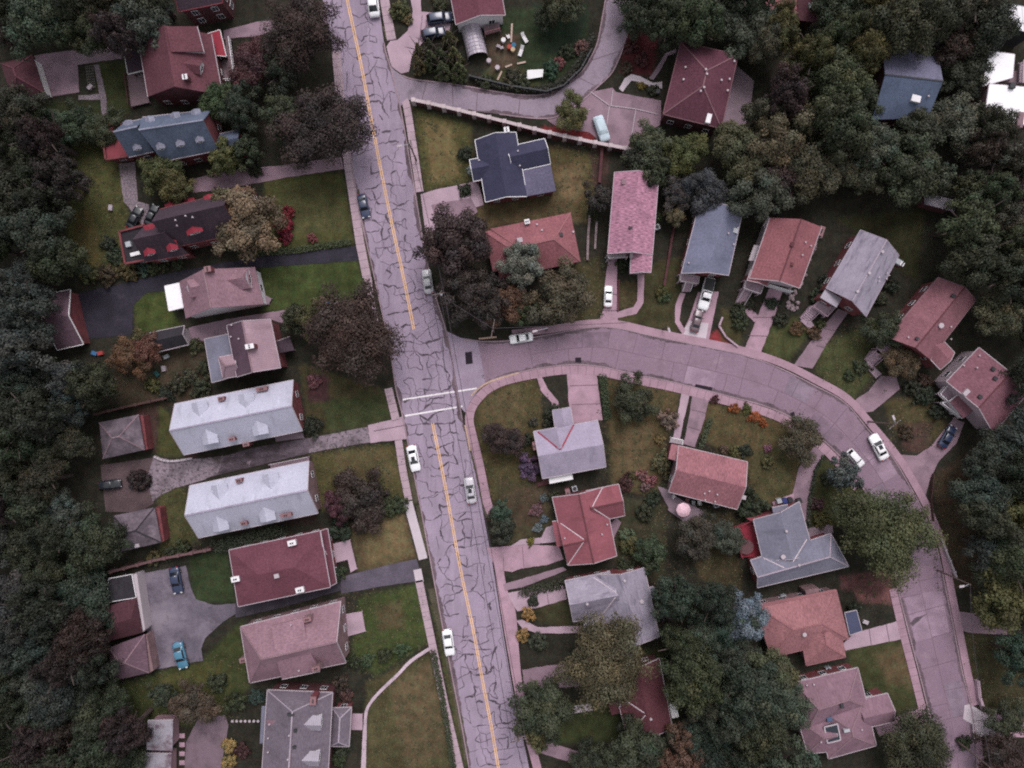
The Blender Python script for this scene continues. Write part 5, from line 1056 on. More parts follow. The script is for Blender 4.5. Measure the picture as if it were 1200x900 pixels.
for a in [(418, 392, 52, BR_, 'huge dark brown-green tree overhanging the street', 13), (374, 376, 24, OL, 'olive tree leaning out from under a huge dark tree', 8), (380, 150, 48, BR_, 'large dark rounded street tree', 12), (335, 140, 26, DK, 'dark green tree', 9), (352, 42, 42, BR_, 'wide dark brown tree with thin top', 12), (330, 85, 22, DK2, 'blackish green tree', 9),
          (300, 78, 28, MA, 'dark maroon leaved tree', 7), (534, 284, 39, BR_, 'large dark brown-green tree', 12), (540, 340, 30, BR_, 'dark brownish tree under wires', 9), (570, 352, 28, BR_, 'dark brown tree at the corner', 9), (612, 310, 25, (.12, .135, .1), 'pale grey-green tree against a red roof', 9), (594, 354, 25, RU, 'rusty brown tree', 8), (655, 344, 35, (.075, .055, .038), 'brown autumn tree', 9), (614, 366, 18, DK, 'low dark tree', 6),
          (290, 262, 40, TN, 'tan autumn tree with feathery crown', 9), (268, 240, 20, TN, 'small tan autumn tree', 7), (188, 205, 22, OL, 'olive tree', 7), (206, 216, 22, OL, 'olive yellowish tree', 7), (258, 117, 23, (.05, .066, .034), 'mid green tree', 7), (264, 186, 20, OL, 'small olive tree', 6), (292, 180, 18, DK, 'small dark green tree', 6), (285, 128, 24, DK2, 'blackish tree', 8), (745, 469, 25, DK, 'dark round yard tree', 5), (590, 514, 22, BR_, 'brownish round yard tree', 5),
          (1038, 621, 52, (.06, .07, .03), 'big olive green tree over the curved street', 12), (707, 770, 51, (.078, .068, .036), 'big olive brown tree over a maroon roof', 13), (634, 832, 36, DK, 'dark green kerbside tree', 9), (628, 856, 18, OL, 'small olive tree', 7), (738, 884, 38, DK, 'dark green tree at the bottom edge', 9), (800, 862, 20, RU, 'rust coloured autumn tree', 7), (818, 885, 26, (.12, .065, .045), 'orange-brown autumn tree', 7), (785, 893, 18, RU, 'small rust coloured tree', 6), (870, 722, 27, (.13, .15, .165), 'silver-blue spruce', 9),
          (936, 514, 26, (.07, .055, .036), 'brownish olive street tree', 6), (984, 553, 20, (.075, .085, .082), 'grey-green leaning street tree', 7), (1075, 882, 42, DK, 'wide dark green tree at the bottom edge', 9), (1172, 690, 40, OL, 'olive tree at the woods edge', 10), (1190, 645, 34, DK, 'dark tree at the right edge', 10), (1178, 885, 28, BR_, 'brownish low tree', 6), (425, 585, 34, BR_, 'dark shrubby lawn tree', 5), (398, 592, 18, MA, 'small maroon leaved tree', 4), (228, 822, 26, (.066, .05, .036), 'brown autumn tree', 6), (190, 812, 16, DK, 'small dark tree', 5),
          (670, 133, 21, OL, 'round olive tree by the forecourt', 5), (758, 172, 26, (.06, .062, .035), 'olive green tree', 7), (800, 180, 24, OL, 'olive tree', 7), (868, 178, 32, (.065, .06, .038), 'olive brown tree', 9), (700, 232, 18, BR_, 'grey-brown small tree', 5), (1056, 424, 21, (.08, .062, .036), 'round brown-olive tree by the stair', 5), (588, 620, 18, DK2, 'black-green small tree', 4), (586, 598, 13, (.05, .075, .05), 'round bright green small tree', 4), (760, 205, 20, DK, 'dark tree', 7), (745, 190, 16, DK2, 'blackish small tree', 6),
          (350, 372, 18, DK, 'dark green tree at a porch', 6), (1035, 385, 22, DK, 'dark green tree', 6), (790, 250, 14, TN, 'small golden brown tree', 4), (828, 225, 28, (.045, .052, .05), 'grey-green tree', 8), (800, 228, 22, (.06, .05, .045), 'grey-brown tree', 6), (888, 228, 34, BG, 'grey-blue-green tree over a roof', 10), (740, 868, 20, DK2, 'blackish tree', 6), (900, 790, 34, (.06, .062, .03), 'olive drooping tree', 9), (690, 888, 22, DK2, 'blackish green tree at the bottom edge', 6), (150, 420, 22, RU, 'reddish brown autumn tree', 5), (176, 410, 17, RU, 'rusty autumn tree', 5),
          (1190, 768, 26, (.03, .055, .035), 'dark green spiky conifer', 9), (852, 632, 22, (.05, .055, .045), 'grey-green yard tree', 5), (815, 630, 26, (.05, .04, .034), 'brown yard tree', 6), (764, 650, 20, DK, 'dark yard tree', 5), (1180, 840, 22, DK, 'dark low tree', 5), (640, 20, 16, DK2, 'blackish green lawn tree', 4), (1128, 226, 20, DK, 'dark green tree', 9), (1094, 214, 18, (.06, .062, .046), 'grey-olive tree', 9), (95, 145, 26, DK, 'dark hedge-like tree', 5), (125, 152, 22, DK, 'dark rounded tree', 5), (70, 150, 22, BG, 'grey-green tree', 6)]:
    tree(*a[:5], h=a[5])
for a in [(490, 57, 9), (503, 52, 9), (504, 66, 12), (490, 72, 10), (516, 62, 11), (526, 42, 12), (532, 62, 12), (537, 80, 13), (518, 78, 12)]:
    place('cone', CONE, a[0], a[1], a[2], random.choice(((.1, .095, .042), (.11, .095, .042), (.075, .088, .042))), 6.0, 'tree', 'clipped conical evergreen', group='conical evergreens by the driveway', name='conifer')
# wooded areas
FZ = [('in the western woods', [(-12, 105), (35, 112), (62, 150), (75, 190), (72, 310), (50, 330), (45, 390), (92, 430), (112, 450), (112, 540), (128, 600), (118, 660), (122, 760), (128, 812), (150, 850), (165, 905), (-12, 905)], 34, 90),
      ('in the top left corner', [(-12, -12), (208, -12), (200, 18), (150, 42), (60, 58), (-12, 66)], 34, 30),
      ('in the northern woods', [(652, -12), (880, -12), (885, 35), (760, 38), (720, 22), (700, 32), (668, 28)], 34, 30),
      ('in the northeastern woods', [(905, 35), (945, 15), (1000, -12), (1210, -12), (1210, 5), (1160, 22), (1150, 50), (1155, 95), (1150, 125), (1210, 165), (1210, 415), (1165, 375), (1140, 325), (1115, 240), (1060, 222), (985, 210), (925, 214), (905, 215), (900, 160), (875, 60)], 35, 120),
      ('in the eastern woods', [(1135, 545), (1160, 505), (1210, 430), (1210, 730), (1165, 700), (1145, 620)], 34, 40),
      ('in the middle woods', [(790, 700), (850, 690), (885, 780), (925, 810), (945, 870), (940, 905), (840, 905), (820, 850), (800, 790)], 34, 30)]
HOLES = [q for h in HOUSES for q in h.px]
KEEP = [(908, 6, 16), (1168, 138, 16), (1192, 150, 18), (1175, 28, 16), (1165, 35, 10), (128, 568, 12), (135, 556, 14), (158, 255, 16), (1180, 60, 14), (1170, 80, 16), (1160, 100, 10), (1180, 140, 14), (1195, 100, 20), (690, 40, 14), (705, 30, 14), (1090, 225, 8), (870, 110, 10), (28, 90, 16), (70, 100, 20), (1140, 725, 14), (1165, 733, 12)]
def poly_dist(p, q):
    if inside(p, q): return -1
    return min(math.hypot(p[0]-a[0]-t*(b[0]-a[0]), p[1]-a[1]-t*(b[1]-a[1])) for a, b in zip(q, q[1:]+q[:1]) for t in [max(0, min(1, ((p[0]-a[0])*(b[0]-a[0])+(p[1]-a[1])*(b[1]-a[1]))/((b[0]-a[0])**2+(b[1]-a[1])**2+1e-9)))])
gf = random.Random(5)
_d = [(DK, 'dark green tree'), (DK2, 'blackish green tree'), (DK, 'dark green tree'), ((.045, .054, .046), 'grey-green tree')]
PAL = {'in the western woods': _d + [(BR_, 'brownish tree'), ((.05, .055, .036), 'mossy green tree'), ((.07, .08, .07), 'pale grey-green tree')], 'in the northeastern woods': _d[:3] + [(OL, 'olive tree'), ((.085, .078, .046), 'khaki tree'), ((.07, .066, .042), 'brownish olive tree'), (BR_, 'brownish tree'), ((.08, .085, .062), 'pale grey-green tree'), ((.058, .06, .036), 'mossy green tree')], 'in the eastern woods': _d + [(OL, 'olive tree')], 'in the middle woods': [((.042, .055, .04), 'teal green tree'), ((.034, .044, .033), 'dark teal tree'), ((.053, .066, .049), 'grey-teal tree'), (DK, 'dark green tree')]}
for zn, poly, sp, cap in FZ:
    xs = [p[0] for p in poly]; ys = [p[1] for p in poly]; pts = []; tries = 0
    while tries < 4000 and len(pts) < cap:
        tries += 1; p = (gf.uniform(min(xs), max(xs)), gf.uniform(min(ys), max(ys))); r = gf.uniform(19, 34)
        if not inside(p, poly) or any(math.hypot(p[0]-q[0], p[1]-q[1]) < (r+q[2])*.66 for q in pts): continue
        if min((poly_dist(p, q) for q in HOLES), default=99) < r*.66 or any(math.hypot(p[0]-a-(p[0]-600)*.05, p[1]-b-(p[1]-450)*.05) < r + c for a, b, c in KEEP): continue
        pts.append((*p, r))
    for x, y, r in pts:
        c, d = gf.choice(PAL[zn]) if zn in PAL else gf.choice([(DK, 'dark green tree'), (DK, 'dark green tree'), (DK2, 'blackish green tree'), (BG, 'grey-green tree'), (BG, 'grey-green tree'), (OL, 'olive tree'), (BR_, 'brownish tree'), (BR_, 'brownish tree'), ((.062, .072, .06), 'pale grey-green tree'), ((.05, .055, .03), 'mossy green tree'), (RU, 'rusty autumn tree') if gf.random() < .4 else (DK, 'dark green tree')])
        if 'western' in zn: c = tuple(v*.74 for v in c)
        place('broad', BROAD + FINE, x, y, r*1.12, c, gf.uniform(7, 14.5), 'tree', ('tall ' if r > 29 else '') + d, group='trees ' + zn)
# ------------------------------------------------------------------ shrubs
for a in [(619, 720, 8, (.26, .155, .06), 'yellow-orange shrub'), (612, 744, 8, (.26, .155, .065), 'yellow-orange shrub'), (268, 874, 9, (.26, .18, .065), 'bright yellow shrub'), (268, 893, 9, (.26, .18, .07), 'bright yellow shrub'), (331, 264, 11, (.2, .022, .035), 'tall crimson shrub'), (338, 250, 8, (.17, .02, .03), 'crimson shrub'), (335, 278, 8, (.18, .025, .04), 'crimson shrub'), (366, 280, 6, (.17, .05, .06), 'small red shrub'),
          (632, 752, 11, BG, 'blue-green shrub'), (752, 556, 7, (.19, .09, .105), 'pink flowering shrub'), (763, 563, 7, (.2, .085, .1), 'pink flowering shrub'), (757, 570, 6, (.16, .1, .1), 'faded pink shrub'), (776, 543, 13, (.08, .078, .036), 'olive shrub'), (783, 490, 12, (.15, .115, .085), 'tan shrub'), (773, 515, 6, (.16, .11, .06), 'small golden shrub'), (732, 567, 10, MA, 'maroon shrub'), (741, 558, 6, OL, 'small olive shrub'), (628, 597, 8, (.15, .085, .09), 'pinkish shrub'), (637, 584, 5, (.13, .15, .16), 'silvery shrub'), (638, 608, 5, (.13, .15, .16), 'silvery shrub'), (630, 618, 6, (.12, .145, .15), 'silvery shrub'), (622, 635, 5, (.14, .12, .03), 'yellow-green shrub'),
          (734, 628, 9, (.1, .115, .07), 'pale green shrub'), (738, 640, 12, OL, 'olive shrub'), (860, 478, 6, (.25, .078, .03), 'orange flowering shrub'), (885, 489, 7, (.26, .075, .03), 'orange flowering shrub'), (894, 496, 5, (.25, .078, .03), 'orange flowering shrub'), (875, 479, 6, OL, 'olive shrub'), (838, 468, 5, MA, 'small maroon shrub'), (861, 530, 7, (.09, .09, .04), 'yellow-olive shrub'), (848, 527, 6, (.1, .06, .045), 'brown shrub'), (900, 525, 5, (.2, .09, .14), 'small pink shrub'), (900, 540, 8, (.09, .08, .04), 'olive shrub'), (873, 528, 8, DK2, 'dark shrub'), (880, 595, 18, DK2, 'dark green shrub mass'),
          (730, 309, 8, DK, 'dark clipped shrub'), (787, 255, 7, DK, 'dark round shrub'), (770, 255, 6, (.06, .08, .035), 'light green shrub'), (692, 250, 5, DK, 'small dark shrub'), (778, 348, 7, (.05, .075, .035), 'green shrub'), (776, 342, 8, OL, 'olive shrub'), (650, 480, 6, DK, 'round dark shrub'), (641, 497, 6, DK, 'round dark shrub'), (625, 495, 6, (.05, .05, .04), 'round brownish shrub'), (618, 515, 7, DK2, 'dark upright shrub'), (643, 487, 7, DK2, 'blackish shrub'), (621, 546, 14, (.1, .065, .11), 'purple leaved shrub'), (650, 583, 8, DK, 'dark shrub'), (580, 605, 9, RU, 'reddish shrub'),
          (934, 385, 9, (.09, .06, .03), 'orange-brown shrub'), (954, 390, 8, (.1, .065, .035), 'golden brown shrub'), (962, 380, 6, OL, 'olive shrub'), (915, 375, 9, DK2, 'dark shrub'), (865, 365, 9, DK, 'dark shrub'), (868, 378, 10, DK, 'green shrub'), (905, 355, 8, DK2, 'blackish shrub'), (878, 355, 8, DK2, 'dark shrub'), (1062, 507, 9, (.06, .045, .032), 'brown shrub'), (1100, 483, 10, DK2, 'dark round shrub'), (1085, 465, 12, DK2, 'dark shrub'), (1070, 455, 10, DK2, 'dark shrub'), (1085, 445, 8, (.08, .045, .035), 'rusty shrub'), (970, 562, 9, DK, 'green shrub'), (958, 590, 8, (.06, .03, .036), 'maroon shrub'), (963, 610, 10, OL, 'olive shrub'),
          (1022, 330, 8, DK, 'dark shrub'), (1030, 350, 9, DK, 'green shrub'), (1045, 335, 8, DK2, 'dark shrub'), (960, 345, 10, DK, 'green shrub'), (968, 330, 8, DK2, 'dark shrub'), (1010, 430, 9, DK, 'green shrub'), (995, 440, 7, (.045, .06, .03), 'green shrub'), (168, 316, 8, (.05, .075, .06), 'spiky green shrub'), (180, 315, 8, (.06, .075, .035), 'green shrub'), (193, 312, 7, DK, 'green shrub'), (208, 309, 7, DK, 'dark green shrub'), (150, 318, 12, OL, 'olive shrub'), (125, 322, 12, (.06, .045, .03), 'brown shrub'), (105, 322, 12, OL, 'olive shrub'), (135, 300, 11, DK, 'dark shrub'),
          (128, 285, 9, DK, 'dark green shrub'), (165, 395, 10, OL, 'olive shrub'), (228, 405, 9, (.06, .07, .035), 'light olive shrub'), (240, 432, 10, DK, 'dark shrub'), (222, 440, 9, (.06, .055, .035), 'brownish shrub'), (210, 450, 12, DK, 'dark green shrub'), (235, 455, 12, DK, 'dark green shrub'), (195, 462, 9, DK2, 'dark shrub'), (180, 452, 9, OL, 'olive shrub'), (368, 446, 9, (.16, .06, .07), 'rosy shrub'), (365, 500, 12, DK2, 'blackish shrub'), (162, 563, 13, (.03, .02, .022), 'dark round planting mound'), (450, 590, 14, DK, 'dark green shrub'), (465, 592, 12, (.05, .06, .035), 'olive green shrub'), (430, 608, 12, DK, 'green shrub'), (398, 620, 14, DK2, 'dark green clipped shrub'),
          (396, 673, 10, DK, 'dark clipped shrub'), (415, 775, 9, DK, 'green shrub'), (430, 775, 9, (.045, .06, .035), 'light green shrub'), (450, 768, 9, DK, 'green shrub'), (472, 762, 9, (.05, .068, .035), 'light green shrub'), (398, 800, 10, (.05, .04, .03), 'brownish shrub'), (405, 815, 9, (.08, .04, .036), 'reddish shrub'), (400, 875, 11, DK, 'dark green shrub'), (398, 890, 9, DK, 'green shrub'), (255, 800, 12, DK, 'dark shrub'), (275, 822, 13, DK, 'green shrub'), (300, 818, 10, (.035, .05, .042), 'blue-green shrub'), (285, 880, 9, MA, 'maroon shrub'), (215, 640, 9, DK, 'green shrub'), (180, 655, 9, OL, 'olive shrub'), (200, 648, 9, DK, 'green shrub'),
          (545, 180, 9, DK2, 'dark round shrub'), (545, 222, 8, DK, 'dark shrub'), (552, 200, 6, (.2, .19, .19), 'white flowering shrub'), (570, 95, 9, DK, 'dark shrub'), (600, 92, 11, (.05, .05, .032), 'olive brown shrub'), (612, 97, 10, DK, 'dark shrub'), (645, 82, 10, (.03, .06, .036), 'bright green shrub'), (656, 74, 7, (.17, .075, .07), 'rosy shrub'), (682, 55, 9, (.13, .07, .06), 'pinkish brown shrub'), (665, 60, 9, DK, 'dark green shrub'), (752, 100, 5, (.16, .12, .03), 'yellow shrub'), (765, 106, 7, DK, 'dark shrub'), (740, 55, 9, MA, 'maroon shrub'), (752, 70, 9, MA, 'dark red shrub'), (735, 80, 7, (.06, .05, .03), 'brownish shrub'), (470, 12, 12, OL, 'olive shrub'), (478, 22, 7, (.14, .11, .06), 'golden shrub'), (515, 5, 9, (.06, .06, .03), 'olive shrub'),
          (920, 715, 8, DK2, 'dark shrub'), (1000, 715, 9, DK2, 'dark shrub'), (1012, 812, 7, DK, 'green shrub'), (1022, 835, 6, (.09, .08, .06), 'pale shrub'), (625, 705, 7, DK2, 'dark clipped shrub'), (780, 720, 9, (.07, .045, .05), 'brownish shrub'), (785, 740, 10, DK, 'green shrub'), (790, 770, 10, DK2, 'dark shrub'), (735, 665, 12, DK, 'green shrub'), (755, 600, 11, DK, 'dark shrub'), (765, 585, 9, DK2, 'dark shrub'), (1165, 725, 9, DK, 'dark shrub'), (1130, 870, 9, DK, 'dark shrub'), (300, 200, 8, DK, 'dark shrub'), (145, 20, 8, DK, 'dark shrub')]:
    shrub(*a)
# clipped hedges
HEDGE = MATS.get('h') or M('hedge_core', (.02, .026, .015), var=.4)
def hedge(pts, w, h, col, label):
    q = arc_pts(pts, 2.2); W = [P(*p) for p in q]; c = sum(W, Vector())/len(W); g = np.random.default_rng(len(HOUSES)+int(pts[0][0])); m = MB(); L = []
    for p in W:
        for k in range(int(26*w)):
            o = Vector((g.uniform(-w/2, w/2), g.uniform(-w/2, w/2), g.uniform(.1, h)*1.0)); s_ = g.uniform(.09, .2); n = Vector((g.normal(0, .5), g.normal(0, .5), 1)).normalized(); a = n.orthogonal().normalized(); a.rotate(Matrix.Rotation(g.uniform(0, 6.28), 3, n)); b = n.cross(a)
            x = p + o; i = len(m.v); m.v += [x+a*s_, x+b*s_*.7, x-a*s_, x-b*s_*.7]; m.f.append((i, i+1, i+2, i+3))
    me = m.data('hedge', LEAF, c); n = len(m.v); ca = me.color_attributes.new('tint', 'FLOAT_COLOR', 'POINT'); t = np.repeat(g.uniform(.7, 1.35, n//4), 4); ca.data.foreach_set('color', np.stack([t, t, t, np.ones(n)], 1).astype(np.float32).ravel())
    o = bpy.data.objects.new('hedge', me); COL.objects.link(o); o.location = c; o.color = (*col, 1); tag(o, label, 'hedge'); 
hedge(rd(508, 764, 518, 812, 526, 860, 532, 900), 1.0, .8, DK, 'long dark clipped hedge along the lower left pavement')
hedge(rd(612, 694, 635, 688, 660, 684), 1.6, .9, (.03, .032, .02), 'dark brown-green hedge above the driveway of the grey house'); hedge(rd(706, 442, 712, 490), 1.3, 1.0, (.035, .048, .025), 'green hedge along the right of the pink driveway')
hedge(rd(832, 492, 820, 525), .9, .8, (.04, .05, .028), 'green hedge right of the driveway to the salmon-roofed house'); hedge(rd(560, 96, 585, 102, 625, 107, 648, 104, 668, 88, 684, 66, 694, 45), 1.0, 1.2, (.026, .026, .02), 'dark hedge curving along the inside of the upper lane')
hedge(rd(255, 640, 290, 632, 330, 622), 2.2, 1.2, DK2, 'dark hedge between the lower white-roofed house and the wine-red house'); hedge(rd(268, 290, 300, 297, 345, 294, 410, 284), 1.1, .7, (.04, .05, .024), 'low green hedge above the black driveway'); hedge(rd(555, 138, 590, 146, 622, 151), .9, .7, (.04, .036, .024), 'low brown hedge above the capped stone wall')
hedge(rd(945, 620, 948, 585, 955, 550, 964, 535), .6, .7, DK2, 'thin dark hedge on the right edge of the curving driveway')
# label every tree and shrub by its nearest landmark
LM = [(h.short, sum(p[0] for q in h.px[:1] for p in q)/4, sum(p[1] for q in h.px[:1] for p in q)/4) for h in HOUSES]
todo = {}
for t in ALLT:
    root, x, y, d, lab = t
    s, hx, hy = min(LM, key=lambda l: math.hypot(l[1]-x, l[2]-y)); a = math.atan2(hy-y, x-hx); k = int(round(a/(math.pi/4))) % 8
    todo.setdefault((d, DIRS[k], s), []).append((math.hypot(hx-x, hy-y), root))
for (d, dr, s), L in todo.items():
    L.sort(key=lambda q: q[0])
    for i, (_, root) in enumerate(L): root['label'] = f"{d} {dr} {s}" if len(L) == 1 else f"{d} {dr} {s}, {ORD[i]}nearest"
# ------------------------------------------------------------------ vehicles
CARG = M('car_glass', (.012, .014, .018), var=0, big=0, rough=.06, spec=.6); TYRE = M('tyre_rubber', (.015, .015, .016), var=.1); RIM = M('wheel_rim', (.3, .3, .32), var=0, rough=.35, metal=.6)
HEADL = M('headlamp_glass', (.55, .55, .56), var=0, rough=.15); TAILL = M('tail_lamp', (.2, .012, .015), var=0, rough=.2)
def paint(n, c, rough=.3): return M('paint_' + n, c, var=.02, big=.03, rough=rough, spec=.5, coat=.6)
CARM = {}
def car_meshes(kind):
    if kind in CARM: return CARM[kind]
    L, Wd, H, prof, cab = {'sedan': (4.6, 1.82, 1.43, [(0, .62), (.04, .74), (.27, .9), (.3, .92), (.78, .98), (.95, .94), (1, .7)], (.27, .41, .68, .85)),
        'suv': (4.7, 1.88, 1.7, [(0, .7), (.04, .88), (.24, 1.02), (.3, 1.05), (.9, 1.1), (.97, 1.05), (1, .75)], (.25, .37, .86, .975)),
        'van': (5.3, 1.98, 1.95, [(0, .7), (.04, .95), (.15, 1.08), (.2, 1.1), (.9, 1.15), (.98, 1.1), (1, .8)], (.13, .28, .93, .99)),
        'pickup': (5.8, 1.95, 1.8, [(0, .75), (.04, .98), (.25, 1.1), (.3, 1.1), (.56, 1.12), (.97, 1.1), (1, .85)], (.25, .35, .5, .57)),
        'cover': (4.7, 1.9, 1.6, [(0, .6), (.05, .85), (.25, 1.0), (.3, 1.05), (.85, 1.1), (.96, 1.0), (1, .6)], (.24, .36, .8, .95))}[kind]
    hw = Wd/2; out = {}
    plan = lambda t: hw*(1 - .2*max(0, (.1-t)/.1)**2 - .16*max(0, (t-.9)/.1)**2 - .02*abs(t-.5))
    ts = [0, .015, .05, .12, .2, .28, .4, .52, .64, .76, .86, .94, .985, 1]
    b = MB(); secs = []
    for t in ts:
        x = L/2 - t*L; w = plan(t)*(.9 if t in (0, 1) else 1); zt = np.interp(t, [p[0] for p in prof], [p[1] for p in prof])
        secs.append([(x, -w*.9, .28), (x, -w, .45), (x, -w, zt*.72), (x, -w*.93, zt*.97), (x, -w*.6, zt+.03), (x, 0, zt+.045), (x, w*.6, zt+.03), (x, w*.93, zt*.97), (x, w, zt*.72), (x, w, .45), (x, w*.9, .28)])
    n = len(secs[0]); b.v = [Vector(p) for s in secs for p in s]
    for i in range(len(secs)-1):
        for j in range(n-1): b.f.append((i*n+j, (i+1)*n+j, (i+1)*n+j+1, i*n+j+1))
        b.f.append((i*n+n-1, (i+1)*n+n-1, (i+1)*n, i*n))
    b.f.append(tuple(range(n))); b.f.append(tuple(reversed(range((len(secs)-1)*n, len(secs)*n))))
    # cabin
    x0, x1, x2, x3 = (L/2 - t*L for t in cab); zb = .93*np.interp(cab[1], [p[0] for p in prof], [p[1] for p in prof]); wb, wt = hw*.9, hw*.72; zr = H
    base = [(x0, wb*.92), (x3, wb*.9), (x3, -wb*.9), (x0, -wb*.92)]; top = [(x1, wt), (x2, wt*.97), (x2, -wt*.97), (x1, -wt)]
    V = [(x, y, zb) for x, y in base] + [(x, y, zr-.05) for x, y in top]; xm = (x1+x2)/2
    V += [(x1-.12, wt*.8, zr), (x2+.12, wt*.78, zr), (x2+.12, -wt*.78, zr), (x1-.12, -wt*.8, zr)]
    b.add(V, [(0,4,5,1), (1,5,6,2), (2,6,7,3), (3,7,4,0), (4,8,9,5), (5,9,10,6), (6,10,11,7), (7,11,8,4), (8,11,10,9)])
    out['body'] = b
    def pane(i, j, k, l, sh=.86, o=.015):
        q = [Vector(V[a]) for a in (i, j, k, l)]; c = sum(q, Vector())/4; nn = (q[1]-q[0]).cross(q[2]-q[0]).normalized()
        if nn.dot(c - Vector((xm, 0, .8))) < 0: nn = -nn
        q = [c + (p-c)*sh + nn*o for p in q]; r = [p - nn*.03 for p in q]
        return MB().add(q + r, [(0,1,2,3), (7,6,5,4), (0,4,5,1), (1,5,6,2), (2,6,7,3), (3,7,4,0)])
    if kind != 'cover':
        out['windscreen'] = pane(3, 7, 4, 0, .9); out['rear_window'] = pane(1, 5, 6, 2, .88); out['side_window'] = pane(0, 4, 5, 1, .86); out['side_window.2'] = pane(2, 6, 7, 3, .86)
        if kind in ('suv', 'sedan'): out['sunroof'] = MB().box((xm+.25, 0, zr+.004), .75, wt*1.0, .02) if kind == 'sedan' else None
        if kind == 'pickup': out['bed_cover'] = MB().box((L/2-.775*L, 0, 1.15), L*.37, hw*1.74, .1)
        for s_ in (-1, 1): out['wing_mirror' + str(s_)] = MB().box((x0-.35, s_*(hw+.07), zb+.12), .14, .2, .16)
        for s_ in (-1, 1):
            out['headlight' + str(s_)] = MB().box((L/2-.1, s_*hw*.62, .68), .2, .34, .14, -s_*.25); out['tail_light' + str(s_)] = MB().box((-L/2+.07, s_*hw*.66, .8), .16, .3, .16, s_*.2)
    for xx in (L*.31, -L*.29):
        for s_ in (-1, 1): out[f'wheel{xx:.1f}{s_}'] = (MB().tube([(xx, s_*(hw-.22), .33), (xx, s_*(hw+.01), .33)], .33, None, 14), MB().tube([(xx, s_*(hw-.05), .33), (xx, s_*(hw+.03), .33)], .2, None, 10))
    R = {}
    MT = {'windscreen': CARG, 'rear_window': CARG, 'side_window': CARG, 'sunroof': CARG, 'bed_cover': DARK, 'headlight': HEADL, 'tail_light': TAILL, 'wing_mirror': DARK, 'body': None}
    for k, v in out.items():
        if v is None: continue
        nm = k.rstrip('0123456789.-')
        if isinstance(v, tuple): R[k] = ('wheel', v[0].data('wheel', TYRE), v[1].data('rim', RIM))
        else:
            me = v.data(nm, MT.get(nm) or WHITE, smooth=(nm == 'body'))
            R[k] = (nm, me, None)
            if nm == 'body' : me.materials.clear(); me.materials.append(None)
    CARM[kind] = R; return R
def car(kind, cx, cy, dx, dy, mat, label, cat='car', sun=False, name='parked_car', scale=1.0, roof=None):
    loc = P(cx, cy, .8); loc.z = .055; root = thing(name, label, cat, loc, 'cars parked on streets and driveways'); root.rotation_euler = (0, 0, math.atan2(-dy, dx)); root.scale = (scale,)*3
    for k, (nm, me, me2) in car_meshes(kind).items():
        if nm == 'sunroof' and not sun: continue
        o = bpy.data.objects.new(nm, me); COL.objects.link(o); o.parent = root
        if nm == 'body': o.material_slots[0].link = 'OBJECT'; o.material_slots[0].material = mat
        if me2: q = bpy.data.objects.new('rim', me2); COL.objects.link(q); q.parent = o
PW, PS, PN, PK, PB, PR, PC = paint('white', (.72, .71, .74)), paint('silver', (.42, .4, .44)), paint('navy', (.02, .03, .07)), paint('black', (.014, .016, .022)), paint('sky_blue', (.06, .17, .26)), paint('maroon', (.1, .06, .075)), M('cover_cloth', (.42, .5, .56), var=.05, rough=.8)
car('sedan', 525.5, 753, 17, 123, PW, 'white sedan parked at the left kerb near the curved lawn path'); car('sedan', 484.5, 537, 24, 113, PW, 'white sedan with sunroof parked at the left kerb below the crosswalk', sun=True); car('sedan', 551, 575, -17, -115, PS, 'silver sedan facing up the right side of the main street', sun=True)
car('sedan', 501, 330, -15, -103, PS, 'silver sedan half under wires by the dark corner tree', scale=.93); car('sedan', 426, 241, 23, 103, PN, 'dark blue car at the left kerb beside the lawn with crimson shrubs', scale=.92); car('van', 437, 2, 9, 75, PW, 'white van at the top edge of the main street', 'van', name='van')
car('suv', 515, 21, 170, -25, PN, 'dark blue sport utility car beside the white-gabled maroon house', scale=.97); car('suv', 507.5, 38.5, 125, -25, PN, 'blue car half hidden by conical evergreens', scale=.92); car('cover', 705, 150.5, 60, 170, PC, 'pale blue windowless covered car on the forecourt by the capped wall')
car('sedan', 713, 347, 5, -142, PW, 'white sedan on the driveway of the pink-shingled house', scale=.82, sun=False); car('pickup', 828, 344, -60, 225, PW, 'white pickup truck with black bed cover at the blue-grey house', 'pickup truck', name='pickup_truck'); car('sedan', 817, 376, 28, -105, PR, 'maroon car with grey roof behind the white pickup', scale=.87)
car('sedan', 611, 396, -105, 17, PW, 'white car at the upper kerb of the curved street by the corner trees', scale=.9); car('sedan', 1030, 524, -50, -100, PW, 'white sedan with sunroof on the bend of the curved street', sun=True, scale=1.05); car('suv', 1003, 537, 50, 55, PW, 'small white car partly under the grey-green street tree', scale=.78)
car('sedan', 1111, 512, 60, -100, PN, 'dark navy sedan on the driveway of the white-fronted mauve house', scale=.93); car('suv', 128, 568, 110, -12, PK, 'black car parked on dirt between the slate garages', scale=.85); car('sedan', 206, 680, 30, 175, PN, 'dark blue sedan at the top of the asphalt yard', scale=1.02); car('sedan', 211, 768, 45, 180, PB, 'light blue sedan at the bottom of the asphalt yard', scale=1.04)
car('sedan', 157, 255, 45, -90, PK, 'black car on the gravel left of the plum-roofed house', scale=.9); car('sedan', 177, 252, 35, -80, PK, 'black car tucked against the plum-roofed house', scale=.85)

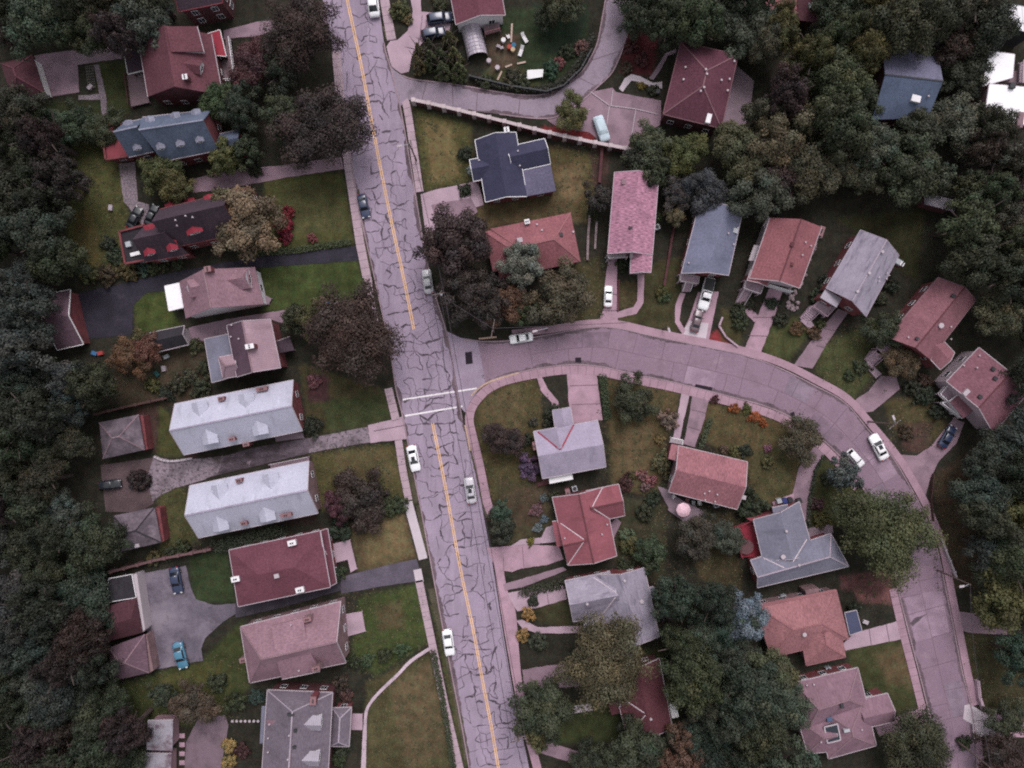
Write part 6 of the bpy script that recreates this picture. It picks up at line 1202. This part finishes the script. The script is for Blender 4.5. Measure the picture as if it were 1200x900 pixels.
# ------------------------------------------------------------------ poles, wires, lamps
POLEW = M('pole_wood', (.11, .08, .075), var=.2, s=3); WIRE = M('wire', (.05, .04, .048), var=0)
def pole(px, py, h, label, arms=(), lamp=None, name='utility_pole', cat='utility pole', transformer=False):
    b = P(px, py); r = thing(name, label, cat, b); MB().tube([b, b+Vector((0,0,h))], .16, .11, 8).build('pole', POLEW, r); tops = []
    for ang, z, L in arms:
        d = Vector((math.cos(ang), math.sin(ang), 0)); c = b + Vector((0,0,h-z)); m = MB(); m.bar(c-d*L/2, c+d*L/2, .13, .14); o = m.build('crossarm', POLEW, r); ins = MB()
        for t in (-.45, -.15, .15, .45): ins.cyl(c + d*L*t + Vector((0,0,.06)), .05, .2, 6); tops.append(c + d*L*t + Vector((0,0,.24)))
        ins.build('insulators', METAL, o)
    if transformer: MB().cyl(b+Vector((.3,.1,h-2.4)), .28, .9, 10).build('transformer', METAL, r)
    if lamp:
        d = Vector((math.cos(lamp[0]), math.sin(lamp[0]), 0)); c = b + Vector((0,0,h-.4)); e = c + d*lamp[1] + Vector((0,0,.5)); o = MB().tube([c, (c+e)/2+Vector((0,0,.2)), e], .05, .04, 6).build('lamp_arm', METAL, r)
        m = MB(); m.box(e + d*.3, .8, .34, .16, lamp[0]); m.build('lamp_head', OFFWH, r)
    return b + Vector((0,0,h)), tops
def wire(a, b, sag, label, r=.042):
    a, b = Vector(a), Vector(b); c = (a+b)/2; m = MB(); pts = [a + (b-a)*t + Vector((0,0,-sag*4*t*(1-t))) for t in (i/12 for i in range(13))]; m.tube(pts, r, r, 4)
    o = m.build('power_line', WIRE, org=c); tag(o, label, 'power line', 'overhead wires'); return o
g2 = lambda x, y: math.atan2(-y, x)
PA, ta = pole(519.5, 352, 9.5, 'wooden utility pole with two crossarms at the corner trees', ((g2(5, -1), .3, 2.2), (g2(4, -5), 1.3, 1.8)), transformer=True); PD, td = pole(579, 389, 8.5, 'utility pole with a long crossarm at the mouth of the curved street', ((g2(4, -20), .3, 3.0),))
PE, te = pole(1017, 494, 9.5, 'dark leaning-looking street light pole on the bend pavement', ((g2(15, -12), .4, 2.4),), lamp=(g2(-3, -8), .9)); PF, tf = pole(1098, 668, 9.5, 'street light pole at the lower right bend by the woods', (), lamp=(g2(-12, 2), 1.2), name='street_lamp', cat='street lamp')
PB_, tb = pole(607, 838, 9.5, 'utility pole with double crossarms near the bottom edge', ((g2(14, -4), .3, 2.6), (g2(14, -4), 1.2, 2.2))); PC_, tc_ = pole(488, 188, 9, 'utility pole with white street lamp by the top right pavement', ((g2(2, -8), .5, 1.6),), lamp=(g2(-8, 2), 1.3)); PG_, tg = pole(1121, 868, 9.5, 'street light pole at the bottom right corner', (), lamp=(g2(-10, 3), 1.2), name='street_lamp', cat='street lamp')
for i in (0, 3): wire(ta[i], tb[i], .9, 'long overhead wire along the lower main street, %s' % ('inner strand' if i == 0 else 'outer strand')); wire(tc_[i], ta[i], .8, 'overhead wire along the upper main street, %s' % ('inner strand' if i == 0 else 'outer strand'))
wire(ta[6], tb[6], 1.1, 'lower overhead wire along the lower main street'); wire(PA, PD, .4, 'short wire from the corner pole to the curved street pole'); wire(PD, P(735, 378, 8), .6, 'wire crossing the trees above the curved street')
wire(PF, P(1146, 792, 6), .5, 'thin wire beside the lower right pavement'); wire(P(1146, 792, 6), PG_, .4, 'thin wire running to the bottom right corner'); wire(tb[1], P(628, 960, 9), .2, 'overhead wire leaving the bottom edge')
_, _ = pole(640, 388, 7.5, 'slim street lamp leaning over the curved street by the brown tree', (), lamp=(g2(-16, 4), 2.0), name='street_lamp', cat='street lamp'); pole(777, 385, 4, 'short lamp post on the lawn right of the pink driveway', (), lamp=(g2(1, 3), .3), name='lamp_post', cat='lamp post')

# ------------------------------------------------------------------ walls and fences
def wallthing(name, pts, w, h, mat, label, cat, cap=None, posts=0, capn='coping', zt=None):
    q = [P(*p) for p in pts]; c = sum(q, Vector())/len(q); r = thing(name, label, cat, (c.x, c.y, 0)); m = MB(); k = MB()
    for a, b in zip(q, q[1:]):
        u = Vector((0,0,h/2)); e = (b-a).normalized()*.03; m.bar(a+u-e, b+u+e, w, h); u = Vector((0,0,h+.05)); k.bar(a+u, b+u, w+.16, .1)
    m.build('wall_body' if 'wall' in name else 'panel', mat, r)
    if cap: k.build(capn, cap, r)
    if posts:
        for p in arc_pts(pts, posts): MB().box(P(*p)+Vector((0,0,h*.55+.05)), w+.3, w+.3, h*1.1+.1).build('pier' if 'wall' in name else 'post', cap or mat, r)
wallthing('garden_wall', smooth(rd(486, 122, 510, 127, 560, 139, 600, 149, 640, 159, 690, 170, 722, 176, 746, 181), 2), .4, 1.9, BR_D, 'long pale capped wall with stubby piers below the upper lane', 'garden wall', M('coping_stone', (.4, .33, .35), var=.1), 18)
wallthing('retaining_wall', rd(691, 252, 689, 275, 688, 305), .4, .5, STONE, 'low stone edging wall left of the pink-shingled house', 'garden wall'); wallthing('retaining_wall', rd(699, 260, 697, 292), .35, .4, STONE, 'short stone row beside the low edging wall', 'garden wall'); wallthing('retaining_wall', rd(790, 262, 786, 285, 778, 335), .4, .5, BR_D, 'low brick edging wall between the pink and blue-grey houses', 'garden wall'); wallthing('retaining_wall', rd(725, 328, 724, 364), .3, .4, BR_D, 'low brick kerb wall beside the pink house front lawn', 'garden wall')
wallthing('retaining_wall', rd(846, 372, 842, 382, 850, 395, 864, 406), .3, .5, CONC, 'curving pale edging wall right of the red mulch bed', 'garden wall'); wallthing('retaining_wall', smooth(rd(182, 535, 192, 539, 205, 540, 226, 537), 3), .35, .5, OFFWH, 'pale curving kerb wall at the cobbled yard', 'garden wall')
wallthing('retaining_wall', rd(1143, 796, 1145, 815, 1150, 830), .5, .9, CONC, 'short concrete wall beside the lower right driveway', 'garden wall'); wallthing('retaining_wall', rd(705, 175, 702, 215), .5, .8, BR_D, 'dark brick wall between the navy house and the pink house', 'garden wall')
wallthing('wooden_fence', rd(136, 667, 190, 653, 252, 641), .25, 1.8, WOODB, 'dark wooden fence between the lower slate garage and dark red garage', 'fence', M('fence_cap', (.11, .06, .065), var=.1), 16, 'rail'); wallthing('wooden_fence', rd(118, 485, 150, 477, 200, 466), .2, 1.6, WOODB, 'dark wooden fence above the upper slate garage', 'fence', WOODB, 16, 'rail')
wallthing('metal_fence', rd(551, 92, 575, 98, 600, 104, 640, 110, 660, 103, 680, 84, 693, 60), .06, 1.2, DARK, 'black railing fence around the white-gabled house lawn', 'fence', DARK, 12, 'rail')
wallthing('wooden_fence', rd(1092, 555, 1089, 585, 1092, 610), .12, .8, WOODB, 'low dark edging fence below the navy sedan', 'fence'); wallthing('wooden_fence', rd(1100, 630, 1118, 675), .1, .8, OFFWH, 'thin pale fence along the right bend pavement', 'fence', OFFWH, 14, 'rail')

# ------------------------------------------------------------------ garden and yard things
def one(name, mb, mat, label, cat, at, kids=(), group=None):
    c = P(*at); o = mb.build(name, mat, org=c); tag(o, label, cat, group)
    for n, m, mt in kids: m.build(n, mt, o)
    return o
# parasol with scalloped canopy
c = P(801, 597.5, 2.3); r = thing('parasol', 'open pink parasol on the patio of the salmon-roofed house', 'parasol', (c.x, c.y, 0)); MB().tube([(c.x, c.y, 0), (c.x, c.y, 2.6)], .035, None, 6).build('pole', METAL, r)
m = MB(); m.v = [Vector((c.x, c.y, 2.75))]
for ring, (rr, z) in enumerate(((.65, 2.62), (1.25, 2.3), (1.26, 2.15))):
    for k in range(16): a = k*math.pi/8; f = 1 if k % 2 == 0 else .95; m.v.append(Vector((c.x+rr*f*math.cos(a), c.y+rr*f*math.sin(a), z + (.03 if k % 2 else 0))))
for k in range(16):
    j = (k+1) % 16; m.f.append((0, 1+k, 1+j)); m.f += [(1+16*i+k, 17+16*i+k, 17+16*i+j, 1+16*i+j) for i in (0, 1)]
m.build('canopy', M('parasol_cloth', (.56, .37, .43), var=.05), r)
def chair(px, py, a, mat, label, long=False, group=None):
    c = P(px, py); r = thing('lounge_chair' if long else 'garden_chair', label, 'lounger' if long else 'chair', c, group); d = Vector((math.cos(a), math.sin(a), 0)); L = 1.2 if long else .5
    m = MB(); 
    for k in range(6 if long else 3): m.box(c + d*(-L/2 + L*(k+.5)/(6 if long else 3)) + Vector((0,0,.4)), L/(6 if long else 3)*.8, .62, .06, a)
    m.build('seat', mat, r); b = c - d*L/2; m = MB(); m.bar(b+Vector((0,0,.42)), b - d*(.55 if long else .15) + Vector((0,0,.95)), .6, .06); m.build('backrest', mat, r); t = Vector((-d.y, d.x, 0))*.26
    for s1 in (-1, 1):
        for s2 in (-1, 1): p = c + d*L*.42*s1 + t*s2; MB().box((p.x, p.y, .2), .06, .06, .4, a).build('leg', mat, r)
chair(615.5, 47.5, g2(6, 10), WHITE, 'white sun lounger on the lawn, upper of the pair', True); chair(610, 63, g2(-3, 9), WHITE, 'white sun lounger on the lawn, lower of the pair', True)
for i, (x, y, a, l) in enumerate(((789, 581, .5, 'white garden chair at the left of the parasol patio'), (805, 585, 1.2, 'pink garden chair against the salmon house wall'), (812, 588, 1.4, 'grey garden chair above the parasol'), (819, 588, 1.7, 'white tall garden chair right of the parasol'), (596, 44, .4, 'white garden chair among the clutter by the greenhouse'), (584, 55, 1.2, 'wide white garden chair beside the greenhouse'), (588, 57, 1.9, 'second white garden chair beside the greenhouse'))):
    chair(x, y, a, (WHITE, CAPR, METAL, WHITE, WHITE, OFFWH, OFFWH)[i], l)
def box_unit(px, py, w, l, h, a, mat, name, label, cat, top=None, group=None):
    c = P(px, py); m = MB().box((c.x, c.y, h/2), w, l, h, a); t = MB().cyl((c.x, c.y, h-.02), min(w, l)*.38, .06, 12) if top else MB()
    if top != 'fan': t = MB().box((c.x, c.y, h+.03), w*1.08, l*1.08, .07, a)
    return one(name, m, mat, label, cat, (px, py), [('fan_cover' if top == 'fan' else 'lid', t, DARK if top == 'fan' else (top or mat))])
for x, y, l in ((917, 699, 'between the grey-blue house and the coral house'), (969, 783, 'between the coral and dusty mauve houses'), (673, 572, 'above the crimson-roofed house'), (769, 267, 'right of the pink-shingled house'), (838, 591, 'behind the salmon-roofed house')):
    box_unit(x, y, .9, .9, .9, .3, METAL, 'air_conditioner', 'grey air conditioning unit ' + l, 'air conditioner', 'fan')
box_unit(387.5, 358.5, 1.0, 1.1, 1.0, .2, M('blue_plastic', (.03, .17, .34), var=.05), 'recycling_bin', 'bright blue recycling bin under the huge dark tree', 'bin', M('blue_plastic', ())); box_unit(394.5, 358, 1.1, 1.0, .6, .2, OFFWH, 'storage_box', 'pale box right of the bright blue bin', 'box')
for i, (x, y, mt, l) in enumerate(((911, 586, METAL, 'grey bin at the left of the row by the red front'), (917.5, 586, M('blue_bin', (.03, .04, .14), var=.05), 'blue bin in the row by the red front'), (924, 585, DARK, 'black bin at the right of the row by the red front'), (934.5, 586, DARK, 'black bin at the corner of the grey-blue roof'))): box_unit(x, y, .75, .75, 1.0, .3, mt, 'wheelie_bin', l, 'bin', mt)
for x, y, mt, l in ((597, 57, M('red_plastic', (.3, .05, .04), var=.05), 'red tub in the cluttered yard'), (602, 55, M('teal_plastic', (.03, .12, .2), var=.05), 'blue barrel in the cluttered yard'), (601, 60, M('sand_plastic', (.4, .3, .2), var=.05), 'sandy round tub in the cluttered yard'), (590, 49, WHITE, 'white bucket in the cluttered yard'), (583, 81, OFFWH, 'pale bucket near the lane fence'), (573, 73, OFFWH, 'pale tub right of the greenhouse end'), (770, 109, DARK, 'dark planter by the forecourt steps')):
    c = P(x, y); one('barrel', MB().cyl(c, .34, .8, 10, .38), mt, l, 'barrel', (x, y), [('rim', MB().cyl((c.x, c.y, .78), .42, .07, 10), mt)])
c = P(627, 87); m = MB(); q = [P(618, 82, .75), P(637, 81, .75), P(636, 90, .75), P(617, 93, .75)]; m.prism(q, .7, .76, True); r = one('table', m, WHITE, 'large white garden table at the lower edge of the lawn', 'table', (627, 87))
for p in q: MB().box((p.x*.98+c.x*.02, p.y*.98+c.y*.02, .35), .08, .08, .7).build('leg', WHITE, r)
for (a, b), l in ((((592, 79), (600, 76)), 'long pale plank lying in the cluttered yard, upper one'), (((606, 75), (616, 73)), 'pale plank lying beside the garden table'), (((583, 94), (588, 84)), 'tan plank leaning near the lane fence'), (((600, 28), (599, 50)), 'pale pole lying in the cluttered yard')): one('plank', MB().bar(P(*a)+Vector((0,0,.12)), P(*b)+Vector((0,0,.15)), .3, .1), M('plank_wood', (.35, .26, .22), var=.1), l, 'plank', a)
# greenhouse tunnel
A = lambda *v: T(470, 0, 6, *v); q = A(425, 225, 560, 198, 612, 398, 470, 425); a, b, c_, d = (P(*p) for p in q); cc = (a+b+c_+d)/4; r = thing('greenhouse', 'arched plastic greenhouse tunnel below the white-gabled house', 'greenhouse', (cc.x, cc.y, 0)); m = MB(); rb = MB(); N, K = 8, 10
for i in range(N+1):
    l, e = a + (d-a)*i/N, b + (c_-b)*i/N; o = len(m.v); pts = []
    for k in range(K+1): t = math.pi*k/K; p = (l+e)/2 + (l-e)/2*math.cos(t) + Vector((0,0, .25+2.1*math.sin(t)**.8)); pts.append(p); m.v.append(p)
    rb.tube([p*1.0+Vector((0,0,.03)) for p in pts], .045, None, 4)
    if i: m.f += [(o-K-1+k, o-K+k, o+k+1, o+k) for k in range(K)]
m.build('plastic_cover', M('greenhouse_plastic', (.32, .28, .34), var=.25, s=1.6, big=.3, rough=.35, spec=.5), r); rb.bar((a+b)/2+Vector((0,0,2.4)), (c_+d)/2+Vector((0,0,2.4)), .1, .1); rb.build('frame', OFFWH, r)
c = P(106, 92); m = MB()
for i in range(5): m.bar(P(102+i*2, 79)+Vector((0,0,.35)), P(105+i*2, 104)+Vector((0,0,.35)), .07, .07)
for i in range(9): m.bar(P(101.5+i*.38, 79+i*3.1)+Vector((0,0,.4)), P(110.5+i*.38, 78+i*3.1)+Vector((0,0,.4)), .07, .07)
for q in ((102, 79), (110, 78), (105, 104), (113, 103)): m.box(P(*q)+Vector((0,0,.2)), .09, .09, .42)
tag(m.build('garden_trellis', M('trellis_wood', (.12, .11, .1), var=.1), org=c), 'low wooden garden lattice between the concrete pad and stone path', 'trellis')
# round spa on the red deck, boulders, house satellite
c = P(873, 640, 1.1); o = one('spa_tub', MB().cyl((c.x, c.y, 1.1), 1.25, .75, 20, 1.2), M('spa_cover', (.085, .04, .045), var=.15), 'round dark covered spa tub on the red deck', 'spa tub', (873, 640), [('rim', MB().cyl((c.x, c.y, 1.84), 1.28, .06, 20), M('spa_rim', (.1, .05, .055)))])
gb = random.Random(3)
bm_ = bmesh.new(); bmesh.ops.create_icosphere(bm_, subdivisions=2, radius=1)
BV = [v.co.copy() for v in bm_.verts]; BF = [tuple(v.index for v in f.verts) for f in bm_.faces]; bm_.free()
RK = M('boulder', (.2, .15, .165), var=.3, s=2, big=.3); k = 0
for i in range(56):
    t = gb.random()
    if i < 34: x, y = T(780, 230, 6, 1085 - 165*t + gb.uniform(-10, 12), 262 + 400*t + gb.uniform(-8, 8))[0]; w = 3
    else: x, y = T(780, 230, 6, gb.uniform(850, 930), gb.uniform(655, 820))[0]; w = 4
    s_ = gb.uniform(.22, .42); c = P(x, y); m = MB(); ph = [gb.uniform(0, 6) for _ in range(3)]
    m.add([c + Vector((v.x*s_*(1+.25*math.sin(3*v.y+ph[0])), v.y*s_*(1+.25*math.sin(4*v.z+ph[1])), s_*.55+v.z*s_*.75*(1+.2*math.sin(3*v.x+ph[2])))) for v in BV], BF)
    o = m.build('boulder', RK, org=c); tag(o, 'grey boulder in the rubble bank right of the rose-roofed house', 'boulder', 'boulders beside the rose-roofed house')
for (x, y), l in (((916, 758), 'small pale rock on the lawn'),): pass
for x, y, mt, l in ((131, 244, OFFWH, 'pale upright stone on the left lawn'), (107, 103, OFFWH, 'white block by the stone garden path'), (1013, 728, OFFWH, 'white stone on the lawn right of the coral house'), (119, 422 - 8, M('red_toy', (.3, .05, .05)), 'red toy in the leaf pile by the woods garage'), (112, 414, M('blue_toy', (.04, .12, .25)), 'blue toy in the yard by the woods garage'), (212, 446, OFFWH, 'white garden box above the white-roofed house'), (196, 418, METAL, 'grey box beside the black shed'), (185, 438, M('teal_tarp', (.02, .07, .07)), 'dark teal tub by the black shed'), (193, 432, OFFWH, 'pale box by the black shed')):
    c = P(x, y); m = MB(); a = random.uniform(0, 3); m.box((c.x, c.y, .25), .9, .6, .5, a); one('garden_box', m, mt, l, 'box', (x, y), [('lid', MB().box((c.x, c.y, .53), .96, .66, .07, a), mt)])
# stepping stones
for i in range(7): c = P(272.5 + i*5, 845 + .0*i); one('stepping_stone', MB().cyl((c.x, c.y, 0), .24, .1, 9), OFFWH, 'small round stepping stone in the row left of the grey-roofed house', 'stepping stone', (272.5+i*5, 845), (), 'stepping stones')
for i in range(4): x, y = 213.5, 862 + i*10.5; c = P(x, y); one('paving_slab', MB().box((c.x, c.y, .05), .95, .8, .1), PINKC, 'square slab in the path right of the stained tin garage', 'paving slab', (x, y), (), 'slabs beside the tin garage')
# fallen leaves on lawns
gl = np.random.default_rng(9); m = MB(); LR = [(560, 640, 440, 590), (700, 790, 445, 580), (830, 950, 480, 590), (1000, 1050, 672, 708), (370, 475, 520, 600), (400, 500, 690, 790), (430, 530, 790, 900), (130, 230, 788, 850), (242, 288, 765, 850), (640, 700, 170, 260), (485, 550, 130, 216), (680, 715, 300, 380), (90, 150, 170, 310), (1095, 1150, 560, 690), (180, 240, 570, 650), (750, 870, 590, 700), (1130, 1200, 740, 830), (955, 1040, 380, 460), (1040, 1105, 465, 530)]
for x0, x1, y0, y1 in LR:
    for k in range(int((x1-x0)*(y1-y0)*.05)):
        p = P(gl.uniform(x0, x1), gl.uniform(y0, y1)); s_ = gl.uniform(.05, .13); a = gl.uniform(0, 6.28); u = Vector((math.cos(a), math.sin(a), gl.uniform(-.2, .2)))*s_; v = Vector((-math.sin(a), math.cos(a), gl.uniform(-.2, .2)))*s_*.7; z = Vector((0,0,.016)); i = len(m.v); m.v += [p+u+z, p+v+z, p-u+z, p-v+z]; m.f.append((i, i+1, i+2, i+3))
wd = MB(); WC = []
for x0, x1, y0, y1 in LR:
    for k in range(int((x1-x0)*(y1-y0)*.012)):
        cx_, cy_ = gl.uniform(x0, x1), gl.uniform(y0, y1); sp = gl.uniform(.6, 2.6)
        for j in range(int(gl.integers(5, 16))):
            p = P(cx_+gl.normal(0, sp), cy_+gl.normal(0, sp)); s_ = gl.uniform(.07, .17); a = gl.uniform(0, 6.28); z = Vector((0,0,gl.uniform(.03, .14))); u = Vector((math.cos(a), math.sin(a), gl.uniform(-.5, .5)))*s_; v = Vector((-math.sin(a), math.cos(a), gl.uniform(-.5, .5)))*s_*.5; i = len(wd.v); wd.v += [p+u+z, p+v+z, p-u+z, p-v+z]; wd.f.append((i, i+1, i+2, i+3))
wd.build('lawn_weeds', M('weed_leaves', (.05, .052, .026), var=.6, s=.35, big=.4), kind='stuff')
m.build('fallen_leaves', M('leaf_litter', (.12, .085, .05), var=.5, s=.7), kind='stuff')

# ------------------------------------------------------------------ light and camera
w = bpy.data.worlds.new('World'); SC.world = w; w.use_nodes = True; nt = w.node_tree; bg = nt.nodes['Background']
sky = nt.nodes.new('ShaderNodeTexSky'); sky.sky_type = 'NISHITA'; sky.sun_disc = False; SEL, SAZ = math.radians(56), math.radians(12)
sky.sun_elevation = SEL; sky.sun_rotation = SAZ; sky.dust_density = 3; sky.air_density = 1.0
hs = nt.nodes.new('ShaderNodeHueSaturation'); hs.inputs['Saturation'].default_value = .14; nt.links.new(sky.outputs[0], hs.inputs['Color']); nt.links.new(hs.outputs[0], bg.inputs['Color']); bg.inputs['Strength'].default_value = .115
sd = bpy.data.lights.new('sun', 'SUN'); sd.energy = .95; sd.angle = math.radians(30); sd.color = (1, .9, .92); so = bpy.data.objects.new('sun', sd); COL.objects.link(so)
v = Vector((math.sin(SAZ)*math.cos(SEL), math.cos(SAZ)*math.cos(SEL), math.sin(SEL))); so.rotation_euler = v.to_track_quat('Z', 'Y').to_euler(); so.location = v*60
cd = bpy.data.cameras.new('camera'); cd.sensor_width = 36; cd.lens = 36*CAMH/(1200*MPP); cd.clip_end = 4000; co = bpy.data.objects.new('camera', cd); COL.objects.link(co); co.location = (0, 0, CAMH); co.rotation_euler = (0, 0, 0); SC.camera = co
SC.view_settings.view_transform = 'Standard'; SC.view_settings.look = 'None'; SC.view_settings.exposure = EXPO; SC.view_settings.gamma = 1
SC.cycles.max_bounces = 5; SC.cycles.diffuse_bounces = 3; SC.cycles.glossy_bounces = 2; SC.cycles.use_denoising = False; SC.cycles.filter_width = 2.0
